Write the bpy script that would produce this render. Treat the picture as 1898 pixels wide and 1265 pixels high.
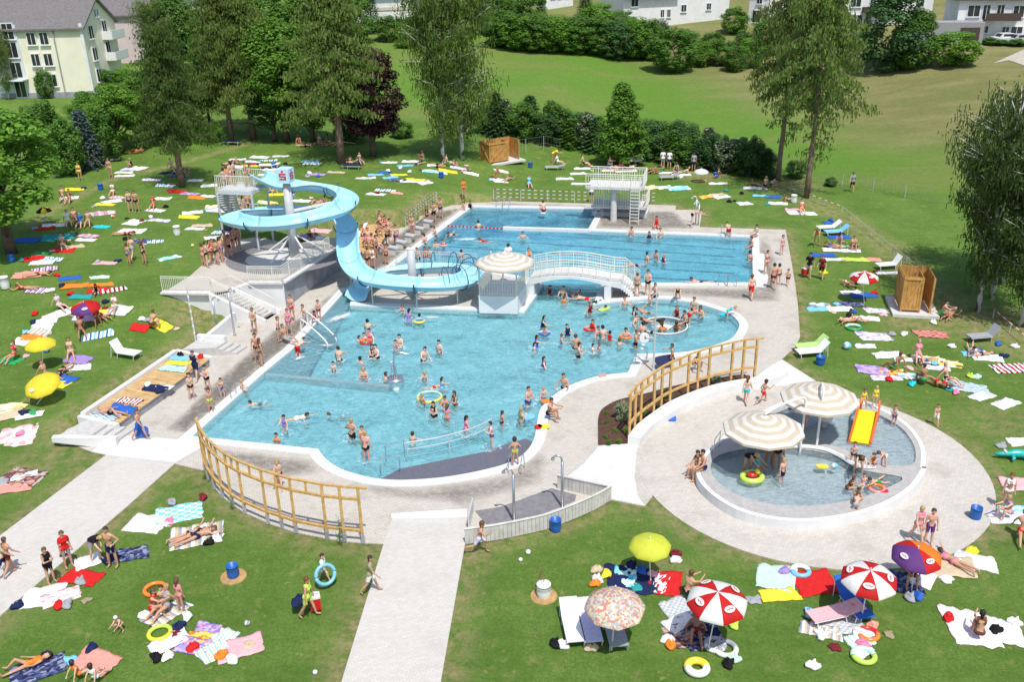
import bpy, bmesh, math, random
from mathutils import Vector, Matrix, noise
from mathutils.geometry import delaunay_2d_cdt
R = math.radians
random.seed(7)
scene = bpy.context.scene
for o in list(bpy.data.objects): bpy.data.objects.remove(o)
COL = scene.collection

# ---------------------------------------------------------------- camera
W0, H0, FPX = 1898.0, 1265.0, 1740.0
CAMH = 22.0
PIT = math.atan((H0/2 + 128.0)/FPX); ROLL = R(-1.3)
FWD = Vector((0, math.cos(PIT), -math.sin(PIT))); _r = Vector((1, 0, 0)); _u = _r.cross(FWD)
CR = math.cos(ROLL)*_r + math.sin(ROLL)*_u; CU = -math.sin(ROLL)*_r + math.cos(ROLL)*_u
cam = bpy.data.cameras.new('camera'); camo = bpy.data.objects.new('camera', cam); COL.objects.link(camo)
cam.sensor_width = 36; cam.lens = 36*FPX/W0; cam.clip_end = 3000; cam.clip_start = .5
camo.matrix_world = Matrix(((CR.x, CU.x, -FWD.x, 0), (CR.y, CU.y, -FWD.y, 0), (CR.z, CU.z, -FWD.z, CAMH), (0, 0, 0, 1)))
scene.camera = camo
# ---------------------------------------------------------------- light
SUN_EL, SUN_AZ = R(63), R(162)
w = bpy.data.worlds.new('World'); scene.world = w; w.use_nodes = True
nt = w.node_tree; bg = nt.nodes['Background']; sky = nt.nodes.new('ShaderNodeTexSky')
sky.sky_type = 'NISHITA'; sky.sun_disc = False; sky.sun_elevation = SUN_EL; sky.sun_rotation = SUN_AZ
sky.air_density = 1.0; sky.dust_density = 1.5
nt.links.new(sky.outputs[0], bg.inputs[0]); bg.inputs[1].default_value = 0.15
sl = bpy.data.lights.new('sun', 'SUN'); sl.energy = 4.0; sl.angle = R(.55); sl.color = (1, .965, .90)
so = bpy.data.objects.new('sun', sl); COL.objects.link(so); so.location = (30, -60, 120)
SDIR = Vector((math.sin(SUN_AZ)*math.cos(SUN_EL), math.cos(SUN_AZ)*math.cos(SUN_EL), math.sin(SUN_EL)))
so.rotation_euler = SDIR.to_track_quat('Z', 'Y').to_euler()
scene.view_settings.view_transform = 'Standard'; scene.view_settings.look = 'None'
scene.view_settings.gamma = 1; scene.view_settings.exposure = 0.10; scene.view_settings.use_curve_mapping = False
scene.render.engine = 'CYCLES'
scene.cycles.max_bounces = 8; scene.cycles.transparent_max_bounces = 12; scene.cycles.diffuse_bounces = 3
scene.cycles.glossy_bounces = 3; scene.cycles.caustics_reflective = False; scene.cycles.caustics_refractive = False

# ---------------------------------------------------------------- projection helpers (photograph survey point -> place on the ground)
def U(x, y, z=0.0):
    d = CR*(x-W0/2) - CU*(y-H0/2) + FWD*FPX
    t = (z-CAMH)/d.z
    return Vector((d.x*t, d.y*t, z))
def PJ(p):
    q = Vector(p) - Vector((0, 0, CAMH)); k = FPX/q.dot(FWD)
    return W0/2 + q.dot(CR)*k, H0/2 - q.dot(CU)*k
def S(x, a, b):
    t = max(0., min(1., (x-a)/(b-a))); return t*t*(3-2*t)
PA = U(354, 811); PAX = Vector((.291, .957, 0)); PNL = Vector((-.957, .291, 0))
def hgt(x, y):
    rx, ry = x-PA.x, y-PA.y
    u = rx*PNL.x + ry*PNL.y; v = rx*PAX.x + ry*PAX.y
    k = S(v, 20, 30); ul, uh = 4.6-9*k, 8.4-k
    z = .5*S(u, 4.6, 6.0)*S(v, -3.2, -.2)*(1-k) + .5*S(u, ul, uh)*k + 1.2*S(v, 6.0, 13.0)*max(S(u, 7.2, 10.8), S(v, 13.6, 15.2))*S(u, ul+.4, uh)
    z += .022*max(0., u-12)*S(v, 0, 25)
    z += 4.2*S(y, 92, 168)**1.15 + 5.8*S(y, 150, 205)*S(x, -60, -5) + .10*max(0., y-200) + 1.2*S(y, 96, 112)*S(-x, 20, 45)
    z += 2.6*S(x, 38, 62)*S(y, 60, 120)
    z += .12*noise.noise((x*.06, y*.06, 3.1))*S(y, 95, 120)
    return z - .03
def T(px, py, dz=0.0):
    z = 0.
    for _ in range(40):
        p = U(px, py, z); z = .55*z + .45*(hgt(p.x, p.y)+dz)
    p = U(px, py, z); p.z = hgt(p.x, p.y)+dz; return p
def pxm(p):
    return FPX/((Vector(p)-Vector((0, 0, CAMH))).dot(FWD))

# ---------------------------------------------------------------- mesh helpers
class MB:
    def __init__(s): s.v = []; s.f = []
    def add(s, vs, fs):
        b = len(s.v); s.v += [tuple(p) for p in vs]; s.f += [tuple(i+b for i in f) for f in fs]; return s
    def box(s, c, d, rz=0, tilt=None):
        c = Vector(c); x, y, z = d[0]/2, d[1]/2, d[2]/2
        m = Matrix.Rotation(rz, 3, 'Z')
        if tilt is not None: m = m @ tilt
        vs = [c + m @ Vector((a*x, b*y, e*z)) for e in (-1, 1) for a, b in ((-1, -1), (1, -1), (1, 1), (-1, 1))]
        return s.add(vs, [(3, 2, 1, 0), (4, 5, 6, 7), (0, 1, 5, 4), (1, 2, 6, 5), (2, 3, 7, 6), (3, 0, 4, 7)])
    def beam(s, a, b, w, h=None, up=(0, 0, 1)):
        a, b = Vector(a), Vector(b); h = h or w; d = (b-a).normalized(); upv = Vector(up)
        if abs(d.dot(upv)) > .98: upv = Vector((0, 1, 0))
        x = d.cross(upv).normalized(); y = x.cross(d).normalized(); vs = []
        for p in (a, b):
            for i, j in ((-1, -1), (1, -1), (1, 1), (-1, 1)): vs.append(p + x*(i*w/2) + y*(j*h/2))
        return s.add(vs, [(3, 2, 1, 0), (4, 5, 6, 7), (0, 1, 5, 4), (1, 2, 6, 5), (2, 3, 7, 6), (3, 0, 4, 7)])
    def tube(s, pts, r, n=8, closed=False, cap=True):
        pts = [Vector(p) for p in pts]; N = len(pts); rr = r if isinstance(r, (list, tuple)) else [r]*N
        vs = []; prev = None
        for i, p in enumerate(pts):
            if closed: d = pts[(i+1) % N]-pts[i-1]
            else: d = pts[min(i+1, N-1)]-pts[max(i-1, 0)]
            d.normalize()
            if prev is None:
                q = Vector((0, 0, 1)) if abs(d.z) < .9 else Vector((1, 0, 0)); x = d.cross(q).normalized()
            else:
                x = prev - d*prev.dot(d); x = x.normalized() if x.length > 1e-6 else d.orthogonal().normalized()
            prev = x; y = d.cross(x)
            for k in range(n):
                a = 2*math.pi*k/n; vs.append(p + (x*math.cos(a) + y*math.sin(a))*rr[i])
        fs = []
        for i in range(N if closed else N-1):
            j = (i+1) % N
            for k in range(n): fs.append((i*n+k, i*n+(k+1) % n, j*n+(k+1) % n, j*n+k))
        if cap and not closed:
            fs.append(tuple(range(n-1, -1, -1))); fs.append(tuple((N-1)*n+k for k in range(n)))
        return s.add(vs, fs)
    def lathe(s, prof, n=20, c=(0, 0, 0), cap=False):
        c = Vector(c); vs = []; fs = []
        for r, z in prof:
            for k in range(n):
                a = 2*math.pi*k/n; vs.append(c + Vector((r*math.cos(a), r*math.sin(a), z)))
        for i in range(len(prof)-1):
            for k in range(n): fs.append((i*n+k, i*n+(k+1) % n, (i+1)*n+(k+1) % n, (i+1)*n+k))
        if cap: fs.append(tuple(range(n-1, -1, -1))); fs.append(tuple((len(prof)-1)*n+k for k in range(n)))
        return s.add(vs, fs)
    def ball(s, c, r, n=10, m=7):
        r = Vector(r) if not isinstance(r, (int, float)) else Vector((r, r, r)); c = Vector(c); vs = []; fs = []
        for i in range(m+1):
            t = math.pi*i/m
            for k in range(n):
                a = 2*math.pi*k/n; vs.append(c + Vector((r.x*math.sin(t)*math.cos(a), r.y*math.sin(t)*math.sin(a), -r.z*math.cos(t))))
        for i in range(m):
            for k in range(n): fs.append((i*n+k, i*n+(k+1) % n, (i+1)*n+(k+1) % n, (i+1)*n+k))
        return s.add(vs, fs)
    def sheet(s, outer, holes=(), z=None, skirt=0.0, grid=0):
        """flat polygon with holes, optional skirt going down"""
        def P2(l): return [Vector((p[0], p[1])) for p in l]
        loops = [P2(outer)] + [P2(h) for h in holes]; vs = []; es = []
        for l in loops:
            b = len(vs); vs += l; es += [(b+i, b+(i+1) % len(l)) for i in range(len(l))]
        if grid:
            xs = [p.x for p in loops[0]]; ys = [p.y for p in loops[0]]
            x = min(xs)
            while x < max(xs):
                y = min(ys)
                while y < max(ys):
                    q = Vector((x, y))
                    if inpoly(q, loops[0]) and not any(inpoly(q, h) for h in loops[1:]): vs.append(q)
                    y += grid
                x += grid
        ov, oe, of, *_ = delaunay_2d_cdt(vs, es, [], 0, 1e-5)
        fs = []
        for f in of:
            c = sum((ov[i] for i in f), Vector((0, 0)))/len(f)
            if inpoly(c, loops[0]) and not any(inpoly(c, h) for h in loops[1:]):
                a = sum(ov[f[i]].x*ov[f[(i+1) % len(f)]].y - ov[f[(i+1) % len(f)]].x*ov[f[i]].y for i in range(len(f)))
                fs.append(tuple(f) if a > 0 else tuple(reversed(f)))
        zz = (lambda p: z) if not callable(z) else z
        s.add([(p.x, p.y, zz(p)) for p in ov], fs)
        if skirt:
            for l in loops:
                for i in range(len(l)):
                    a, b = l[i], l[(i+1) % len(l)]
                    s.add([(a.x, a.y, zz(a)), (b.x, b.y, zz(b)), (b.x, b.y, zz(b)-skirt), (a.x, a.y, zz(a)-skirt)], [(3, 2, 1, 0)])
        return s
    def mesh(s, name, smooth=False):
        me = bpy.data.meshes.new(name); me.from_pydata(s.v, [], s.f); me.update()
        if smooth:
            for p in me.polygons: p.use_smooth = True
        return me
    def build(s, name, m, parent=None, smooth=False, **kw):
        return ob(name, s.mesh(name, smooth), m, parent, **kw)
def inpoly(p, l):
    c = False; j = len(l)-1; x, y = p[0], p[1]
    for i in range(len(l)):
        a, b = l[i], l[j]
        if (a[1] > y) != (b[1] > y) and x < (b[0]-a[0])*(y-a[1])/(b[1]-a[1])+a[0]: c = not c
        j = i
    return c
def seg_dist(p, l):
    best = 1e9
    for i in range(len(l)):
        ax, ay = l[i][0], l[i][1]; bx, by = l[(i+1) % len(l)][0], l[(i+1) % len(l)][1]
        dx, dy = bx-ax, by-ay; L = dx*dx+dy*dy or 1e-9
        t = max(0, min(1, ((p[0]-ax)*dx+(p[1]-ay)*dy)/L)); best = min(best, math.hypot(p[0]-ax-t*dx, p[1]-ay-t*dy))
    return best
def tag(o, label=None, cat=None, group=None, kind=None):
    if label: o['label'] = label
    if cat: o['category'] = cat
    if group: o['group'] = group
    if kind: o['kind'] = kind
    return o
def ob(name, me, m=None, parent=None, loc=None, rz=None, sc=None, **kw):
    o = bpy.data.objects.new(name, me); COL.objects.link(o)
    if m is not None and me is not None:
        if len(me.materials) == 0: me.materials.append(m)
        elif me.materials[0] is not m:
            o.material_slots[0].link = 'OBJECT'; o.material_slots[0].material = m
    if parent is not None: o.parent = parent
    if loc is not None: o.location = loc
    if rz is not None: o.rotation_euler = (0, 0, rz)
    if sc is not None: o.scale = (sc, sc, sc) if isinstance(sc, (int, float)) else sc
    return tag(o, **kw)
def empty(name, loc=(0, 0, 0), rz=0, sc=1.0, **kw):
    o = bpy.data.objects.new(name, None); COL.objects.link(o); o.location = loc; o.rotation_euler = (0, 0, rz)
    o.scale = (sc, sc, sc) if isinstance(sc, (int, float)) else sc
    o.empty_display_size = .2
    return tag(o, **kw)
def copy_tree(o, parent=None):
    c = o.copy(); COL.objects.link(c)
    if parent is not None: c.parent = parent
    for ch in [k for k in bpy.data.objects if k.parent is o]: copy_tree(ch, c)
    return c
def spl(pts, n=6, closed=False):
    """Catmull-Rom"""
    P = [Vector(p) for p in pts]; N = len(P); out = []
    for i in range(N if closed else N-1):
        p0 = P[i-1] if (closed or i > 0) else P[0]; p1 = P[i]; p2 = P[(i+1) % N]; p3 = P[(i+2) % N] if closed else P[min(i+2, N-1)]
        for k in range(n):
            t = k/n; out.append(.5*((2*p1)+(p2-p0)*t+(2*p0-5*p1+4*p2-p3)*t*t+(3*p1-p0-3*p2+p3)*t**3))
    if not closed: out.append(P[-1])
    return out

# ---------------------------------------------------------------- materials
MATS = {}
def srgb(c):
    if isinstance(c, str):
        c = tuple(int(c[i:i+2], 16)/255 for i in (0, 2, 4))
    return tuple((x/12.92 if x <= .04045 else ((x+.055)/1.055)**2.4) for x in c)
def nodes(name):
    m = bpy.data.materials.new(name); m.use_nodes = True; n = m.node_tree; b = n.nodes['Principled BSDF']; return m, n, b
def N(n, t, **kw):
    d = n.nodes.new(t)
    for k, v in kw.items():
        if k.startswith('i_'): d.inputs[k[2:].replace('_', ' ')].default_value = v
        else: setattr(d, k, v)
    return d
def plain(name, col, rough=.6, var=.12, nscale=6., bump=0.0, bscale=30., metal=0., spec=.4, coord='Object', col2=None, trans=0.):
    if name in MATS: return MATS[name]
    m, n, b = nodes(name); L = n.links.new
    b.inputs['Roughness'].default_value = rough; b.inputs['Metallic'].default_value = metal
    b.inputs['Specular IOR Level'].default_value = spec
    tc = N(n, 'ShaderNodeTexCoord'); nz = N(n, 'ShaderNodeTexNoise'); nz.inputs['Scale'].default_value = nscale; nz.inputs['Detail'].default_value = 4
    L(tc.outputs[coord], nz.inputs['Vector'])
    mx = N(n, 'ShaderNodeMix', data_type='RGBA')
    c2 = col2 or tuple(min(1, c*(1+var)) for c in col); c1 = col if col2 else tuple(c*(1-var) for c in col)
    mx.inputs[6].default_value = (*c1, 1); mx.inputs[7].default_value = (*c2, 1)
    cr = N(n, 'ShaderNodeMapRange'); cr.inputs[1].default_value = .32; cr.inputs[2].default_value = .68
    L(nz.outputs[0], cr.inputs[0]); L(cr.outputs[0], mx.inputs[0]); L(mx.outputs[2], b.inputs['Base Color'])
    if bump:
        n2 = N(n, 'ShaderNodeTexNoise'); n2.inputs['Scale'].default_value = bscale; n2.inputs['Detail'].default_value = 3
        bp = N(n, 'ShaderNodeBump'); bp.inputs['Strength'].default_value = bump; bp.inputs['Distance'].default_value = .02
        L(tc.outputs[coord], n2.inputs['Vector']); L(n2.outputs[0], bp.inputs['Height']); L(bp.outputs[0], b.inputs['Normal'])
    if trans:
        out = n.nodes['Material Output']; tr = N(n, 'ShaderNodeBsdfTranslucent'); mm = N(n, 'ShaderNodeMixShader'); mm.inputs[0].default_value = trans
        L(mx.outputs[2], tr.inputs[0]); L(b.outputs[0], mm.inputs[1]); L(tr.outputs[0], mm.inputs[2]); L(mm.outputs[0], out.inputs[0])
    MATS[name] = m; return m
def leaf_mat(name, cols, trans=.35):
    if name in MATS: return MATS[name]
    m, n, b = nodes(name); L = n.links.new
    g = N(n, 'ShaderNodeNewGeometry'); cr = N(n, 'ShaderNodeValToRGB'); e = cr.color_ramp.elements
    e[0].color = (*cols[0], 1); e[1].color = (*cols[-1], 1); e[1].position = 1
    for i, c in enumerate(cols[1:-1]):
        k = e.new((i+1)/(len(cols)-1)); k.color = (*c, 1)
    L(g.outputs['Random Per Island'], cr.inputs[0])
    oi = N(n, 'ShaderNodeObjectInfo'); hs = N(n, 'ShaderNodeHueSaturation'); mr = N(n, 'ShaderNodeMapRange')
    mr.inputs[3].default_value = .82; mr.inputs[4].default_value = 1.18; L(oi.outputs['Random'], mr.inputs[0]); L(mr.outputs[0], hs.inputs['Value'])
    L(cr.outputs[0], hs.inputs['Color']); L(hs.outputs[0], b.inputs['Base Color'])
    b.inputs['Roughness'].default_value = .55; b.inputs['Specular IOR Level'].default_value = .25
    out = n.nodes['Material Output']; tr = N(n, 'ShaderNodeBsdfTranslucent'); mm = N(n, 'ShaderNodeMixShader'); mm.inputs[0].default_value = trans
    L(hs.outputs[0], tr.inputs[0]); L(b.outputs[0], mm.inputs[1]); L(tr.outputs[0], mm.inputs[2]); L(mm.outputs[0], out.inputs[0])
    MATS[name] = m; return m
def pattern(name, kind, cols, scale=8., rough=.85):
    """cloth with stripes / checks / print, in object space"""
    if name in MATS: return MATS[name]
    m, n, b = nodes(name); L = n.links.new; b.inputs['Roughness'].default_value = rough; b.inputs['Specular IOR Level'].default_value = .15
    tc = N(n, 'ShaderNodeTexCoord'); cr = N(n, 'ShaderNodeValToRGB'); e = cr.color_ramp.elements; cr.color_ramp.interpolation = 'CONSTANT'
    e[0].color = (*cols[0], 1); e[1].color = (*cols[-1], 1); e[1].position = (len(cols)-1)/len(cols)
    for i, c in enumerate(cols[1:-1]): k = e.new((i+1)/len(cols)); k.color = (*c, 1)
    if kind == 'stripe' or kind == 'stripey':
        sp = N(n, 'ShaderNodeSeparateXYZ'); L(tc.outputs['Object'], sp.inputs[0]); mu = N(n, 'ShaderNodeMath', operation='MULTIPLY'); mu.inputs[1].default_value = scale
        fr = N(n, 'ShaderNodeMath', operation='FRACT'); L(sp.outputs[0 if kind == 'stripe' else 1], mu.inputs[0]); L(mu.outputs[0], fr.inputs[0]); L(fr.outputs[0], cr.inputs[0])
    elif kind == 'check':
        ck = N(n, 'ShaderNodeTexChecker'); ck.inputs['Scale'].default_value = scale; L(tc.outputs['Object'], ck.inputs[0]); L(ck.outputs['Fac'], cr.inputs[0])
        ck.inputs[1].default_value = (1, 1, 1, 1); ck.inputs[2].default_value = (0, 0, 0, 1)
    else:
        vo = N(n, 'ShaderNodeTexVoronoi'); vo.inputs['Scale'].default_value = scale; L(tc.outputs['Object'], vo.inputs['Vector'])
        sp = N(n, 'ShaderNodeSeparateColor'); L(vo.outputs['Color'], sp.inputs[0]); L(sp.outputs[0], cr.inputs[0])
    L(cr.outputs[0], b.inputs['Base Color']); MATS[name] = m; return m
# ================================================================ FIGURE LIBRARY (body shapes by pose, placed further down)
Z = Vector((0, 0, 1))
SKIN = {k: plain('skin '+k, c, .5, .08, 9, spec=.35) for k, c in {'fair': (.70, .46, .36), 'light': (.64, .39, .28), 'tan': (.52, .285, .18), 'dark': (.34, .165, .095), 'red': (.64, .34, .25)}.items()}
HAIRM = {k: plain('hair '+k, c, .6, .25, 20) for k, c in {'black': (.012, .010, .009), 'brown': (.045, .022, .012), 'mid': (.11, .055, .025), 'blond': (.40, .27, .11), 'grey': (.35, .34, .33), 'red': (.16, .045, .015), 'cap': (.75, .75, .75)}.items()}
CL = {'black': (.012, .012, .014), 'navy': (.015, .022, .075), 'blue': (.03, .12, .45), 'sky': (.20, .50, .75), 'cyan': (.03, .52, .62), 'red': (.56, .02, .02), 'maroon': (.17, .02, .03), 'pink': (.75, .22, .35), 'rose': (.70, .40, .42), 'orange': (.80, .22, .03), 'yellow': (.85, .66, .05), 'lime': (.50, .68, .10), 'green': (.04, .32, .10), 'white': (.80, .80, .79), 'grey': (.32, .33, .35), 'purple': (.14, .05, .22), 'brown': (.13, .06, .035), 'beige': (.55, .44, .30), 'violet': (.32, .22, .50), 'teal': (.03, .30, .30), 'mint': (.50, .72, .58), 'lilac': (.60, .55, .74), 'salmon': (.72, .30, .24), 'khaki': (.30, .27, .16)}
def cloth(c): return plain('cloth '+c, CL[c], .85, .10, 10, .25, 25, spec=.15)
def capsule(mb, a, b, ra, rb, n=10):
    a, b = Vector(a), Vector(b); d = b-a
    if d.length < 1e-4: d = Vector((0, 0, 1e-3))
    dn = d.normalized(); pts = []; rr = []
    for k in (-1, -.7, -.3): pts.append(a+dn*ra*k); rr.append(ra*math.sqrt(max(.0004, 1-k*k)))
    pts += [a, b]; rr += [ra, rb]
    for k in (.3, .7, 1): pts.append(b+dn*rb*k); rr.append(rb*math.sqrt(max(.0004, 1-k*k)))
    mb.tube(pts, rr, n)
def limbdir(fl, ab, s): fl, ab = R(fl), R(ab); return Vector((s*math.sin(ab), math.sin(fl)*math.cos(ab), -math.cos(fl)*math.cos(ab)))
def build_pose(lean=4, hipL=(0, 4, 2), hipR=(0, 4, 2), armL=(0, 10, 12), armR=(0, 10, 12), head=(0, 0), whole=None, child=False, armtw=0, female=False):
    """returns bones list [(name, a, b, ra, rb)], lowest point is put at z=0; faces +Y"""
    k = 1.0; pel = Vector((0, 0, .93)); up = Vector((0, math.sin(R(lean)), math.cos(R(lean)))); fw = Vector((0, math.cos(R(lean)), -math.sin(R(lean))))
    hs = 1.28 if child else 1.0
    B = []; waist = pel+up*.17; chest = pel+up*.36; nb = pel+up*.53; 
    shw = .155 if (child or female) else .18
    B.append(('pelvis', pel+Vector((.07, 0, 0)), pel-Vector((.07, 0, 0)), .125 if female else .115, .125 if female else .115)); B.append(('belly', pel+up*.02, waist, .115, .10)); B.append(('belly', waist, chest, .10, .12))
    B.append(('chest', chest+Vector((.07, 0, 0)), chest-Vector((.07, 0, 0)), .115, .115)); B.append(('chest', chest+up*.10+Vector((shw*.6, 0, 0)), chest+up*.10-Vector((shw*.6, 0, 0)), .085, .085))
    hu = Vector((math.sin(R(head[1]))*.6, math.sin(R(lean*.5+head[0])), math.cos(R(lean*.5+head[0])))).normalized(); hf = (Vector((0, 1, 0))-hu*hu.y).normalized(); hf = (hf+Vector((math.sin(R(head[1])), 0, 0))).normalized()
    hc = nb+hu*(.155*hs**.6); B.append(('neck', nb-hu*.05, hc, .055, .052)); B.append(('head', hc-hu*.02*hs, hc+hu*.055*hs, .083*hs, .093*hs)); B.append(('head', hc+hf*.02*hs-hu*.05*hs, hc+hf*.045*hs-hu*.075*hs, .055*hs, .045*hs)); B.append(('head', hc+hf*.085*hs+hu*.015*hs, hc+hf*.105*hs-hu*.025*hs, .012*hs, .017*hs))
    for sg_ in (-1, 1): B.append(('head', hc+Vector((sg_*.088*hs, 0, 0))+hu*.01, hc+Vector((sg_*.093*hs, -.01, 0))-hu*.02, .014*hs, .012*hs))
    for s, hip, arm in ((-1, hipL, armL), (1, hipR, armR)):
        hj = pel+Vector((s*.088, 0, -.03)); fl, ab, bend = hip; kn = hj+limbdir(fl, ab, s)*.43; an = kn+limbdir(fl-bend, ab*.5, s)*.42
        B.append(('thigh', hj, kn, .088, .058)); B.append(('shin', kn, kn.lerp(an, .35), .055, .058)); B.append(('shin', kn.lerp(an, .35), an, .058, .036))
        fd = limbdir(fl-bend+82 if fl-bend > -60 else fl-bend+100, ab*.5, s); B.append(('foot', an-Vector((0, 0, .02)), an+fd*.15-limbdir(fl-bend, 0, s)*-.035, .038, .030))
        sj = nb-up*.075+Vector((s*shw, 0, 0)); fl, ab, bend = arm; tw = up; ed = limbdir(fl-lean*0, ab, s); el_ = sj+ed*.29; wd = limbdir(fl+bend, ab*.4+armtw, s); wr = el_+wd*.25
        B.append(('uparm', sj, el_, .052, .040)); B.append(('forearm', el_, wr, .040, .028)); pa = wr+wd*.075; B.append(('hand', wr, pa, .027, .034))
        sd = wd.cross(Vector((0, 1, 0)) if abs(wd.y) < .9 else Vector((1, 0, 0))).normalized(); pn = wd.cross(sd)
        for q in range(4): o = sd*(.027*(q-1.5)); L = (.062, .075, .070, .055)[q]; m_ = pa+o+wd*(L*.5+.02); B.append(('hand', pa+o*.8, m_, .0105, .010)); B.append(('hand', m_, m_+(wd*.85+pn*.5)*(L*.5)+o*.25, .010, .008))
        B.append(('hand', wr+wd*.03+sd*.025, wr+wd*.065+sd*.062, .012, .011)); B.append(('hand', wr+wd*.065+sd*.062, wr+wd*.098+sd*.070, .011, .009))
    if whole is not None:
        m_ = whole; B = [(n_, m_ @ a, m_ @ b, ra, rb) for n_, a, b, ra, rb in B]; hu2, hf2 = m_ @ hu, m_ @ hf; hc2 = m_ @ hc
    else: hu2, hf2, hc2 = hu, hf, hc
    zmin = min(min(a.z-ra, b.z-rb) for _, a, b, ra, rb in B); off = Vector((0, 0, -zmin)); cx = B[0][1].lerp(B[0][2], .5); off.x, off.y = -cx.x, -cx.y
    return [(n_, a+off, b+off, ra, rb) for n_, a, b, ra, rb in B], hc2+off, hu2, hf2, hs
def RX(d): return Matrix.Rotation(R(d), 3, 'X')
def RY(d): return Matrix.Rotation(R(d), 3, 'Y')
POSES = {
 'stand': dict(), 'walk': dict(lean=6, hipL=(22, 3, 8), hipR=(-18, 3, 22), armL=(-24, 8, 18), armR=(24, 8, 22)), 'run': dict(lean=14, hipL=(48, 3, 50), hipR=(-32, 3, 45), armL=(-40, 10, 85), armR=(45, 10, 80)),
 'hips': dict(hipR=(6, 8, 10), armL=(-15, 42, 75), armR=(-15, 42, 75), armtw=-50), 'point': dict(armR=(78, 18, 8), armL=(5, 10, 15)), 'wave': dict(armR=(130, 25, 40), armL=(10, 20, 30)), 'fold': dict(armL=(22, 8, 95), armR=(22, 8, 95), armtw=-38), 'wade2': dict(armL=(35, 22, 60), armR=(15, 30, 30), hipL=(8, 5, 10), head=(0, 20)), 'wade3': dict(lean=10, armL=(20, 14, 20), armR=(48, 20, 40), head=(5, -20)), 'wade': dict(armL=(12, 48, 35), armR=(18, 42, 40), hipL=(8, 5, 10), hipR=(-4, 5, 8)),
 'carry': dict(lean=6, hipL=(18, 4, 6), hipR=(-14, 4, 18), armL=(4, 18, 8), armR=(2, 20, 6)), 'bend': dict(lean=62, hipL=(4, 8, 14), hipR=(0, 8, 12), armL=(62, 8, 18), armR=(66, 8, 12), head=(30, 0)), 
 'sit': dict(lean=-14, hipL=(88, 9, 42), hipR=(84, 9, 30), armL=(-38, 12, 6), armR=(-36, 14, 10)), 'sitknee': dict(lean=14, hipL=(118, 7, 112), hipR=(114, 7, 106), armL=(72, 5, 30), armR=(70, 5, 34), armtw=-20), 'sitedge': dict(lean=8, hipL=(84, 7, 82), hipR=(86, 8, 84), armL=(28, 12, 45), armR=(20, 14, 40)), 'squat': dict(lean=30, hipL=(112, 16, 132), hipR=(108, 16, 128), armL=(58, 8, 30), armR=(62, 8, 25)),
 'prone': dict(lean=0, hipL=(-2, 6, 4), hipR=(0, 7, 5), armL=(150, 40, 70), armR=(155, 38, 65), head=(-25, 40), whole=RX(-90)), 'elbows': dict(lean=-18, hipL=(-10, 5, 30), hipR=(-12, 6, 12), armL=(95, 10, 78), armR=(92, 12, 80), head=(-40, 0), whole=RX(-80)), 'supine': dict(lean=0, hipL=(0, 8, 2), hipR=(42, 8, 82), armL=(6, 20, 14), armR=(4, 24, 20), head=(10, 0), whole=RX(90)), 'side': dict(lean=4, hipL=(30, 4, 45), hipR=(18, 4, 30), armL=(70, 6, 70), armR=(20, 6, 40), whole=RX(4) @ RY(88)),
 'swim': dict(lean=0, hipL=(8, 14, 18), hipR=(-8, 14, 14), armL=(165, 14, 12), armR=(100, 20, 30), head=(-45, 0), whole=RX(-76)), 'back': dict(lean=0, hipL=(4, 10, 14), hipR=(12, 10, 24), armL=(30, 70, 20), armR=(30, 70, 20), head=(8, 0), whole=RX(66)),
}
BODY = {}
def eval_mesh(mb, vox, name):
    me = mb.mesh('tmp'); o = bpy.data.objects.new('tmp', me); COL.objects.link(o)
    r = o.modifiers.new('r', 'REMESH'); r.mode = 'VOXEL'; r.voxel_size = vox; s = o.modifiers.new('s', 'SMOOTH'); s.iterations = 3; s.factor = .5
    dm = o.modifiers.new('d', 'DECIMATE'); dm.ratio = .12
    dg = bpy.context.evaluated_depsgraph_get(); m2 = bpy.data.meshes.new_from_object(o.evaluated_get(dg)); m2.name = name
    bpy.data.objects.remove(o); bpy.data.meshes.remove(me)
    for p in m2.polygons: p.use_smooth = True
    return m2
def submesh(me, keep, off, name):
    """faces whose vertices are all kept, pushed outward"""
    idx = {}; mb = MB()
    for p in me.polygons:
        if all(keep[i] for i in p.vertices):
            f = []
            for i in p.vertices:
                if i not in idx: v = me.vertices[i]; idx[i] = len(mb.v); mb.v.append(tuple(v.co+v.normal*off))
                f.append(idx[i])
            mb.f.append(tuple(f))
    return mb.mesh(name, True)
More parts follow.
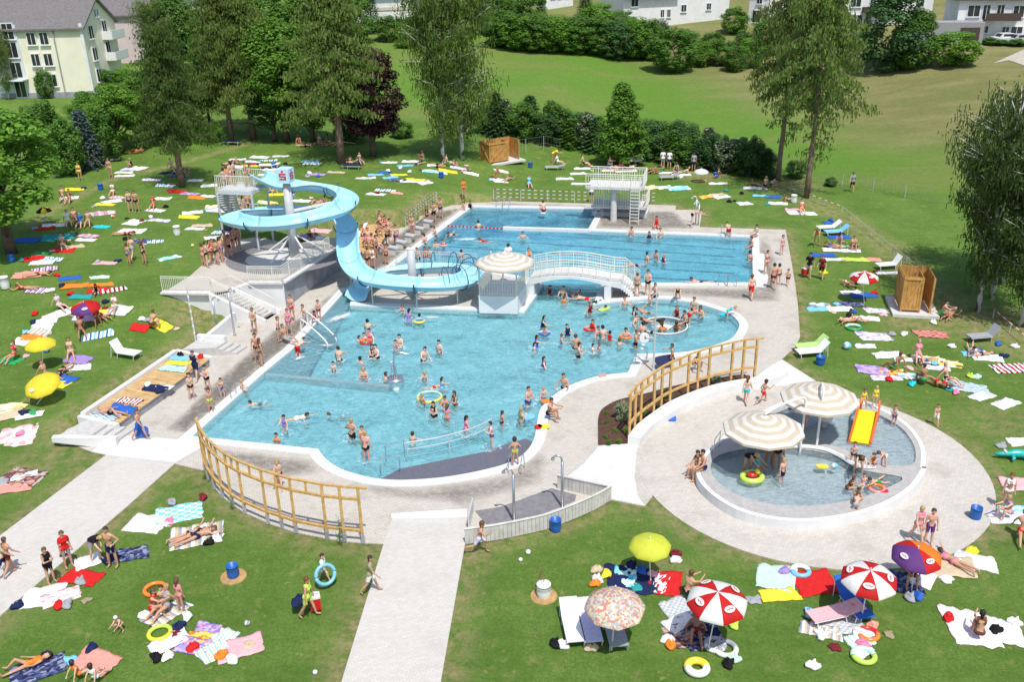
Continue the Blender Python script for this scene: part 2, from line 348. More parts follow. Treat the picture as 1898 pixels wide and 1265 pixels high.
def body(pose, kind):
    """kind: 'm','f','c'"""
    key = (pose, kind)
    if key in BODY: return BODY[key]
    B, hc, hu, hf, hs = build_pose(child=(kind == 'c'), female=(kind == 'f'), **POSES[pose]); mb = MB()
    for n_, a, b, ra, rb in B: capsule(mb, a, b, ra, rb, 8)
    if kind == 'f':
        ch = [b for b in B if b[0] == 'chest'][0]; c0 = ch[1].lerp(ch[2], .5); be = [b for b in B if b[0] == 'belly'][1]; upv = (be[2]-be[1]).normalized(); xv = (ch[1]-ch[2]).normalized(); f2 = upv.cross(xv)
        f2 = f2 if f2.dot(hf) > 0 else -f2
        for s in (-1, 1): q = c0+xv*.07*s+f2*.075; capsule(mb, q, q+f2*.01, .058, .055, 8)
    me = eval_mesh(mb, .0165, 'person_'+pose)
    segs = [(n_, a, b-a, (b-a).length_squared or 1e-9, ra, rb) for n_, a, b, ra, rb in B]; lab = []
    for v in me.vertices:
        best = None
        for n_, a, d, L2, ra, rb in segs:
            t_ = max(0., min(1., (v.co-a).dot(d)/L2)); ds = (v.co-a-d*t_).length-(ra+(rb-ra)*t_)
            if best is None or ds < best[0]: best = (ds, n_, t_)
        lab.append(best[1:])
    def sel(f): return [f(n_, t_, me.vertices[i].co) for i, (n_, t_) in enumerate(lab)]
    def hairsel(n_, t_, co):
        if n_ not in ('head', 'neck'): return False
        d = co-hc; h_ = d.dot(hu); f_ = d.dot(hf); return h_ > .055*hs or (f_ < -.005 and h_ > -.075*hs) or (f_ < .03 and h_ > .02*hs and abs(d.dot(hu.cross(hf))) > .05*hs)
    P = {'body': me, 'hair': submesh(me, sel(hairsel), .014, 'hair')}
    P['trunks'] = submesh(me, sel(lambda n_, t_, c: n_ == 'pelvis' or (n_ == 'thigh' and t_ < .48) or (n_ == 'belly' and t_ < .12)), .012, 'trunks'); P['briefs'] = submesh(me, sel(lambda n_, t_, c: n_ == 'pelvis' or (n_ == 'thigh' and t_ < .10)), .008, 'briefs')
    P['top'] = submesh(me, sel(lambda n_, t_, c: n_ == 'chest'), .008, 'top'); P['suit'] = submesh(me, sel(lambda n_, t_, c: n_ in ('pelvis', 'belly', 'chest') or (n_ == 'thigh' and t_ < .08)), .008, 'suit')
    P['shirt'] = submesh(me, sel(lambda n_, t_, c: n_ in ('belly', 'chest', 'pelvis') or (n_ == 'uparm' and t_ < .75)), .016, 'shirt'); P['shorts'] = submesh(me, sel(lambda n_, t_, c: n_ == 'pelvis' or (n_ == 'thigh' and t_ < .85)), .014, 'shorts'); P['dress'] = submesh(me, sel(lambda n_, t_, c: n_ in ('belly', 'chest', 'pelvis') or (n_ == 'thigh' and t_ < .7)), .02, 'dress')
    lh = MB(); q = hc-hf*.055*hs; capsule(lh, q+hu*.03, q-hu*.16*hs, .07*hs, .045*hs, 8); P['long'] = lh.mesh('long_hair', True)
    P['forearms'] = [b for b in B if b[0] == 'uparm']
    BODY[key] = P; return P
for _p, _k in [(p_, k_) for p_ in POSES for k_ in 'mfc']:
    if _p+_k not in ('runm', 'runf', 'pointm', 'wavem', 'wavef', 'wavec', 'wadec', 'carryc', 'backf', 'backc'): body(_p, _k)
# ================================================================ SETTING
def px(l, z=0.0): return [U(a, b, z) for a, b in l]
BED_TOP = [(1109, 826), (1109, 800), (1109, 780), (1114, 764), (1130, 752), (1152, 743), (1195, 733), (1240, 721), (1300, 708), (1380, 697)]
# --- outlines
BOTTOM = spl([U(*p) for p in [(588, 835), (600, 851), (616, 864), (638, 875), (664, 883), (690, 889), (734, 893), (787, 891), (835, 886), (884, 877), (932, 865), (961, 852), (981, 835), (992, 815), (996, 794), (1001, 767), (1008, 754), (1026, 736), (1049, 721), (1082, 707), (1117, 698), (1165, 693)]], 3)
RIGHTC = spl([U(*p) for p in [(1229, 657), (1275, 654), (1322, 643), (1356, 630), (1367, 617), (1372, 604), (1367, 594), (1354, 583), (1326, 573), (1288, 562), (1250, 556), (1221, 554), (1193, 555), (1155, 558), (1117, 562), (1101, 565)]], 3)
POOL = [U(354, 811)] + BOTTOM + [U(1181, 658)] + RIGHTC + px([(1117, 526), (1397, 525), (1395, 440), (1090, 428), (1112, 388), (874, 384), (728, 495), (890, 500), (985, 517), (1007, 527), (971, 579), (650, 566), (657, 537), (640, 539), (594, 590), (541, 648), (491, 689)])
FARC = px([(324, 860), (384, 874), (389, 890), (398, 905), (412, 921), (430, 936), (454, 951), (497, 970), (523, 979), (548, 987), (607, 999), (640, 1004), (675, 1007), (711, 1009), (862, 1009), (932, 999), (1017, 980), (1078, 956), (1133, 927), (1195, 939)])
CIRC_C = U(1497, 861); CIRC_R = 7.55
DECK = FARC + px([(1300, 800), (1440, 722), (1513, 707), (1449, 666), (1472, 646), (1483, 625), (1479, 567), (1474, 528), (1465, 474), (1456, 426), (1297, 421), (1301, 389), (1252, 389), (1253, 381), (1193, 379), (1076, 377), (912, 372), (873, 374), (821, 384), (793, 386), (751, 421), (640, 432), (600, 455), (528, 530), (512, 560), (440, 570), (425, 590), (366, 630), (330, 655), (150, 777), (99, 810), (170, 838), (197, 844)])
DECK = [Vector((p.x, p.y)) for p in DECK]; POOL2 = [Vector((p.x, p.y)) for p in POOL]

# --- ground materials
def ground_mat():
    m, n, b = nodes('lawn'); L = n.links.new; b.inputs['Roughness'].default_value = .9; b.inputs['Specular IOR Level'].default_value = .1
    tc = N(n, 'ShaderNodeTexCoord'); sp = N(n, 'ShaderNodeSeparateXYZ'); L(tc.outputs['Object'], sp.inputs[0])
    def nz(s, d=5, r=.6, vec=None):
        q = N(n, 'ShaderNodeTexNoise'); q.inputs['Scale'].default_value = s; q.inputs['Detail'].default_value = d; q.inputs['Roughness'].default_value = r
        L(vec or tc.outputs['Object'], q.inputs['Vector']); return q.outputs[0]
    def rng(x, a, b_, lo=0., hi=1.):
        q = N(n, 'ShaderNodeMapRange'); q.interpolation_type = 'SMOOTHSTEP'
        for i, v in zip((1, 2, 3, 4), (a, b_, lo, hi)): q.inputs[i].default_value = v
        L(x, q.inputs[0]); return q.outputs[0]
    def mix(f, a, b_, mode='MIX'):
        q = N(n, 'ShaderNodeMix', data_type='RGBA', blend_type=mode)
        if isinstance(f, float): q.inputs[0].default_value = f
        else: L(f, q.inputs[0])
        for i, v in ((6, a), (7, b_)):
            if isinstance(v, tuple): q.inputs[i].default_value = (*v, 1)
            else: L(v, q.inputs[i])
        return q.outputs[2]
    def mul(a, b_):
        q = N(n, 'ShaderNodeMath', operation='MULTIPLY'); L(a, q.inputs[0])
        if isinstance(b_, float): q.inputs[1].default_value = b_
        else: L(b_, q.inputs[1])
        return q.outputs[0]
    lawn = mix(rng(nz(.35, 6), .35, .65), (.105, .195, .032), (.160, .262, .050))
    lawn = mix(rng(nz(9, 5, .75), .38, .62), lawn, mix(.62, lawn, (.062, .132, .018)))
    lawn = mix(mul(rng(nz(.9, 6, .7), .53, .71), .75), lawn, (.25, .265, .085))
    lawn = mix(mul(rng(nz(2.3, 4, .7), .60, .72), .75), lawn, (.36, .31, .14))
    # meadow beyond the hedge
    mp = N(n, 'ShaderNodeMapping'); mp.inputs['Scale'].default_value = (.35, 1, 1); mp.inputs['Rotation'].default_value = (0, 0, .12); L(tc.outputs['Object'], mp.inputs[0])
    mead = mix(rng(nz(.09, 5, .6, mp.outputs[0]), .44, .70), (.115, .235, .030), (.185, .225, .06))
    mead = mix(mul(rng(nz(.5, 6, .7, mp.outputs[0]), .5, .7), .6), mead, (.16, .24, .045))
    mead = mix(mul(rng(nz(.22, 6, .7, mp.outputs[0]), .55, .72), .5), mead, (.26, .215, .10))
    brown = mix(rng(nz(.25, 5, .65, mp.outputs[0]), .35, .68), (.185, .175, .068), (.29, .245, .12))
    # dry upper right part of the field
    ad = N(n, 'ShaderNodeMath', operation='MULTIPLY_ADD'); L(sp.outputs[0], ad.inputs[0]); ad.inputs[1].default_value = 2.2; L(sp.outputs[1], ad.inputs[2])
    nb = N(n, 'ShaderNodeMath', operation='MULTIPLY_ADD'); L(nz(.07, 4, .6), nb.inputs[0]); nb.inputs[1].default_value = 26.; L(ad.outputs[0], nb.inputs[2])
    mead = mix(mul(rng(nb.outputs[0], 186, 226), .92), mead, brown)
    ad2 = N(n, 'ShaderNodeMath', operation='MULTIPLY_ADD'); L(sp.outputs[0], ad2.inputs[0]); ad2.inputs[1].default_value = .62; L(sp.outputs[1], ad2.inputs[2])
    col = mix(rng(ad2.outputs[0], 102.5, 105), lawn, mead)
    # mowing lines and worn soil along the paving
    wv = N(n, 'ShaderNodeTexWave'); wv.inputs['Scale'].default_value = .42; wv.inputs['Distortion'].default_value = 5; wv.inputs['Detail'].default_value = 3; wv.bands_direction = 'Y'; L(tc.outputs['Object'], wv.inputs['Vector'])
    lm = rng(ad2.outputs[0], 101, 100); col = mix(mul(mul(wv.outputs['Fac'], .14), lm), col, (.17, .26, .06))
    col = mix(mul(rng(nz(2.6, 6, .85), .42, .66), .42), col, mix(.55, col, (.05, .10, .015)))
    q_ = N(n, 'ShaderNodeMath', operation='SUBTRACT'); q_.inputs[0].default_value = 1.; L(lm, q_.inputs[1]); col = mix(mul(mul(rng(nz(1.5, 8, .9), .40, .62), .75), q_.outputs[0]), col, mix(.5, col, (.07, .125, .018)))
    col = mix(mul(mul(rng(nz(3.4, 5, .9), .54, .66), .5), q_.outputs[0]), col, (.27, .29, .11))
    sp2 = nz(26, 3, .8); col = mix(mul(rng(sp2, .55, .70), .32), col, (.25, .33, .10))
    at = N(n, 'ShaderNodeAttribute'); at.attribute_name = 'wear'
    ww = N(n, 'ShaderNodeMath', operation='MULTIPLY'); L(at.outputs['Fac'], ww.inputs[0]); L(rng(nz(1.6, 6, .75), .36, .62), ww.inputs[1])
    col = mix(ww.outputs[0], col, mix(rng(nz(5, 4), .4, .6), (.36, .30, .15), (.29, .22, .12)))
    L(col, b.inputs['Base Color'])
    bp = N(n, 'ShaderNodeBump'); bp.inputs['Strength'].default_value = 1.0; bp.inputs['Distance'].default_value = .07
    L(nz(14, 6, .8), bp.inputs['Height']); L(bp.outputs[0], b.inputs['Normal'])
    return m
M_GROUND = ground_mat()
def rngf(a, b, s):
    o = []; x = a
    while x < b-1e-6: o.append(x); x += s
    return o
gx = [-1600, -700, -320, -200] + rngf(-140, -42, 4) + rngf(-42, 36, .65) + rngf(36, 140, 4) + [140, 220, 400, 800, 1600]
gy = [-400, -120, -30] + rngf(0, 20, 4) + rngf(20, 104, .65) + rngf(104, 250, 2.5) + [250, 300, 380, 500, 800, 1400, 2200]
WEARS = [(U(370, 585, .6), 3.2, .9), (U(1460, 345), 4, .9), (U(1700, 600), 3, .8), (U(1300, 322), 4.5, .8), (U(1830, 600), 5, .9), (U(60, 860), 2.2, .6), (U(110, 845), 1.6, .7), (U(1230, 1050), 1.6, .5), (U(870, 1040), 1.3, .8), (U(640, 1200), 1.5, .5), (U(1850, 780), 3, .5), (U(1010, 500), .1, 0)]
mb = MB()
for y in gy:
    for x in gx:
        z = hgt(x, y); p = (x, y)
        if -30 < x < 32 and 24 < y < 96 and inpoly(p, DECK):
            z = min(z, -.06)
            if seg_dist(p, DECK) > .8: z = -2.8
        mb.v.append((x, y, z))
nx = len(gx)
for j in range(len(gy)-1):
    for i in range(nx-1): mb.f.append((j*nx+i, j*nx+i+1, (j+1)*nx+i+1, (j+1)*nx+i))
PATHP = [[(p.x, p.y) for p in px(l)] for l in ([(197, 844), (324, 860), (235, 940), (0, 1143), (-260, 1360), (-330, 1250), (0, 994)], [(711, 1009), (862, 1009), (817, 1265), (795, 1390), (590, 1390), (633, 1265)])]
wear = []
TRACK = [U(*p, 1.2) for p in ((60, 440), (120, 398), (215, 350), (300, 330), (400, 300), (470, 280))]
TRK2 = [U(*p) for p in ((1500, 375), (1560, 400), (1640, 455), (1700, 510), (1760, 560), (1898, 650))]
def pl_dist(p, l): return min(seg_dist(p, [l[i], l[i+1]]) for i in range(len(l)-1))
for x, y, z in mb.v:
    w_ = 0.
    if -42 < x < 40 and 20 < y < 104:
        p = (x, y); d = min(seg_dist(p, DECK), abs(math.hypot(x-CIRC_C.x, y-CIRC_C.y)-CIRC_R), min(seg_dist(p, l) for l in PATHP)); w_ = .85*(1-S(d, .1, 1.3))
        w_ = max(w_, .9*(1-S(pl_dist(p, TRACK), .2, .9)), .8*(1-S(pl_dist(p, TRK2), .4, 2.2)))
        for q, r_, k_ in WEARS: w_ = max(w_, k_*(1-S(math.hypot(x-q.x, y-q.y), r_*.3, r_)))
    wear.append(w_)
g_ = mb.build('ground', M_GROUND, smooth=True, kind='structure'); at_ = g_.data.attributes.new('wear', 'FLOAT', 'POINT'); at_.data.foreach_set('value', wear)

def paver_mat(name, c1, c2, mort, scale, stain=.35, wet=True):
    m, n, b = nodes(name); L = n.links.new; b.inputs['Roughness'].default_value = .85; b.inputs['Specular IOR Level'].default_value = .2
    tc = N(n, 'ShaderNodeTexCoord'); mp = N(n, 'ShaderNodeMapping'); mp.inputs['Rotation'].default_value = (0, 0, -.27); L(tc.outputs['Object'], mp.inputs[0])
    br = N(n, 'ShaderNodeTexBrick'); br.inputs['Scale'].default_value = scale; br.inputs['Mortar Size'].default_value = .018
    br.inputs['Color1'].default_value = (*c1, 1); br.inputs['Color2'].default_value = (*c2, 1); br.inputs['Mortar'].default_value = (*mort, 1)
    br.inputs['Brick Width'].default_value = .5; br.inputs['Row Height'].default_value = .25; L(mp.outputs[0], br.inputs['Vector'])
    nz = N(n, 'ShaderNodeTexNoise'); nz.inputs['Scale'].default_value = .55; nz.inputs['Detail'].default_value = 8; nz.inputs['Roughness'].default_value = .72; L(tc.outputs['Object'], nz.inputs['Vector'])
    mr = N(n, 'ShaderNodeMapRange'); mr.inputs[1].default_value = .50; mr.inputs[2].default_value = .66; mr.inputs[4].default_value = stain; L(nz.outputs[0], mr.inputs[0])
    mx = N(n, 'ShaderNodeMix', data_type='RGBA'); L(mr.outputs[0], mx.inputs[0]); L(br.outputs['Color'], mx.inputs[6]); mx.inputs[7].default_value = (.33, .30, .255, 1)
    n2 = N(n, 'ShaderNodeTexNoise'); n2.inputs['Scale'].default_value = 7; n2.inputs['Detail'].default_value = 5; n2.inputs['Roughness'].default_value = .75; L(tc.outputs['Object'], n2.inputs['Vector'])
    m2 = N(n, 'ShaderNodeMapRange'); m2.inputs[1].default_value = .56; m2.inputs[2].default_value = .68; m2.inputs[4].default_value = .55 if wet else .25; L(n2.outputs[0], m2.inputs[0])
    my = N(n, 'ShaderNodeMix', data_type='RGBA'); L(m2.outputs[0], my.inputs[0]); L(mx.outputs[2], my.inputs[6]); my.inputs[7].default_value = (.30, .27, .225, 1)
    L(my.outputs[2], b.inputs['Base Color'])
    bp = N(n, 'ShaderNodeBump'); bp.inputs['Strength'].default_value = .25; bp.inputs['Distance'].default_value = .01; L(br.outputs['Fac'], bp.inputs['Height']); bp.invert = True; L(bp.outputs[0], b.inputs['Normal'])
    MATS[name] = m; return m
M_PAV = paver_mat('pavers', (.57, .53, .47), (.50, .465, .405), (.33, .30, .255), 2.3, .6)
M_PATH = paver_mat('path pavers', (.585, .555, .51), (.525, .495, .455), (.45, .43, .40), 2.5, .22, False)
M_KPAV = paver_mat('plateau pavers', (.57, .53, .475), (.50, .465, .41), (.42, .39, .355), 2.3, .5)
M_CONC = plain('white concrete', (.58, .565, .55), .8, .08, 3, .15, 60)
M_WHITE = plain('white coping', (.69, .695, .70), .55, .05, 5)
M_WALL = plain('white render', (.72, .715, .705), .8, .06, 1.2, .1, 60)
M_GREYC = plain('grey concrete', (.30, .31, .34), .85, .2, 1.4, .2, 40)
M_STEP = plain('step concrete', (.50, .485, .46), .85, .1, 5, .2, 60)
M_DARKP = plain('dark rubber paving', (.20, .19, .20), .9, .15, 4, .2, 50)
mb = MB(); mb.sheet([(p.x, p.y) for p in DECK], [POOL2], 0.0, .35); mb.build('pool_deck', M_PAV, kind='structure')
# coping band round the pool
def offset(poly, d):
    out = []; n_ = len(poly)
    for i in range(n_):
        a, b, c = poly[i-1], poly[i], poly[(i+1) % n_]
        e1 = (b-a).normalized(); e2 = (c-b).normalized(); n1 = Vector((e1.y, -e1.x)); n2 = Vector((e2.y, -e2.x)); q = (n1+n2)
        q = q.normalized() if q.length > .1 else n1; k = max(.45, q.dot(n1)); out.append(b + q*(d/k))
    return out
area = sum(POOL2[i-1].x*POOL2[i].y-POOL2[i].x*POOL2[i-1].y for i in range(len(POOL2)))
sg = 1 if area > 0 else -1
OUT = offset(POOL2, .46*sg); INN = offset(POOL2, -.05*sg); GR1 = offset(POOL2, .12*sg); GR2 = offset(POOL2, .27*sg)
def band(mb, A, B, z, zin=None):
    n_ = len(A)
    for i in range(n_):
        j = (i+1) % n_
        mb.add([(A[i].x, A[i].y, z), (A[j].x, A[j].y, z), (B[j].x, B[j].y, z), (B[i].x, B[i].y, z)], [(0, 1, 2, 3) if sg < 0 else (3, 2, 1, 0)])
    return mb
mb = MB(); band(mb, INN, OUT, .045)
for A, z0, z1 in ((OUT, .045, -.05), (INN, .045, -.3)):
    for i in range(len(A)):
        j = (i+1) % len(A); mb.add([(A[i].x, A[i].y, z0), (A[j].x, A[j].y, z0), (A[j].x, A[j].y, z1), (A[i].x, A[i].y, z1)], [(0, 1, 2, 3)])
cop = mb.build('pool_coping', M_WHITE, kind='structure')
mb = MB(); band(mb, GR1, GR2, .050); mb.build('overflow_grate', plain('overflow grate', (.60, .63, .66), .5, .15, 30), cop)

# --- basin
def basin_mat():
    m, n, b = nodes('pool tiles with painted caustics'); L = n.links.new; b.inputs['Roughness'].default_value = .6
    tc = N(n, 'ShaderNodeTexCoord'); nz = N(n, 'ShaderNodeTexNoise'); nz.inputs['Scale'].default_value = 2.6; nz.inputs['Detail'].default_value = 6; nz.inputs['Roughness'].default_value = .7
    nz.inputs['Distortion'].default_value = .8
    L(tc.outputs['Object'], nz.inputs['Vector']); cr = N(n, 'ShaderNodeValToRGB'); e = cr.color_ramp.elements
    e[0].position = .36; e[0].color = (.26, .52, .58, 1); e[1].position = .66; e[1].color = (.62, .84, .86, 1); k = e.new(.52); k.color = (.38, .66, .71, 1)  # pale and dark mottle paints caustic light flecks into the floor colour
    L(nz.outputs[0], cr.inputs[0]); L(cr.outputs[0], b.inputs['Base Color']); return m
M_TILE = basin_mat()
def floor_z(p):
    # deep under the diving tower, medium in the lap lanes, shallow in the leisure part
    rx, ry = p[0]-PA.x, p[1]-PA.y; v = rx*PAX.x + ry*PAX.y
    z = -.46 - .16*S(v, 24, 29)
    if inpoly(p, DIV): z = -1.7
    return z
DIV = [Vector((q.x, q.y)) for q in px([(880, 380), (1125, 383), (1090, 428), (930, 424), (805, 426)])]
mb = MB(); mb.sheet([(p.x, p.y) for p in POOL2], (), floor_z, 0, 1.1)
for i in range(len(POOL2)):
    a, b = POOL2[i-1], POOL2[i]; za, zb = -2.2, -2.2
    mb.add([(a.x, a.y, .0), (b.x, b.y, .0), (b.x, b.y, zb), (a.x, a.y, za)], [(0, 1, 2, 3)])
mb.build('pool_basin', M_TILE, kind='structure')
def water_mat(name, col, dens, bsc=2.2, bst=.35, turb=(.20, .465, .52), tf=.33):
    m = bpy.data.materials.new(name); m.use_nodes = True; n = m.node_tree; L = n.links.new; n.nodes.remove(n.nodes['Principled BSDF']); out = n.nodes['Material Output']
    tc = N(n, 'ShaderNodeTexCoord'); mp = N(n, 'ShaderNodeMapping'); mp.inputs['Scale'].default_value = (.75, 1.25, 1); L(tc.outputs['Object'], mp.inputs[0])
    nz = N(n, 'ShaderNodeTexNoise'); nz.inputs['Scale'].default_value = bsc; nz.inputs['Detail'].default_value = 5; nz.inputs['Roughness'].default_value = .62; nz.inputs['Distortion'].default_value = .6
    L(mp.outputs[0], nz.inputs['Vector']); bp = N(n, 'ShaderNodeBump'); bp.inputs['Strength'].default_value = bst; bp.inputs['Distance'].default_value = .35; L(nz.outputs[0], bp.inputs['Height'])
    fr = N(n, 'ShaderNodeFresnel'); fr.inputs['IOR'].default_value = 1.33; L(bp.outputs[0], fr.inputs['Normal'])
    gl = N(n, 'ShaderNodeBsdfGlossy'); gl.inputs['Roughness'].default_value = .12; L(bp.outputs[0], gl.inputs['Normal'])
    tr = N(n, 'ShaderNodeBsdfTransparent'); tr.inputs[0].default_value = (.97, .99, 1, 1)
    mx = N(n, 'ShaderNodeMixShader'); L(fr.outputs[0], mx.inputs[0]); L(tr.outputs[0], mx.inputs[1]); L(gl.outputs[0], mx.inputs[2]); 
    # diffuse layer for agitated water; its noise paints bright light flecks into the colour
    df = N(n, 'ShaderNodeBsdfDiffuse'); df.inputs[0].default_value = (*turb, 1); L(bp.outputs[0], df.inputs['Normal'])
    n3 = N(n, 'ShaderNodeTexNoise'); n3.inputs['Scale'].default_value = bsc*2.2; n3.inputs['Detail'].default_value = 4; n3.inputs['Roughness'].default_value = .7; n3.inputs['Distortion'].default_value = 1.0; L(mp.outputs[0], n3.inputs['Vector'])
    m3 = N(n, 'ShaderNodeMapRange'); m3.inputs[1].default_value = .40; m3.inputs[2].default_value = .72; m3.inputs[3].default_value = tf*.55; m3.inputs[4].default_value = tf*2.1; L(n3.outputs[0], m3.inputs[0])
    n5 = N(n, 'ShaderNodeTexNoise'); n5.inputs['Scale'].default_value = .33; n5.inputs['Detail'].default_value = 4; n5.inputs['Distortion'].default_value = 1.2; L(tc.outputs['Object'], n5.inputs['Vector']); m5 = N(n, 'ShaderNodeMapRange'); m5.inputs[1].default_value = .33; m5.inputs[2].default_value = .68; m5.inputs[3].default_value = .55; m5.inputs[4].default_value = 1.55; L(n5.outputs[0], m5.inputs[0]); k5 = N(n, 'ShaderNodeMath', operation='MULTIPLY'); L(m3.outputs[0], k5.inputs[0]); L(m5.outputs[0], k5.inputs[1])
    m4 = N(n, 'ShaderNodeMixShader'); L(k5.outputs[0], m4.inputs[0]); L(mx.outputs[0], m4.inputs[1]); L(df.outputs[0], m4.inputs[2]); L(m4.outputs[0], out.inputs['Surface'])
    va = N(n, 'ShaderNodeVolumeAbsorption'); va.inputs['Color'].default_value = (*col, 1); va.inputs['Density'].default_value = dens; L(va.outputs[0], out.inputs['Volume'])
    MATS[name] = m; return m
M_WATER = water_mat('pool water', (.34, .79, .89), .48)
INW = offset(POOL2, -.02*sg)
def prism(mb, poly, z0, z1):
    mb.sheet(poly, (), z1); k = len(mb.v)
    m2 = MB(); m2.sheet(poly, (), z0); mb.add(m2.v, [tuple(reversed(f)) for f in m2.f])
    ccw = sum(poly[i-1][0]*poly[i][1]-poly[i][0]*poly[i-1][1] for i in range(len(poly))) > 0
    for i in range(len(poly)):
        a, b = poly[i-1], poly[i]; q = [(a[0], a[1], z0), (b[0], b[1], z0), (b[0], b[1], z1), (a[0], a[1], z1)]
        mb.add(q, [(0, 1, 2, 3) if ccw else (3, 2, 1, 0)])
    return mb
M_LAPW = water_mat('lap pool water', (.17, .74, .92), .50, 2.0, .35, (.15, .46, .56), .30)
nL = len(POOL2)-17; lapi = list(range(nL, nL+10)); q0 = INW[nL+9]; q1 = INW[nL]
mb = MB(); prism(mb, [INW[i] for i in lapi], -2.4, -.05); mb.build('lap_pool_water', M_LAPW, kind='structure')
g2 = Vector((0, -.012)); mb = MB(); prism(mb, INW[:nL]+[q1+g2, q0+g2]+INW[nL+10:], -2.4, -.05); mb.build('leisure_pool_water', M_WATER, kind='structure')
# lane lines on the lap pool floor, grey sunken bench, dividing wall, grey entry ramp
M_LANE = plain('dark lane tiles', (.05, .13, .20), .6)
for k in range(5):
    t = (k+.65)/5.2; a = U(735, 488).lerp(U(850, 403), t); b = U(1396, 521).lerp(U(1394, 443), t)
    a.z = b.z = floor_z((a+b)*.5)+.02; d = (b-a).normalized(); MB().beam(a+d*1.5, b-d*1.2, .22, .02).build('lane_line', M_LANE, kind='structure')
M_BENCHT = plain('grey pool bench tiles', (.20, .28, .34), .7, .1, 4)
mb = MB(); prism(mb, [(p.x, p.y) for p in px([(497, 686), (541, 647), (590, 594), (644, 541), (652, 552), (620, 610), (590, 655), (570, 693)])], -.45, -.2); mb.build('sunken_bench', M_BENCHT, kind='structure')
mb = MB(); a, b = U(493, 691), U(722, 713); a.z = b.z = -.33; mb.beam(a, b, .3, .5); mb.build('dividing_wall', plain('pale steel', (.42, .47, .50), .5), kind='structure')
rp = px([(700, 889), (742, 868), (790, 858), (850, 846), (905, 835), (945, 820), (975, 812), (988, 818), (978, 836), (958, 852), (930, 864), (884, 876), (835, 885), (787, 890), (734, 891)])
mb = MB(); prism(mb, [(p.x, p.y) for p in rp], -.45, -.043); mb.build('entry_ramp', plain('dark ramp tiles', (.13, .13, .16), .35, .1, 6), kind='structure')
# --- white slabs, paths
WS = plain('white slabs', (.61, .595, .575), .8, .05, 2.5, .1, 50)
for nm, l in (('concrete_apron', [(163, 836), (170, 838), (210, 806), (329, 815), (381, 826), (324, 859), (197, 844)]),
              ('concrete_apron', [(1109, 828), (1189, 818), (1180, 848), (1176, 885), (1183, 923), (1196, 938), (1133, 926), (1132, 903), (1052, 884), (1082, 860), (1102, 837)]),
              ('concrete_apron', [(1398, 702), (1420, 684), (1449, 667), (1511, 706), (1480, 714), (1440, 716)]),
              ('concrete_apron', [(1399, 470), (1416, 470), (1424, 515), (1420, 534), (1398, 532)])):
    MB().sheet([(p.x, p.y) for p in px(l)], (), .006).build(nm, WS, kind='structure')
MB().sheet([(p.x, p.y) for p in px([(197, 844), (324, 860), (235, 940), (0, 1143), (-260, 1360), (-330, 1250), (0, 994)])], (), .012, .2).build('path', M_PATH, kind='structure')
MB().sheet([(p.x, p.y) for p in px([(711, 1009), (726, 966), (862, 966), (862, 1009), (817, 1265), (795, 1390), (590, 1390), (633, 1265)])], (), .014, .2).build('path', M_PATH, kind='structure')
MB().sheet([(p.x, p.y) for p in px([(726, 957), (866, 948), (866, 964), (726, 966)])], (), .12, .15).build('entrance_kerb', M_WHITE, kind='structure')
cp_ = [CIRC_C + Vector((math.cos(a), math.sin(a), 0))*CIRC_R for a in [2*math.pi*i/72 for i in range(72)]]
MB().sheet([(p.x, p.y) for p in cp_], (), .010, .15).build('toddler_plateau', M_KPAV, kind='structure')

# damp strips on the paving where bathers walk
def damp_mat():
    m, n, b = nodes('damp paving'); L = n.links.new; b.inputs['Base Color'].default_value = (.19, .165, .135, 1); b.inputs['Roughness'].default_value = .45; tc = N(n, 'ShaderNodeTexCoord'); tot = None
    for s_, a0, a1 in ((.45, .20, .44), (3.2, .24, .56)):
        q = N(n, 'ShaderNodeTexNoise'); q.inputs['Scale'].default_value = s_; q.inputs['Detail'].default_value = 7; q.inputs['Roughness'].default_value = .75; L(tc.outputs['Object'], q.inputs['Vector'])
        r = N(n, 'ShaderNodeMapRange'); r.inputs[1].default_value = a0; r.inputs[2].default_value = a1; L(q.outputs[0], r.inputs[0])
        if tot is None: tot = r.outputs[0]
        else: k = N(n, 'ShaderNodeMath', operation='MULTIPLY'); L(tot, k.inputs[0]); L(r.outputs[0], k.inputs[1]); tot = k.outputs[0]
    at = N(n, 'ShaderNodeAttribute'); at.attribute_name = 'fade'; k = N(n, 'ShaderNodeMath', operation='MULTIPLY'); L(tot, k.inputs[0]); L(at.outputs['Fac'], k.inputs[1]); L(k.outputs[0], b.inputs['Alpha']); return m
M_DAMP = damp_mat()
def damp(poly, k=.95, grid=.5):
    l = [(p.x, p.y) for p in px(poly)]; mb = MB(); mb.sheet(l, (), .003, 0, grid); o = mb.build('damp_paving', M_DAMP, kind='structure'); a_ = o.data.attributes.new('fade', 'FLOAT', 'POINT'); a_.data.foreach_set('value', [k*S(seg_dist((v[0], v[1]), l), 0.02, .7) for v in mb.v])
damp([(350, 805), (300, 800), (405, 700), (500, 615), (560, 585), (640, 520), (700, 460), (790, 395), (862, 383), (720, 492), (640, 528), (585, 590), (535, 645), (485, 685)]); damp([(372, 826), (480, 838), (585, 852), (600, 880), (520, 890), (420, 860)], .6); damp([(640, 888), (780, 902), (930, 880), (985, 845), (1020, 800), (1010, 900), (860, 940), (700, 925)], .45)
damp([(1405, 440), (1425, 436), (1448, 500), (1450, 560), (1400, 560), (1260, 548), (1130, 530), (1390, 534)], .5); damp([(1112, 395), (1250, 390), (1290, 425), (1100, 424)], .6); damp([(900, 375), (1080, 379), (1100, 384), (890, 380)], .7)
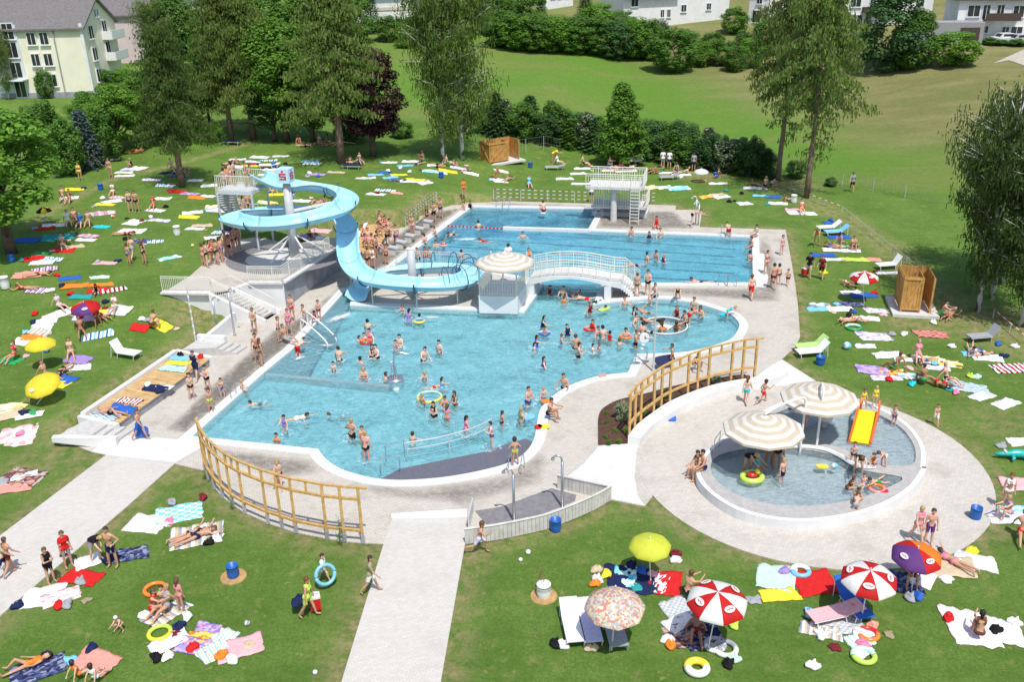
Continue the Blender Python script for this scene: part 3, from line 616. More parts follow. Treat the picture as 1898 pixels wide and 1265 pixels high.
# ================================================================ STRUCTURES ROUND THE POOL
M_STEEL = plain('stainless steel', (.55, .57, .60), .28, .06, 8, metal=.85)
M_GALV = plain('galvanised rail', (.62, .64, .64), .45, .08, 8, metal=.35)
M_CREAM = plain('cream painted rail', (.72, .70, .62), .5, .05, 8)
M_WRAIL = plain('white painted steel', (.78, .78, .77), .45, .04, 8)
M_WOOD = plain('timber posts', (.54, .33, .115), .6, .2, 5, .2, 30)
M_PLANK = plain('bench planks', (.56, .37, .17), .7, .18, 2.2, .2, 40)
M_CABIN = plain('larch boards', (.50, .265, .075), .65, .2, 2.5, .2, 40)
M_SOIL = plain('bark mulch', (.085, .042, .026), .95, .4, 6, .9, 18)
PX = Vector((.975, -.215, 0)); PY = Vector((.25, .968, 0)); Z = Vector((0, 0, 1))
def thing(name, base, label, cat, group=None): return empty(name, base, label=label, cat=cat, group=group)
def part(mb, name, m, parent, smooth=False, **kw):
    o = mb.build(name, m, None, smooth, **kw); o.parent = parent
    off = Vector((0, 0, 0)); q = parent
    while q is not None: off -= q.location; q = q.parent
    o.location = off; return o
def quadprism(mb, a, b, c, d, z0, z1): return prism(mb, [(p[0], p[1]) for p in (a, b, c, d)], z0, z1)
def lerp(a, b, t): return Vector(a).lerp(Vector(b), t)
def resample(pts, step):
    out = [Vector(pts[0])]; acc = 0
    for i in range(len(pts)-1):
        a, b = Vector(pts[i]), Vector(pts[i+1]); L = (b-a).length; d = step-acc
        while d <= L: out.append(a.lerp(b, d/L)); d += step
        acc = (L-(d-step)) if d > 0 else 0
        acc = L-(d-step)
    return out
def railing(pts, label, h=1.0, rails=(1.0, .12), bal=.14, m=None, post=1.6, r=.024, group=None, cat='railing', name='railing'):
    m = m or M_GALV; pts = [Vector(p) for p in pts]; t = thing(name, pts[0], label, cat, group)
    for k in rails: part(MB().tube([p+Z*(h*k) for p in pts], r if k == max(rails) else r*.7, 6), 'rail', m, t)
    pp = resample(pts, post)
    if (pp[-1]-pts[-1]).length > .4: pp.append(pts[-1])
    for p in pp: part(MB().tube([p, p+Z*h], r, 6), 'post', m, t)
    if bal:
        mb = MB()
        for p in resample(pts, bal): mb.beam(p+Z*(h*min(rails)), p+Z*(h*sorted(rails)[-2] if len(rails) > 2 else h), .022)
        part(mb, 'balusters', m, t, kind='stuff')
    return t

# --- slide plaza (upper terrace)
PZ = 1.7
PLZ = [U(a, b, PZ) for a, b in [(300, 544), (388, 545), (430, 538), (461, 526), (525, 526), (560, 500), (622, 462), (646, 448), (618, 440), (547, 452), (470, 440), (432, 446), (400, 470), (372, 494), (353, 511)]]
mb = MB(); mb.sheet([(p.x, p.y) for p in PLZ], (), PZ); mb.build('plaza_paving', M_PAV, kind='structure')
ringc = U(528, 478, PZ)
def arc_pts(c, rx, ry, a0, a1, n, z): return [(c.x+rx*math.cos(R(a0+(a1-a0)*i/n)), c.y+ry*math.sin(R(a0+(a1-a0)*i/n)), z) for i in range(n+1)]
mb = MB(); mb.sheet([p[:2] for p in arc_pts(ringc, 4.0, 3.4, 0, 355, 40, 0)], [[p[:2] for p in arc_pts(ringc, 2.7, 2.2, 0, 355, 32, 0)]], PZ+.006); mb.build('slide_pit_ring', M_DARKP, kind='structure')
mb = MB(); mb.sheet([p[:2] for p in arc_pts(ringc, 2.66, 2.16, 0, 355, 32, 0)], (), PZ+.008); mb.build('slide_pit_paving', M_CONC, kind='structure')
def wallquad(l, z0, z1, th=.25):
    mb = MB()
    for i in range(len(l)-1):
        a, b = Vector(l[i]), Vector(l[i+1]); a0 = a.copy(); b0 = b.copy()
        za, zb = (z1 if not callable(z1) else z1(i), z1 if not callable(z1) else z1(i+1))
        n_ = Vector((-(b-a).y, (b-a).x, 0)).normalized()*th
        vs = [Vector((a.x, a.y, z0)), Vector((b.x, b.y, z0)), Vector((b.x, b.y, zb)), Vector((a.x, a.y, za))]; vs += [v+n_ for v in vs]
        mb.add(vs, [(0, 1, 2, 3), (7, 6, 5, 4), (3, 2, 6, 7), (0, 3, 7, 4), (1, 5, 6, 2)])
    return mb
t = thing('retaining_wall', PLZ[0], 'white rendered wall under the slide terrace with its pointed end', 'wall')
part(wallquad([PLZ[0], PLZ[1]], -.3, PZ+.02), 'front_wall', M_WALL, t); part(MB().beam(PLZ[0]+Z*.06, PLZ[1]+Z*.06+PX*.1, .5, .12), 'coping', M_CONC, t)
t = thing('terrace_block', PLZ[4], 'white and grey terrace block with a small blue sign beside the steps', 'wall')
part(wallquad([PLZ[2], PLZ[3], PLZ[4]], -.3, PZ+.02), 'front_wall', M_WALL, t)
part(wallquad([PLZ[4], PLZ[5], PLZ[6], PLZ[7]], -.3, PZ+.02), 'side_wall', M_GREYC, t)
sgp = U(509, 532, 1.35); part(MB().box(sgp - PY*.10, (.62, .05, .26), R(-8)), 'sign', plain('blue sign', (.25, .55, .75), .4), t)
part(MB().beam(PLZ[3]+Z*.06, PLZ[4]+Z*.06, .35, .12), 'coping', M_CONC, t); part(MB().beam(PLZ[4]+Z*.06, PLZ[7]+Z*.06, .35, .12), 'coping', M_CONC, t)
# ramp parapet along the grey side
a, b = U(531, 537, 1.0), U(600, 490, 1.0); t = thing('ramp_parapet', a, 'sloping pale parapet along the grey side wall of the terrace', 'wall')
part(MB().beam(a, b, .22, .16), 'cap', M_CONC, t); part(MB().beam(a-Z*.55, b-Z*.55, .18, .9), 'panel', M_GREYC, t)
# stairs with stringers
def flight(name, top0, top1, bot0, bot1, z1, z0, n, label, m=None, stringers=True):
    t = thing(name, bot0, label, 'stairs'); m = m or M_STEP
    for i in range(n):
        f0, f1 = i/n, (i+1)/n; z = z1-(z1-z0)*(i+1)/(n+0.0) + (z1-z0)/n*.0
        a, b, c, d = lerp(top0, bot0, f0), lerp(top1, bot1, f0), lerp(top1, bot1, f1+.002), lerp(top0, bot0, f1+.002)
        part(quadprism(MB(), a, b, c, d, z0-.2, z1-(z1-z0)*i/n-(z1-z0)/n), 'step', m, t)
    return t
st0, st1, sb0, sb1 = U(390, 546, PZ), U(429, 537, PZ), U(488, 597, 0), U(512, 582, 0)
t = flight('terrace_stairs', st0, st1, sb0, sb1, PZ, 0, 11, 'concrete stairs between white side walls leading up to the slide terrace')
for a, b, nm in ((st0, sb0, 'side_wall'), (st1, sb1, 'side_wall')):
    a = Vector((a.x, a.y, 0)); b = Vector((b.x, b.y, 0)); d = (b-a).normalized(); o = Vector((d.y, -d.x, 0))*.13
    if nm and a.y > st0.y: o = -o
    mb = MB(); e = b+d*.25
    vs = [a-Z*.2, e-Z*.2, e+Z*.18, a+Z*(PZ+.14)]; vs = [v+o*.1 for v in vs]+[v+o*1.9 for v in vs]
    mb.add(vs, [(0, 1, 2, 3), (7, 6, 5, 4), (3, 2, 6, 7), (0, 3, 7, 4), (1, 5, 6, 2)]); part(mb, nm, M_WALL, t)
railing([U(302, 542, PZ), U(395, 544, PZ)], 'pale balustrade along the pointed end of the slide terrace', 1.05, (1, .9, .1), .12, M_CREAM)
railing([st0+PY*.1, Vector((sb0.x, sb0.y, 0))+PY*.1], 'balustrade following the terrace stairs on the lawn side', 1.05, (1, .86, .12), .14, M_CREAM)
railing([st1+Z*0, Vector((sb1.x, sb1.y, 0))], 'balustrade following the terrace stairs on the slide side', 1.0, (1, .5), 0, M_CREAM)
railing([U(461, 523, PZ), U(523, 523, PZ), U(560, 498, PZ), U(612, 466, PZ)], 'balustrade round the corner of the slide terrace above the blue sign', 1.05, (1, .88, .12), .13, M_CREAM)
# low white wall beside the two showers + shower posts
wl = [U(431, 583, .9), U(368, 625, .8)]
t = thing('garden_wall', Vector((wl[0].x, wl[0].y, 0)), 'low sloping white wall between the lawn and the deck showers', 'wall')
part(wallquad([wl[0], wl[1]], -.2, lambda i: (1.05, .62)[i], .24), 'wall', M_WALL, t); e0 = U(368, 627, .55); part(MB().box(e0+PX*.85+Vector((0, 0, -.15)), (1.75, .3, .75), R(-12)), 'wall_end', M_WALL, t)
def shower_post(base, label, h=2.45, side=-1, m=None):
    t = thing('shower_post', base, label, 'shower', 'shower posts'); m = m or M_STEEL
    part(MB().tube([base, base+Z*(h*.45), base+Z*(h-.25)], [.062, .06, .055], 8), 'post', m, t, True)
    q = base+Z*(h-.25); dx = PX*side
    part(MB().tube(spl([q, q+Z*.18+dx*.05, q+Z*.25+dx*.18, q+Z*.2+dx*.33, q+Z*.12+dx*.38], 4), .04, 8), 'arm', m, t, True)
    part(MB().lathe([(.05, .06), (.085, 0), (.08, -.03), (0.001, -.03)], 10, q+Z*.08+dx*.39), 'shower_head', m, t, True)
    part(MB().lathe([(.11, 0), (.11, .03), (.06, .04)], 10, base), 'base_plate', m, t)
shower_post(U(435, 622), 'steel shower post beside the terrace stairs, nearer to the pool', 3.0, 1); shower_post(U(404, 620), 'steel shower post beside the low white wall', 2.4, 1)
b0 = T(363, 634); t = thing('lamp_post', b0, 'thin striped grey pole on the lawn beside the deck showers', 'pole'); part(MB().tube([b0, b0+Z*3.4], [.05, .04], 8), 'pole', M_GALV, t)
for k in range(6): part(MB().lathe([(.056, 0), (.056, .16)], 8, b0+Z*(.5+k*.45)), 'band', M_WRAIL, t)
# --- timber sun deck with curbs and two short stairs
BT = .46
bk0, bk1, bf1, bf0 = U(158, 772, BT), U(330, 654, BT), U(388, 666, BT), U(219, 786, BT)
t = thing('sun_deck', Vector((bf0.x, bf0.y, 0)), 'long timber sunbathing platform with pale edge beside the pool', 'sun deck')
nb = 44
for i in range(nb):
    f0, f1 = i/nb, (i+.86)/nb; part(quadprism(MB(), lerp(bk0, bk1, f0), lerp(bk0, bk1, f1), lerp(bf0, bf1, f1), lerp(bf0, bf1, f0), BT-.05, BT + .006*math.sin(i*2.7)), 'plank', M_PLANK, t)
part(quadprism(MB(), lerp(bk0, bf0, .02), lerp(bk1, bf1, .02), lerp(bk1, bf1, .975), lerp(bk0, bf0, .975), -.1, BT-.055), 'base', M_GREYC, t)
kb = (bk0-bf0).normalized()
part(MB().beam(bk0+kb*.14+Z*.02, bk1+kb*.14+Z*.02, .26, .3), 'back_kerb', M_WHITE, t)
for p, q, s_ in ((bk0, bf0, -1), (bk1, bf1, 1)):
    d = PY*(.14*s_); a_ = p+d+kb*.27; b_ = q+d-kb*.06; part(MB().beam(Vector((a_.x, a_.y, .16)), Vector((b_.x, b_.y, .16)), .25, .75), 'end_wall', M_WALL, t)
for (ta, tb, la, lb, wl_, lab) in (((108, 808), (160, 778), (172, 812), (205, 789), True, 'short concrete steps with a white side wall at the near end of the sun deck'),
                                   ((338, 648), (368, 629), (402, 650), (422, 637), False, 'short concrete steps between the sun deck and the deck showers')):
    A, B, C_, D = U(*ta, .5), U(*tb, .5), U(*lb, .33), U(*la, .33); e = U(la[0]+26, la[1]+14, 0); f = U(lb[0]+22, lb[1]+11, 0)
    t = thing('garden_steps', Vector((D.x, D.y, 0)), lab, 'stairs')
    A2, B2 = lerp(A, D, 1.0), lerp(B, C_, 1.0)
    part(quadprism(MB(), A, B, C_, D, -.2, .5), 'landing', M_STEP, t)
    ex = ((D-A).normalized()); ex.z = 0
    for i in range(3):
        o0, o1 = ex*(.36*i), ex*(.36*(i+1)); part(quadprism(MB(), D+o0, C_+o0, C_+o1, D+o1, -.2, .375-.125*i), 'step', M_STEP, t)
    if wl_:
        a_, b_ = A-ex*.2, D+ex*1.2; n_ = Vector((ex.y, -ex.x, 0)).normalized()*.16; mb = MB()
        vs = [Vector((a_.x, a_.y, .3)), Vector((b_.x, b_.y, -.2)), Vector((b_.x, b_.y, .42)), Vector((a_.x, a_.y, .56))]; vs = [v+n_*.1 for v in vs]+[v+n_*1.8 for v in vs]
        mb.add(vs, [(0, 1, 2, 3), (7, 6, 5, 4), (3, 2, 6, 7), (0, 3, 7, 4), (1, 5, 6, 2)]); part(mb, 'side_wall', M_WALL, t)
# timber seats by the lap pool with white kerb
q = [U(a, b, .45) for a, b in [(655, 462), (668, 420), (690, 404), (735, 405), (733, 424), (690, 478)]]
t = thing('sun_deck', Vector((q[5].x, q[5].y, 0)), 'small timber sunbathing platform with white kerb behind the slide drop', 'sun deck')
a0, a1, b1, b0 = q[0], q[2], q[3]-PY*.3, q[5]
for i in range(16):
    f0, f1 = i/16, (i+.88)/16; part(quadprism(MB(), lerp(a0, a1, f0), lerp(a0, a1, f1), lerp(b0, b1, f1), lerp(b0, b1, f0), .38, .45), 'plank', M_PLANK, t)
part(quadprism(MB(), lerp(a0, b0, .03), lerp(a1, b1, .03), lerp(a1, b1, .97), lerp(a0, b0, .97), -.1, .375), 'base', M_GREYC, t)
part(MB().beam(a0-PX*.15-Z*.1, a1-PX*.15-Z*.1, .28, .55), 'back_kerb', M_WALL, t); part(MB().beam(a1+PY*.14-Z*.1, b1+PY*.14+PX*.1-Z*.1, .28, .6), 'end_wall', M_WALL, t)

# ---------------------------------------------------------------- water slide
M_SLIDE = plain('blue fibreglass', (.36, .67, .82), .3, .05, 2, spec=.5); M_SLIDEJ = plain('dark blue clamp', (.03, .10, .19), .5)
SL = [(478, 331, 6.3), (513, 346, 6.05), (535, 351, 5.95), (565, 352, 5.8), (602, 356, 5.62), (631, 365, 5.45), (645, 378, 5.3), (631, 394.6, 5.15), (602, 406, 5.0), (557, 417, 4.85), (513, 423, 4.7), (469, 423, 4.55), (439, 417, 4.45), (429, 411, 4.4), (442, 405, 4.3), (483, 399, 4.15), (520, 397.5, 4.0), (565, 395, 3.9), (605, 398, 3.8), (632, 412, 3.6), (644, 435, 3.1), (645, 460, 2.55), (648, 485, 2.1), (657, 505, 1.8), (675, 520, 1.6), (709, 530, 1.45), (753, 535, 1.35), (797, 536, 1.28), (834, 534, 1.2), (864, 527, 1.1), (874, 517, 1.0), (864, 508, .95), (834, 504, .88), (783, 505, .8), (738, 509, .72), (712, 514, .65), (685, 527, .55), (668, 545, .4), (663, 558, .12)]
SC = spl([U(*p) for p in SL], 5)
for _ in range(6): SC = [SC[0]] + [(SC[i-1]+SC[i]*2+SC[i+1])/4 for i in range(1, len(SC)-1)] + [SC[-1]]
slide = thing('water_slide', U(545, 476, PZ), 'light blue spiral water slide with open trough curling down to the pool', 'water slide')
BANK = []
def trough(pts, mb, base=0, w=.66, dep=.54, th=.06):
    prof = []; K = 9
    for i in range(K): a = math.pi*i/(K-1); prof.append((-w*math.cos(a), dep*(1-math.sin(a))**1.0 if 0 < i < K-1 else dep))
    prof = [(-w-.10, dep-.06), (-w-.10, dep+.02), (-w, dep+.02)] + prof[1:-1] + [(w, dep+.02), (w+.10, dep+.02), (w+.10, dep-.06)]
    outp = [(w+th*.6, dep-.06)] + [((w+th)*math.cos(math.pi*i/(K-1)), (dep+th)*(1-math.sin(math.pi*i/(K-1)))-th) for i in range(1, K-1)] + [(-w-th*.6, dep-.06)]
    ring = prof + outp; n = len(ring); vs = []
    for i, p in enumerate(pts):
        gi = base+i
        d = (pts[min(i+1, len(pts)-1)]-pts[max(i-1, 0)]).normalized(); x = d.cross(Z).normalized(); y = x.cross(d).normalized()
        bk = BANK[gi]; d = DIRS[gi]; x = d.cross(Z).normalized(); y = x.cross(d).normalized(); x2 = x*math.cos(bk)+y*math.sin(bk); y2 = y*math.cos(bk)-x*math.sin(bk)
        vs += [p + x2*a + y2*(b-.05) for a, b in ring]
    fs = [(i*n+k, i*n+(k+1) % n, (i+1)*n+(k+1) % n, (i+1)*n+k) for i in range(len(pts)-1) for k in range(n)]
    fs += [tuple(range(n-1, -1, -1)), tuple((len(pts)-1)*n+k for k in range(n))]
    mb.add(vs, fs); return mb
for k in range(len(SC)):
    d0 = SC[k]-SC[max(0, k-4)]; d1 = SC[min(len(SC)-1, k+4)]-SC[k]
    BANK.append(max(-.35, min(.35, -.55*d0.normalized().cross(d1.normalized()).z)) if d0.length > 0 and d1.length > 0 else 0)
for _ in range(12): BANK = [BANK[0]]+[(BANK[k-1]+BANK[k]+BANK[k+1])/3 for k in range(1, len(BANK)-1)]+[BANK[-1]]
DIRS = [(SC[min(k+1, len(SC)-1)]-SC[max(k-1, 0)]).normalized() for k in range(len(SC))]
seg = 11
i = 0
while i < len(SC)-2:
    j = min(i+seg, len(SC)-1)
    if len(SC)-1-j < 4: j = len(SC)-1
    o = part(trough(SC[i:j+1], MB(), i), 'trough_section', M_SLIDE, slide, True)
    p = SC[j]; d = (SC[j]-SC[j-1]).normalized(); x = d.cross(Z).normalized()
    pts = [p + x*(.84*math.cos(a)) + Z*(.60-.86*math.sin(a)-.02) for a in [math.pi*k/10 for k in range(11)]]
    if j < len(SC)-1: part(MB().tube(pts, .045, 6), 'clamp', M_SLIDEJ, slide)
    i = j
def nearest(q): return min(SC, key=lambda s: (s.x-q[0])**2+(s.y-q[1])**2)
M_MAST = plain('grey painted mast', (.50, .51, .52), .5, .08, 2)
b1 = U(547, 476, PZ); top1 = b1 + Z*5.1
mast = part(MB().tube([b1, b1+Z*2.5, top1], [.34, .30, .26], 14), 'mast', M_MAST, slide, True)
b2 = U(767, 552, 0); top2 = b2+Z*3.35
mast2 = part(MB().tube([b2, b2+Z*1.7, top2], [.30, .28, .25], 14), 'mast', M_MAST, slide, True)
part(MB().lathe([(.25, 0), (.27, .05), (.12, .16)], 14, top2), 'mast_cap', M_WRAIL, slide)
for k in (12, 26, 40, 50, 62, 72, 84): 
    if k < len(SC):
        p = SC[k]; part(MB().beam(p-Z*.15, Vector((b1.x, b1.y, p.z-.5)), .12, .16), 'support_arm', M_WRAIL, slide)
for k in (118, 127, 137, 147, 157, 166, 176):
    if k < len(SC):
        p = SC[k]; part(MB().beam(p-Z*.12, Vector((b2.x, b2.y, max(.4, p.z-.1))), .10, .14), 'support_arm', M_WRAIL, slide)
for k in (122, 132, 142, 152, 162, 172): 
    p = SC[k]; part(MB().tube([p-Z*.1, Vector((p.x, p.y, 0))], .05, 6), 'prop', M_GALV, slide)
for k in (100, 107, 114): p = SC[k]; part(MB().tube([p-Z*.1, Vector((p.x, p.y, .0))], .06, 6), 'prop', M_GALV, slide)
for a in range(5):
    an = R(72*a+20); part(MB().beam(b1+Z*1.7, b1+Vector((math.cos(an)*2.3, math.sin(an)*2.0, .1)), .09), 'brace', M_WRAIL, slide)
# hoops over the end of the lower loop
for k in range(139, 168, 4):
    p = SC[k]; d = (SC[k+1]-SC[k-1]).normalized(); x = d.cross(Z).normalized()
    part(MB().tube([p + x*(.74*math.cos(a)) + Z*(.55+.85*math.sin(a)) for a in [math.pi*q/10 for q in range(11)]], .03, 6), 'hoop', M_SLIDEJ, slide)
# lamp box with the red savings-bank style S on the mast
sb = top1+Z*.62; box = part(MB().box(sb, (.86, .86, .95), R(-14)), 'sign_box', plain('pale blue box', (.50, .74, .85), .35, .03), slide)
M_RED = plain('signal red', (.55, .02, .025), .4, .05)
for face, dirv in (('front', Vector((-.242, -.970, 0))), ('side', Vector((.970, -.242, 0)))):
    rx = Vector((-dirv.y, dirv.x, 0)); c = sb + dirv*.437
    mb = MB()
    for (u_, v_, w_, h_) in ((0, .16, .46, .09), (-.185, .07, .09, .13), (0, -.02, .46, .09), (.185, -.11, .09, .13), (0, -.2, .46, .09), (0, .34, .13, .12)):
        mb.box(c + rx*u_*1.05 + Z*v_*.95, (w_*1.05, .03, h_*.9), math.atan2(rx.y, rx.x))
    part(mb, 'letter', M_RED, box)
# start platform, its rails, and the curved stair
pc = U(452, 352, 5.75); t = thing('slide_tower', Vector((pc.x, pc.y, 1.7)), 'slide start tower with grey platform, balustrade and curved stairs full of waiting people', 'tower')
M_GRID = plain('grating', (.55, .57, .58), .5, .1, 20)
pl = [pc - PX*1.5 - PY*1.0, pc + PX*1.1 - PY*1.0, pc + PX*1.1 + PY*1.2, pc - PX*1.5 + PY*1.2]
part(quadprism(MB(), *pl, 5.65, 5.85), 'platform', M_GRID, t)
for p in pl: part(MB().tube([Vector((p.x, p.y, 1.6)), Vector((p.x, p.y, 5.65))], .08, 8), 'column', M_GALV, t)
mb = MB()
for a, b in ((pl[0], pl[1]), (pl[1]+PY*.1, pl[1]+PY*.7), (pl[2], pl[3])):
    a = Vector((a.x, a.y, 5.85)); b = Vector((b.x, b.y, 5.85)); mb.tube([a+Z*1.1, b+Z*1.1], .03, 6); mb.tube([a+Z*.1, b+Z*.1], .02, 6)
    for p in resample([a, b], .14): mb.beam(p+Z*.1, p+Z*1.1, .022)
part(mb, 'balustrade', M_CREAM, t)
STP = spl([U(470, 400, 2.0), U(446, 398, 2.4), U(430, 388, 3.1), U(421, 373, 4.0), U(419, 358, 4.9), U(426, 345, 5.6), U(437, 343, 5.85)], 5); STP = resample(STP, .42)
for k in range(len(STP)-1):
    a, b = STP[k], STP[k+1]; d = (b-a); rz = math.atan2(d.y, d.x); part(MB().box((a+b)/2, (.40, 1.35, .07), rz), 'step', M_GRID, t)
for s_ in (-1, 1):
    l = []
    for k in range(len(STP)):
        d = (STP[min(k+1, len(STP)-1)]-STP[max(k-1, 0)]); d.z = 0; d.normalize(); l.append(STP[k]+Vector((-d.y, d.x, 0))*(.68*s_))
    mb = MB(); mb.tube([p+Z*1.0 for p in l], .03, 6); mb.tube([p-Z*.08 for p in l], .07, 6)
    for p in l: mb.beam(p, p+Z*1.0, .025)
    part(mb, 'stair_rail', M_CREAM, t)
# splash foam at the slide mouth and in the whirlpool
def foam_mat():
    m, n, b = nodes('white water'); L = n.links.new; b.inputs['Base Color'].default_value = (.86, .9, .92, 1); b.inputs['Roughness'].default_value = .7
    tc = N(n, 'ShaderNodeTexCoord'); nz = N(n, 'ShaderNodeTexNoise'); nz.inputs['Scale'].default_value = 4.5; nz.inputs['Detail'].default_value = 8; nz.inputs['Roughness'].default_value = .75
    L(tc.outputs['Object'], nz.inputs['Vector']); ln = N(n, 'ShaderNodeVectorMath', operation='LENGTH'); L(tc.outputs['Object'], ln.inputs[0])
    ma = N(n, 'ShaderNodeMath', operation='MULTIPLY_ADD'); L(ln.outputs[1], ma.inputs[0]); ma.inputs[1].default_value = -.62; ma.inputs[2].default_value = .27
    ad = N(n, 'ShaderNodeMath', operation='ADD'); L(nz.outputs[0], ad.inputs[0]); L(ma.outputs[0], ad.inputs[1])
    mr = N(n, 'ShaderNodeMapRange'); mr.inputs[1].default_value = .42; mr.inputs[2].default_value = .72; L(ad.outputs[0], mr.inputs[0]); L(mr.outputs[0], b.inputs['Alpha']); return m
M_FOAM = foam_mat()
def foam(pxy, r, ry=None, z=-.04, label='', ang=0, name='foam'):
    me = MB(); n_ = 24; ry = ry or r
    for j in range(5):
        for i in range(n_):
            a = 2*math.pi*i/n_; k = (j+.001)/4; me.v.append((k*math.cos(a), k*math.sin(a), .04*noise.noise((k*3*math.cos(a), k*3*math.sin(a), r))))
    for j in range(4):
        for i in range(n_): me.f.append((j*n_+i, j*n_+(i+1) % n_, (j+1)*n_+(i+1) % n_, (j+1)*n_+i))
    o = ob(name, me.mesh(name, True), M_FOAM, None, U(*pxy, z), ang, (r, ry, 1)); o['kind'] = 'stuff'; o['label'] = label; return o
foam((630, 588), 1.9, .75, label='churning white water where the slide empties', ang=R(50)); foam((606, 640), .8, .3, label='small splash beside the pool stairs'); foam((555, 664), .55, .35, label='splash round the boy in red trunks', ang=1)
foam((864, 443), 1.7, .7, label='ring of splash in the lap pool'); foam((1008, 395), .8, .5, label='splash under the jumping bather'); foam((800, 588), .9, .3, label='patch of rippled water by the platform')
# --- cast platform edge beam below the slide
a, b = U(652, 567, .1), U(884, 575, .1); 

# ---------------------------------------------------------------- pavilion, bridge, big parasols
def canopy_mat():
    m, n, b = nodes('striped canopy'); L = n.links.new; b.inputs['Roughness'].default_value = .85; b.inputs['Specular IOR Level'].default_value = .15
    tc = N(n, 'ShaderNodeTexCoord'); vm = N(n, 'ShaderNodeVectorMath', operation='MULTIPLY'); vm.inputs[1].default_value = (1, 1, 0); L(tc.outputs['Object'], vm.inputs[0])
    sp = N(n, 'ShaderNodeSeparateXYZ'); L(vm.outputs[0], sp.inputs[0]); at = N(n, 'ShaderNodeMath', operation='ARCTAN2'); L(sp.outputs[1], at.inputs[0]); L(sp.outputs[0], at.inputs[1])
    # distance to the edge of a ten sided panel: r*cos(angle to panel axis)
    q = N(n, 'ShaderNodeMath', operation='DIVIDE'); L(at.outputs[0], q.inputs[0]); q.inputs[1].default_value = 2*math.pi/10
    f = N(n, 'ShaderNodeMath', operation='FRACT'); L(q.outputs[0], f.inputs[0]); s = N(n, 'ShaderNodeMath', operation='SUBTRACT'); L(f.outputs[0], s.inputs[0]); s.inputs[1].default_value = .5
    a2 = N(n, 'ShaderNodeMath', operation='MULTIPLY'); L(s.outputs[0], a2.inputs[0]); a2.inputs[1].default_value = 2*math.pi/10; co = N(n, 'ShaderNodeMath', operation='COSINE'); L(a2.outputs[0], co.inputs[0])
    ln = N(n, 'ShaderNodeVectorMath', operation='LENGTH'); L(vm.outputs[0], ln.inputs[0]); d = N(n, 'ShaderNodeMath', operation='MULTIPLY'); L(ln.outputs[1], d.inputs[0]); L(co.outputs[0], d.inputs[1])
    k = N(n, 'ShaderNodeMath', operation='MULTIPLY'); L(d.outputs[0], k.inputs[0]); k.inputs[1].default_value = 2.75; fr = N(n, 'ShaderNodeMath', operation='FRACT'); L(k.outputs[0], fr.inputs[0])
    cr = N(n, 'ShaderNodeValToRGB'); e = cr.color_ramp.elements; e[0].position = .42; e[0].color = (.76, .73, .67, 1); e[1].position = .52; e[1].color = (.62, .53, .41, 1); L(fr.outputs[0], cr.inputs[0]); L(cr.outputs[0], b.inputs['Base Color'])
    out = n.nodes['Material Output']; tr = N(n, 'ShaderNodeBsdfTranslucent'); mm = N(n, 'ShaderNodeMixShader'); mm.inputs[0].default_value = .25; L(cr.outputs[0], tr.inputs[0]); L(b.outputs[0], mm.inputs[1]); L(tr.outputs[0], mm.inputs[2]); L(mm.outputs[0], out.inputs[0])
    return m
M_CANOPY = canopy_mat()
def big_parasol(cpx, basepx, zc, rad, label, basez=0., arm=True):
    c = U(cpx[0], cpx[1], zc); b = U(basepx[0], basepx[1], basez); t = thing('cantilever_parasol', b, label, 'parasol', 'striped cantilever parasols')
    mb = MB(); n = 10; rows = [(0.02, .62), (.35, .47), (.7, .25), (1.0, 0.0)]
    for r_, z_ in rows:
        for k in range(n): a = 2*math.pi*k/n; mb.v.append((rad*r_*math.cos(a), rad*r_*math.sin(a), z_))
    for i in range(3):
        for k in range(n): mb.f.append((i*n+k, (i+1)*n+k, (i+1)*n+(k+1) % n, i*n+(k+1) % n))
    mb.v += [(rad*1.005*math.cos(2*math.pi*k/n), rad*1.005*math.sin(2*math.pi*k/n), -.10) for k in range(n)]
    for k in range(n): mb.f.append((3*n+k, 4*n+k, 4*n+(k+1) % n, 3*n+(k+1) % n))
    o = mb.build('canopy', M_CANOPY); o.parent = t; o.location = c-b; o.rotation_euler = (0, 0, .2)
    apex = c+Z*.62
    for k in range(n): a = 2*math.pi*k/n+.2; part(MB().beam(apex-Z*.06, c+Vector((rad*.98*math.cos(a), rad*.98*math.sin(a), -.03)), .035), 'rib', M_WRAIL, t)
    d = Vector((b.x-c.x, b.y-c.y, 0)); top = Vector((b.x, b.y, apex.z+.1))
    if d.length > .5:
        path = spl([b, b+Z*(apex.z-b.z)*.6, Vector((b.x, b.y, apex.z-.12)), top+(apex-top)*.12+Z*.14, apex+Z*.2+(top-apex)*.3, apex+Z*.06], 5)
    else: path = [b, apex+Z*.1]
    part(MB().tube(path, .055, 8), 'mast', M_WRAIL, t, True); part(MB().lathe([(.16, 0), (.16, .04), (.07, .05), (.07, .35)], 12, b), 'base', M_STEEL, t)
    return t
big_parasol((936, 486), (927, 577), 3.25, 1.85, 'cream striped cantilever parasol over the pavilion beside the arched bridge')
big_parasol((1415, 795), (1481, 851), 2.3, 1.72, 'nearer cream striped cantilever parasol over the toddler pool')
big_parasol((1519, 738), (1511, 847), 2.5, 1.72, 'farther cream striped cantilever parasol over the toddler pool')
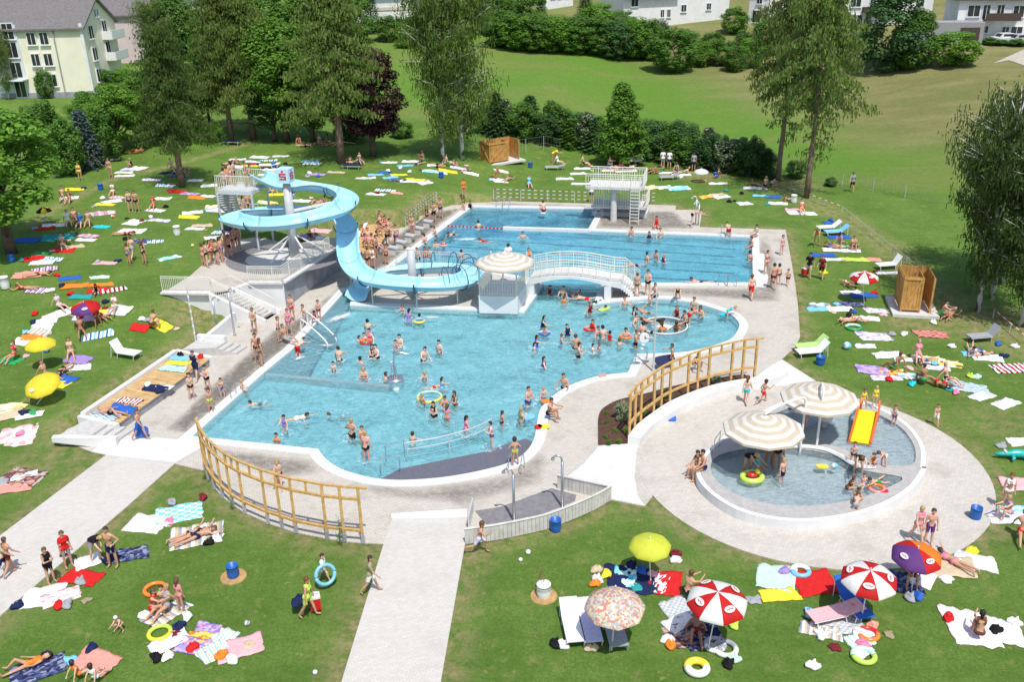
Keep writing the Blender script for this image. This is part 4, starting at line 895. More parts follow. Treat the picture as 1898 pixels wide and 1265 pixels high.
# pavilion block
PV = 1.15
pv = [U(a, b, PV) for a, b in [(887, 549), (959, 551), (979, 521)]]; pv.append(pv[0]+(pv[2]-pv[1])); pvc = (pv[0]+pv[2])/2
t = thing('pavilion_base', Vector((pv[0].x, pv[0].y, 0)), 'white block with balustrade standing on the pool platform under the striped parasol', 'pavilion')
mb = MB(); prism(mb, [(p.x, p.y) for p in pv], .0, PV); part(mb, 'block', M_WALL, t)
mb = MB(); 
for i in (0, 1, 2, 3):
    a, b = pv[i]+(pvc-pv[i])*.05, pv[(i+1) % 4]+(pvc-pv[(i+1) % 4])*.05
    if i == 2: continue
    mb.tube([a+Z*1.05, b+Z*1.05], .03, 6); mb.tube([a+Z*.9, b+Z*.9], .02, 6); mb.tube([a+Z*.12, b+Z*.12], .02, 6)
    for p in resample([a, b], .16): mb.beam(p+Z*.12, p+Z*.9, .03)
part(mb, 'balustrade', M_CREAM, t)
for p in pv: p2 = p+(pvc-p)*.05; part(MB().tube([p2, p2+Z*2.0], .05, 8), 'post', M_CREAM, t)
# bridge
br = spl([U(979, 519, 1.15), U(1012, 513.5, 1.45), U(1050, 512, 1.58), U(1088, 515.5, 1.5), U(1126, 522.5, 1.25), U(1152, 524.5, 1.18)], 5); BW = PY*1.85
t = thing('arched_bridge', Vector((br[0].x, br[0].y, 0)), 'white arched footbridge with railings across the channel between the two pools', 'bridge')
mb = MB(); n_ = len(br)
for i in range(n_):
    k = i/(n_-1); th = .18+.35*abs(k-.5)**1.5*2; p = br[i]; mb.v += [tuple(p), tuple(p+BW), tuple(p+BW-Z*th), tuple(p-Z*th)]
for i in range(n_-1):
    a, b = 4*i, 4*i+4; mb.f += [(a, b, b+1, a+1), (a+1, b+1, b+2, a+2), (a+2, b+2, b+3, a+3), (a+3, b+3, b, a)]
mb.f += [(3, 2, 1, 0), tuple(4*(n_-1)+k for k in range(4))]; part(mb, 'arch', M_WALL, t)
mb = MB()
for i in range(n_-1): mb.add([br[i]+Z*.006+PY*.12, br[i+1]+Z*.006+PY*.12, br[i+1]+Z*.006+PY*1.73, br[i]+Z*.006+PY*1.73], [(0, 1, 2, 3)])
part(mb, 'walkway', M_CONC, t)
for p in (br[1], br[-6]): part(MB().box(p+BW*.5+Z*(-p.z/2-.28), (.42, 1.8, p.z+.2), R(-14)), 'pier', M_WALL, t)
e0 = br[-1]; sdir = (U(1180, 549, 0)-Vector((e0.x, e0.y, 0))); sdir.z = 0
for i in range(7): 
    a = e0+sdir*(i/7); b = e0+sdir*((i+1)/7+.01); part(quadprism(MB(), a, b, b+BW, a+BW, max(0.0, e0.z-.168*(i+1)-.35), e0.z-.168*(i+1)), 'step', M_WALL, t)
for off, in ((PY*.06,), (BW-PY*.06,)):
    pl_ = [p+off for p in br]+[e0+sdir*1.0+off-Z*e0.z]
    mb = MB()
    for h_, r_ in ((1.08, .032), (.92, .018), (.72, .016), (.5, .016), (.3, .016), (.12, .016)): mb.tube([p+Z*h_ for p in pl_], r_, 6)
    part(mb, 'handrails', M_CREAM, t)
    for p in resample(pl_, .9): part(MB().tube([p, p+Z*1.08], .03, 6), 'post', M_CREAM, t)
    mb = MB()
    for p in resample(pl_, .16): mb.beam(p+Z*.12, p+Z*.92, .018)
    part(mb, 'balusters', M_CREAM, t, kind='stuff')
railing([U(735, 492), U(775, 492), U(830, 493), U(884, 497)], 'pale railing along the lap pool behind the lower slide loop', 1.05, (1, .85, .12), .15, M_GALV)
# ---------------------------------------------------------------- diving tower
B = U(1137, 409); t = thing('diving_tower', B, 'white diving tower with two railed platforms, round concrete column and ladder', 'diving tower')
part(MB().lathe([(.28, 0), (.26, 1.0), (.24, 2.78)], 18, B), 'column', M_CONC, t, True)
def plat(x0, x1, y0, y1, z, nm):
    q = [B+PX*x0+PY*y0, B+PX*x1+PY*y0, B+PX*x1+PY*y1, B+PX*x0+PY*y1]; part(quadprism(MB(), *q, z-.14, z), nm, M_CONC, t)
    mb = MB()
    for a, b in ((q[0], q[1]), (q[1], q[2]), (q[2], q[3])):
        a = Vector((a.x, a.y, z)); b = Vector((b.x, b.y, z))
        mb.tube([a+Z*1.1, b+Z*1.1], .035, 6); mb.tube([a+Z*.95, b+Z*.95], .02, 6); mb.tube([a+Z*.1, b+Z*.1], .025, 6)
        for i, p in enumerate(resample([a, b], .2)):
            mb.beam(p+Z*.1, p+Z*.95, .03)
            if i % 5 == 0: mb.tube([p, p+Z*1.1], .035, 6)
    part(mb, 'balustrade', M_CREAM, t)
plat(-2.2, 2.4, -.7, 1.9, 2.9, 'platform'); plat(-1.9, 2.6, .3, 2.6, 1.05, 'platform')
part(MB().box(B-PX*2.7+Z*2.98, (1.6, .5, .06), R(-12)), 'diving_board', M_WRAIL, t)
for x_ in (-1.7, 2.3): part(MB().tube([B+PX*x_+PY*2.2, B+PX*x_+PY*2.2+Z*.85], .1, 8), 'support', M_CONC, t)
for x_ in (1.45, 2.15): part(MB().tube([B+PX*x_-PY*.95-Z*0, B+PX*x_-PY*.75+Z*3.9], .035, 6), 'ladder_rail', M_CREAM, t)
for k in range(11): z_ = .3+k*.27; part(MB().beam(B+PX*1.45-PY*.92+Z*z_, B+PX*2.15-PY*.92+Z*z_, .05), 'rung', M_CREAM, t)
part(quadprism(MB(), B+PX*-2.0+PY*1.2, B+PX*2.6+PY*1.2, B+PX*2.6+PY*3.0, B+PX*-2.0+PY*3.0, .0, .35), 'plinth', M_CONC, t)
# far lap bar between the diving basin and the lanes
a, b = U(933, 424, .02), U(1092, 428.5, .02); MB().beam(a, b, .35, .3).build('swim_wall', M_WHITE, label='white dividing bar between the diving basin and the swimming lanes', cat='pool wall')
mb = MB(); a, b = U(824, 419, -.03), U(930, 424, -.03); ln_ = thing('lane_rope', a, 'red float rope across the corner of the lap pool', 'lane rope')
part(MB().tube([a, b], .015, 5), 'rope', M_WRAIL, ln_)
for p in resample([a, b], .32): part(MB().lathe([(.03, -.1), (.085, -.08), (.085, .08), (.03, .1)], 8, p), 'float', M_RED, ln_)
for k, (x_, y_) in enumerate([(799, 422), (783, 435), (766, 449), (750, 461), (736, 472)]):
    p = U(x_, y_); t = thing('starting_block', p, 'grey and white starting block at the lap pool, %s from the far end' % ['first', 'second', 'third', 'fourth', 'fifth'][k], 'starting block', 'starting blocks')
    part(MB().box(p-PX*.35+Z*.25, (.5, .42, .5), R(-12)), 'pedestal', M_CONC, t)
    part(MB().box(p-PX*.22+Z*.56, (.75, .55, .08), R(-12), Matrix.Rotation(.12, 3, 'Y')), 'top_plate', M_GALV, t); part(MB().tube([p-PX*.62+Z*.5, p-PX*.62+Z*.95, p-PX*.62+PY*.3+Z*.95, p-PX*.62+PY*.3+Z*.5], .02, 6), 'grip', M_STEEL, t)
def ladder(pxy, label, d=None, h=.85):
    p = U(*pxy); d = d or PX; t = thing('pool_ladder', p, label, 'pool ladder', 'pool ladders'); s = Vector((-d.y, d.x, 0))*.28
    for k in (-1, 1): part(MB().tube(spl([p+s*k-d*.55, p+s*k-d*.55+Z*h*.7, p+s*k-d*.3+Z*h, p+s*k+Z*h*.75, p+s*k+d*.05-Z*.6], 4), .022, 6), 'handrail', M_STEEL, t)
    for z_ in (-.15, -.4): part(MB().beam(p-s+d*.05+Z*z_, p+s+d*.05+Z*z_, .08, .03), 'rung', M_STEEL, t)
ladder((1180, 668), 'steel ladder at the deck corner below the pole clock', -PX); ladder((1340, 525), 'steel ladder on the near side of the lap pool, left of a pair', PY); ladder((1357, 526), 'steel ladder on the near side of the lap pool, right of a pair', PY)
ladder((1343, 438), 'steel ladder at the far edge of the lap pool', -PY); ladder((1104, 404), 'steel ladder in the diving basin below the tower', -PX); ladder((926, 385), 'steel ladder at the far edge of the diving basin, left one', -PY); ladder((938, 385), 'steel ladder at the far edge of the diving basin, right one', -PY); ladder((960, 868), 'steel ladder beside the entry ramp near the shower posts', PY); ladder((433, 737), 'steel ladder on the left pool edge beside the sitting bather', PX)
def barrier(pts, label, h=1.0, seg_=.55):
    t = thing('barrier_fence', pts[0], label, 'fence'); pts = [Vector(p) for p in pts]
    for p in resample(pts, 2.4): part(MB().tube([p, p+Z*h], .03, 6), 'post', M_GALV, t)
    M_BR = plain('brown slat', (.22, .13, .08), .7)
    for k in (1.0, .66, .33):
        mbw, mbb = MB(), MB()
        rs = resample([p+Z*(h*k) for p in pts], seg_/2)
        for i in range(len(rs)-1): (mbw if i % 2 else mbb).beam(rs[i], rs[i+1], .03, .07)
        part(mbw, 'white_slats', M_CONC, t, kind='stuff'); part(mbb, 'brown_slats', M_BR, t, kind='stuff')
barrier([T(915, 371), T(1000, 374), T(1088, 377)], 'white and brown slatted barrier behind the diving basin'); barrier([T(1190, 378), T(1214, 379)], 'short slatted barrier right of the diving tower')
barrier([T(752, 420), T(780, 396), T(812, 374)], 'two rail slatted barrier climbing the lawn beside the lap pool', .9)
# ---------------------------------------------------------------- main pool fittings
c = U(1231, 606, 0); t = thing('whirlpool', c, 'round steel whirlpool island full of bathers in the leisure pool', 'whirlpool')
ang = 0
el = lambda r, z: [Vector((c.x+r*1.45*math.cos(a), c.y+r*1.45*math.sin(a)*.95, z)) for a in [2*math.pi*i/40 for i in range(40)]]
mb = MB(); A, B_, C2, D = el(1.0, -.5), el(1.0, .07), el(.9, .07), el(.9, -.4)
for X, Y in ((A, B_), (B_, C2), (C2, D)):
    k = len(mb.v); mb.v += [tuple(p) for p in X]+[tuple(p) for p in Y]; mb.f += [(k+i, k+(i+1) % 40, k+40+(i+1) % 40, k+40+i) for i in range(40)]
part(mb, 'rim', M_STEEL, t, True); part(MB().tube(el(.95, .09), .04, 6, True), 'seat_rail', M_WRAIL, t)
foam((1231, 606), 1.35, 1.25, -.02, label='bubbling white water inside the whirlpool'); foam((1183, 618), .6, .3, label='foam beside the whirlpool near the clock pole'); foam((1195, 560), 1.5, .28, label='foam curtain along the far rim of the leisure pool', ang=R(-4))
c = U(733, 705, 0); t = thing('fountain', c, 'steel drum fountain with bent spout pipes standing in the leisure pool', 'fountain')
part(MB().lathe([(.44, -.6), (.46, .06), (.44, .14), (.30, .18), (.001, .19)], 24, c), 'drum', M_STEEL, t, True)
part(MB().tube(spl([c+Vector((-.02, .02, .15)), c+Vector((-.02, .02, 1.0)), c+Vector((.06, .02, 1.5)), c+Vector((.30, 0, 1.62)), c+Vector((.85, -.03, 1.5))], 5), .05, 8), 'spout', M_STEEL, t, True)
part(MB().tube([c+Vector((-.16, -.05, .15)), c+Vector((-.16, -.05, 1.15))], .04, 8), 'pipe', M_STEEL, t, True); part(MB().tube(spl([c+Vector((.1, -.1, .15)), c+Vector((.06, -.1, .8)), c+Vector((-.1, -.06, 1.15))], 4), .035, 8), 'pipe', M_STEEL, t, True)
foam((735, 722), .35, .55, label='falling water below the drum fountain')
pr = spl([U(755, 845), U(800, 838), U(850, 826), U(890, 812), U(912, 800)], 4); t = railing([p-Z*.1 for p in pr], 'curved double handrail standing in the water along the entry ramp', .78, (1, .55), 0, M_GALV, 2.0, .03)
railing([U(706, 879)-Z*.1, U(742, 876)-Z*.1], 'short handrail at the shallow end of the entry ramp', .9, (1, .5), 0, M_STEEL, 1.0, .022)
railing([U(716, 855)-Z*.1, U(750, 846)-Z*.1], 'thin handrail at the deep side of the entry ramp start', .9, (1,), 0, M_STEEL, 1.0, .022)
t = thing('pool_stairs', U(572, 618), 'white railed steps leading down into the leisure pool beside the slide mouth', 'pool stairs')
for a, b in (((560, 620), (606, 640)), ((572, 607), (622, 630))):
    p, q_ = U(*a), U(*b); part(MB().tube(spl([p, p+Z*.85, p.lerp(q_, .15)+Z*.95, p.lerp(q_, .95)+Z*.25, q_-Z*.3], 4), .04, 8), 'handrail', M_WRAIL, t)
for i in range(4):
    a, b = U(562, 621).lerp(U(608, 641), i/4), U(575, 609).lerp(U(625, 631), i/4); c2, d2 = U(562, 621).lerp(U(608, 641), (i+1)/4), U(575, 609).lerp(U(625, 631), (i+1)/4)
    part(quadprism(MB(), a, b, d2, c2, -.54, -.06-.1*i), 'step', M_BENCHT, t)
part(MB().beam(U(608, 641, -.1), U(625, 631, -.1), .06, .9), 'end_panel', M_STEEL, t)
# clock pole with loudspeaker
b = U(1211, 689); t = thing('clock_pole', b, 'tall grey pole with white round clock and black loudspeaker at the pool edge', 'pole'); part(MB().tube([b, b+Z*4.6], [.06, .045], 8), 'pole', M_GALV, t)
cl = b+Z*1.95-PX*.55; part(MB().beam(cl, b+Z*1.95, .05), 'bracket', M_GALV, t)
mb = MB(); 
for y_, r_ in ((-.06, .0), (-.06, .27), (.06, .27), (.06, .0)): mb.v += [tuple(cl + Vector((r_*math.cos(2*math.pi*k/20), y_, r_*math.sin(2*math.pi*k/20)))) for k in range(20)]
for i in range(3): mb.f += [(i*20+k, i*20+(k+1) % 20, (i+1)*20+(k+1) % 20, (i+1)*20+k) for k in range(20)]
fc = part(mb, 'clock', M_WRAIL, t); M_BLACK = plain('black plastic', (.015, .015, .017), .45)
part(MB().box(cl+Vector((.03, -.075, .06)), (.03, .015, .16)), 'hand', M_BLACK, fc); part(MB().box(cl+Vector((.06, -.075, .0)), (.14, .015, .025)), 'hand', M_BLACK, fc)
part(MB().tube([b+Z*3.0+PX*.05, b+Z*3.0+PX*.22-PY*.05, b+Z*2.98+PX*.36-PY*.12], [.06, .1, .22], 12), 'loudspeaker', M_BLACK, t)
# ---------------------------------------------------------------- timber screens
def screen(bases, hts, label, shorts, foot=None):
    t = thing('timber_screen', bases[0], label, 'timber screen')
    bs = bases
    for p in bs: part(MB().box(p+Z*(hts/2), (.11, .11, hts), .3), 'post', M_WOOD, t)
    for k, w_ in ((hts+.03, .15), (hts*.80, .10), (.55, .12)):
        for i in range(len(bs)-1):
            ext = (bs[i+1]-bs[i]).normalized()
            a = bs[i]-(ext*.3 if i == 0 and k > hts else ext*.0); b = bs[i+1]+(ext*.35 if i == len(bs)-2 and k > hts else ext*.0)
            part(MB().beam(a+Z*k, b+Z*k, .10, .10 if k < hts else .07), 'rail', M_WOOD, t)
    for i in shorts:
        m_ = bs[i].lerp(bs[i+1], .5); part(MB().box(m_+Z*(hts*.9), (.09, .09, hts*.19), .3), 'strut', M_WOOD, t)
    if foot:
        for p in bs: part(MB().box(p+Z*.18, (.15, .15, .40), .3), 'foot', M_GREYC, t)
screen([U(*p) for p in [(381, 873), (387, 888), (398, 905), (413, 921), (431, 937), (454, 951), (497, 970), (523, 978), (549, 987), (607, 999), (639, 1003), (673, 1006)]], 2.5, 'curved golden timber post and rail screen at the near end of the leisure pool', (2, 4, 5, 8), True)
screen([U(*p, .35) for p in [(1166, 806), (1176, 793), (1187, 783), (1211, 765), (1225, 754), (1241, 745), (1274, 730), (1292, 723), (1312, 716), (1354, 706), (1375, 701), (1398, 699)]], 2.15, 'curved golden timber post and rail screen above the planting bed', (2, 5, 8))
# bed + curved wall
bed = spl([U(*p) for p in BED_TOP], 3); wb = spl([U(*p, .35) for p in [(1165, 811), (1186, 784), (1211, 766), (1241, 746), (1274, 731), (1312, 717), (1354, 707), (1400, 700)]], 3)
mb = MB(); mb.sheet([(p.x, p.y) for p in bed]+[(p.x, p.y) for p in reversed(wb)], (), .10, .2); mb.build('planting_bed', M_SOIL, kind='structure')
wf = spl([U(*p, .42) for p in [(1187, 813), (1200, 797), (1224, 777), (1252, 760), (1280, 745), (1316, 730), (1356, 717), (1400, 708), (1440, 700), (1462, 690)]], 3); wbk = spl([U(*p, .42) for p in [(1164, 809), (1180, 788), (1207, 767), (1238, 746), (1271, 731), (1309, 717), (1351, 707), (1394, 700), (1432, 693), (1456, 685)]], 3)
mb = MB(); prism(mb, [(p.x, p.y) for p in wf]+[(p.x, p.y) for p in reversed(wbk)], 0, .42); mb.build('bench_wall', M_WALL, label='curved low white wall below the timber screen round the toddler area', cat='wall')
# shower enclosure of upright boards
t = thing('shower_screen', U(862, 1008), 'low curved screen of pale upright boards round the near showers', 'fence')
M_BOARD = plain('pale weathered boards', (.56, .54, .50), .8, .14, 3, .2, 40)
arc = spl([U(*p) for p in [(862, 1009), (908, 1003), (932, 999), (981, 989), (1017, 980), (1054, 966), (1078, 956), (1108, 942), (1133, 927)]], 4)
rs = resample(arc, .17)
for i in range(len(rs)-1):
    d = rs[i+1]-rs[i]; part(MB().box((rs[i]+rs[i+1])/2+Z*(.34), (.155, .04, .68), math.atan2(d.y, d.x)), 'board', M_BOARD, t)
part(MB().tube([p+Z*.70 for p in arc], .05, 6), 'cap_rail', M_BOARD, t)
rs = resample([U(1131, 927), U(1030, 905)], .17)
for i in range(len(rs)-1):
    d = rs[i+1]-rs[i]; part(MB().box((rs[i]+rs[i+1])/2+Z*(.31), (.155, .04, .62), math.atan2(d.y, d.x)), 'board', M_BOARD, t)
part(MB().beam(U(1131, 927)+Z*.66, U(1030, 905)+Z*.66, .1, .05), 'cap_rail', M_BOARD, t)
part(MB().beam(U(869, 982)+Z*.3, U(877, 946)+Z*.3, .06, .6), 'side_panel', M_GALV, t)
MB().sheet([(p.x, p.y) for p in px([(880, 948), (930, 940), (1022, 906), (1068, 918), (1066, 930), (985, 962), (905, 978)])], (), .010).build('shower_mat', M_DARKP, kind='structure')
shower_post(U(953, 967), 'steel shower post inside the pale board screen, left of the two'); shower_post(U(1042, 941), 'steel shower post inside the pale board screen, right of the two')
for k, (x_, y_) in enumerate(((1289, 418), (1294, 420))): shower_post(U(x_, y_-2), ('taller', 'shorter')[k]+' shower post in the corner beyond the lap pool', 2.3-.35*k, -1, M_GALV)
# ---------------------------------------------------------------- toddler pool
KZ = .45; kc = U(1506, 868, KZ)
outer = [U(*p, KZ) for p in [(1292, 868), (1298, 893), (1322, 918), (1365, 944), (1420, 960), (1480, 966), (1540, 962), (1600, 950), (1655, 929), (1695, 901), (1716, 868)]]
upper = [U(*p, KZ) for p in [(1713, 868), (1714, 840), (1705, 815), (1685, 790), (1655, 769), (1618, 752), (1570, 742), (1520, 738), (1470, 742), (1430, 755), (1385, 780), (1345, 808), (1312, 836)]]
KOUT = spl(outer+upper, 3, True); 
inl = spl([U(*p, KZ) for p in [(1317, 866), (1324, 886), (1348, 908), (1390, 926), (1440, 936), (1495, 938), (1550, 933), (1605, 920), (1650, 902), (1672, 885), (1600, 872), (1560, 850), (1520, 838), (1480, 833), (1420, 830), (1360, 836), (1326, 848)]], 3, True)
inu = spl([U(*p, KZ) for p in [(1490, 822), (1530, 824), (1570, 835), (1602, 855), (1640, 862), (1690, 862), (1697, 840), (1690, 818), (1672, 795), (1645, 777), (1610, 762), (1565, 752), (1520, 749), (1478, 753), (1440, 766), (1425, 785), (1450, 808)]], 3, True)
P2 = lambda l: [(p.x, p.y) for p in l]
mb = MB(); mb.sheet(P2(KOUT), [P2(inl), P2(inu)], KZ, .46); mb.build('toddler_pool_rim', plain('grey pool rim', (.40, .385, .37), .8, .1, 5), kind='structure')
n_ = len(KOUT); ko = KOUT
mb = MB(); cen = sum(KOUT, Vector())/n_
for i in range(n_):
    a, b = KOUT[i], KOUT[(i+1) % n_]; ao, bo = a+(a-cen).normalized()*.03, b+(b-cen).normalized()*.03; ai, bi = a-(a-cen).normalized()*.16, b-(b-cen).normalized()*.16
    for q in ((ai, bi, bo, ao),): mb.add([p+Z*.012 for p in q], [(3, 2, 1, 0)])
    mb.add([ao+Z*.012, bo+Z*.012, Vector((bo.x, bo.y, 0)), Vector((ao.x, ao.y, 0))], [(3, 2, 1, 0)])
mb.build('toddler_pool_wall', M_WALL, label='low white wall round the oval toddler pool', cat='wall')
bandw = spl([U(*p, KZ+.08) for p in [(1470, 828), (1500, 829), (1530, 834), (1558, 846), (1580, 860), (1600, 866), (1622, 866)]], 4)
MB().tube(bandw, .10, 6).build('cascade_kerb', M_WHITE, kind='structure')
M_KT = plain('grey blue mosaic', (.44, .51, .55), .6, .12, 5, col2=(.60, .67, .70)); M_KW = water_mat('toddler water', (.55, .80, .85), .35, 3.2, .4, (.33, .42, .46), .3)
for l, zf, zw, nm in ((inl, .12, KZ-.05, 'toddler_water'), (inu, .30, KZ-.03, 'toddler_water')):
    mb = MB(); mb.sheet(P2(l), (), zf); 
    for i in range(len(l)): a, b = l[i-1], l[i]; mb.add([(a.x, a.y, KZ), (b.x, b.y, KZ), (b.x, b.y, zf), (a.x, a.y, zf)], [(0, 1, 2, 3)])
    mb.build('toddler_basin', M_KT, kind='structure'); mb = MB(); prism(mb, P2(l), zf-.02, zw); mb.build(nm, M_KW, kind='structure')
for i in range(3):
    a = [U(*p, KZ) for p in ((1640, 866), (1690, 868), (1662, 884), (1632, 876))]; ds = PY*(-.22*i); mb = MB(); quadprism(mb, *[p+ds for p in a], .1, KZ-.06-.1*i); mb.build('cascade_step', M_DARKP, kind='structure')
railing([U(1323, 842, KZ), U(1334, 826, KZ)], 'small bent steel handrail beside the toddler pool', .75, (1, .5), 0, M_STEEL, .8, .02)
t0 = U(1608, 812, KZ); t = thing('toddler_slide', t0, 'small yellow slide with orange red sides in the toddler pool', 'slide')
M_YEL = plain('yellow plastic', (.85, .62, .01), .3, .03, spec=.6); M_ORG = plain('orange red plastic', (.70, .13, .02), .3, .04, spec=.6)
f0, f1 = U(1576, 819, KZ), U(1611, 824, KZ); up = (U(1622, 776, KZ+.0)-f0); up = (U(1596, 768, KZ)-U(1577, 820, KZ)); hh = .62
sec = []
for k in range(9):
    s_ = k/8; z_ = hh*(s_**1.15); sec.append((f0+up*s_*.72+Z*z_, f1+up*s_*.72+Z*z_))
mb = MB(); 
for a, b in sec: mb.v += [tuple(a), tuple(b), tuple(b-Z*.08), tuple(a-Z*.08)]
for i in range(8): q = 4*i; mb.f += [(q, q+1, q+5, q+4), (q+3, q+7, q+6, q+2)]
part(mb, 'chute', M_YEL, t, True)
for s_ in (0, 1):
    mb = MB(); o_ = (sec[0][1]-sec[0][0]).normalized()*(.09 if s_ else -.09)
    for k, q in enumerate(sec): p = q[s_]; hgt_ = .12+.22*(k/8)**1.5; mb.v += [tuple(p-Z*.12), tuple(p+Z*hgt_), tuple(p+o_+Z*hgt_), tuple(p+o_-Z*.12)]
    for i in range(8):
        q = 4*i; mb.f += [(q+j, q+(j+1) % 4, q+4+(j+1) % 4, q+4+j) for j in range(4)]
    mb.f += [(3, 2, 1, 0), (32, 33, 34, 35)]; part(mb, 'side_panel', M_ORG, t)
    p = sec[8][s_]; part(MB().tube([p+Z*.3, p+up*.06+Z*.45, p+up*.16+Z*.2, Vector((p.x, p.y, .3))+up*.2], .05, 8), 'ladder_rail', M_ORG, t)
for k in range(3): a, b = sec[8]; part(MB().beam(a+up*(.12+.05*k)-Z*(.2+.25*k), b+up*(.12+.05*k)-Z*(.2+.25*k), .08, .04), 'ladder_step', M_YEL, t)
# mushroom stool under the farther parasol
c = U(1527, 790, KZ); t = thing('spray_stool', c, 'round grey water stool under the farther toddler parasol', 'fountain'); part(MB().lathe([(.14, -.2), (.12, .3), (.34, .36), (.36, .44), (.3, .48), (.001, .49)], 20, c), 'body', M_CONC, t, True); part(MB().lathe([(.06, .48), (.06, .72), (.001, .74)], 10, c), 'nozzle', M_YEL, t)
# ================================================================ VEGETATION
REG = []
def reg(o, label, pxx): REG.append([o, label, pxx]); return o
M_BARK = plain('bark', (.12, .09, .065), .9, .3, 3, .5, 12); M_LBARK = plain('larch bark', (.20, .135, .10), .9, .3, 3, .5, 12)
M_BIRCH = pattern('birch bark', 'print', [(.55, .53, .50), (.50, .48, .45), (.12, .11, .10), (.58, .56, .53)], 3.5)
G_BRIGHT = leaf_mat('bright leaves', [(0.086, 0.199, 0.021), (0.129, 0.284, 0.031), (0.190, 0.362, 0.044), (0.103, 0.224, 0.024)])
G_MID = leaf_mat('mid green leaves', [(0.067, 0.157, 0.024), (0.106, 0.232, 0.034), (0.157, 0.305, 0.045)])
G_DARK = leaf_mat('dark evergreen', [(0.039, 0.095, 0.027), (0.060, 0.140, 0.039), (0.095, 0.195, 0.051)], .2)
G_LARCH = leaf_mat('larch needles', [(0.099, 0.161, 0.037), (0.149, 0.230, 0.047), (0.209, 0.287, 0.058)], .3)
G_BIRD = leaf_mat('dark birch leaves', [(.045, .08, .018), (.065, .11, .024), (.095, .145, .034)], .3)
G_FRESH = leaf_mat('fresh larch', [(.07, .125, .025), (.10, .175, .034), (.14, .22, .05)], .35)
G_BIRCH = leaf_mat('birch leaves', [(0.082, 0.140, 0.026), (0.128, 0.202, 0.036), (0.182, 0.262, 0.051)], .35)
G_PURPLE = leaf_mat('copper leaves', [(0.024, 0.009, 0.013), (0.042, 0.013, 0.019), (0.068, 0.022, 0.027)], .2)
G_BLUE = leaf_mat('blue spruce', [(0.063, 0.105, 0.098), (0.091, 0.140, 0.133), (0.126, 0.182, 0.168)], .15)
G_WHITEF = leaf_mat('flowering shrub', [(.04, .085, .02), (.06, .12, .03), (.05, .10, .02), (.55, .55, .45)], .2)
G_VAR = leaf_mat('variegated leaves', [(.16, .22, .10), (.25, .30, .17), (.42, .44, .30)], .3)
rnd = random.Random(11)
def rv(): 
    while True:
        v = Vector((rnd.uniform(-1, 1), rnd.uniform(-1, 1), rnd.uniform(-1, 1)))
        if .05 < v.length < 1: return v
def leaf(mb, p, s, n=None, asp=.6):
    n = (n or rv()).normalized(); x = n.orthogonal().normalized(); a = rnd.uniform(0, 6.28); y = n.cross(x)
    u = (x*math.cos(a)+y*math.sin(a))*s; v = (y*math.cos(a)-x*math.sin(a))*s*asp
    k = len(mb.v); b = p + n*(s*.18); mb.v += [tuple(p-u), tuple(b-v), tuple(p+u), tuple(b+v)]; mb.f.append((k, k+1, k+2, k+3))
def hang(mb, p, s, l):
    """narrow hanging spray"""
    a = rnd.uniform(0, 6.28); u = Vector((math.cos(a), math.sin(a), 0))*s; d = Vector((rnd.uniform(-.25, .25), rnd.uniform(-.25, .25), -1))*l
    k = len(mb.v); mb.v += [tuple(p-u*.4), tuple(p+u*.6), tuple(p+d+u*.4), tuple(p+d-u*.5)]; mb.f.append((k, k+1, k+2, k+3))
TREE = {}
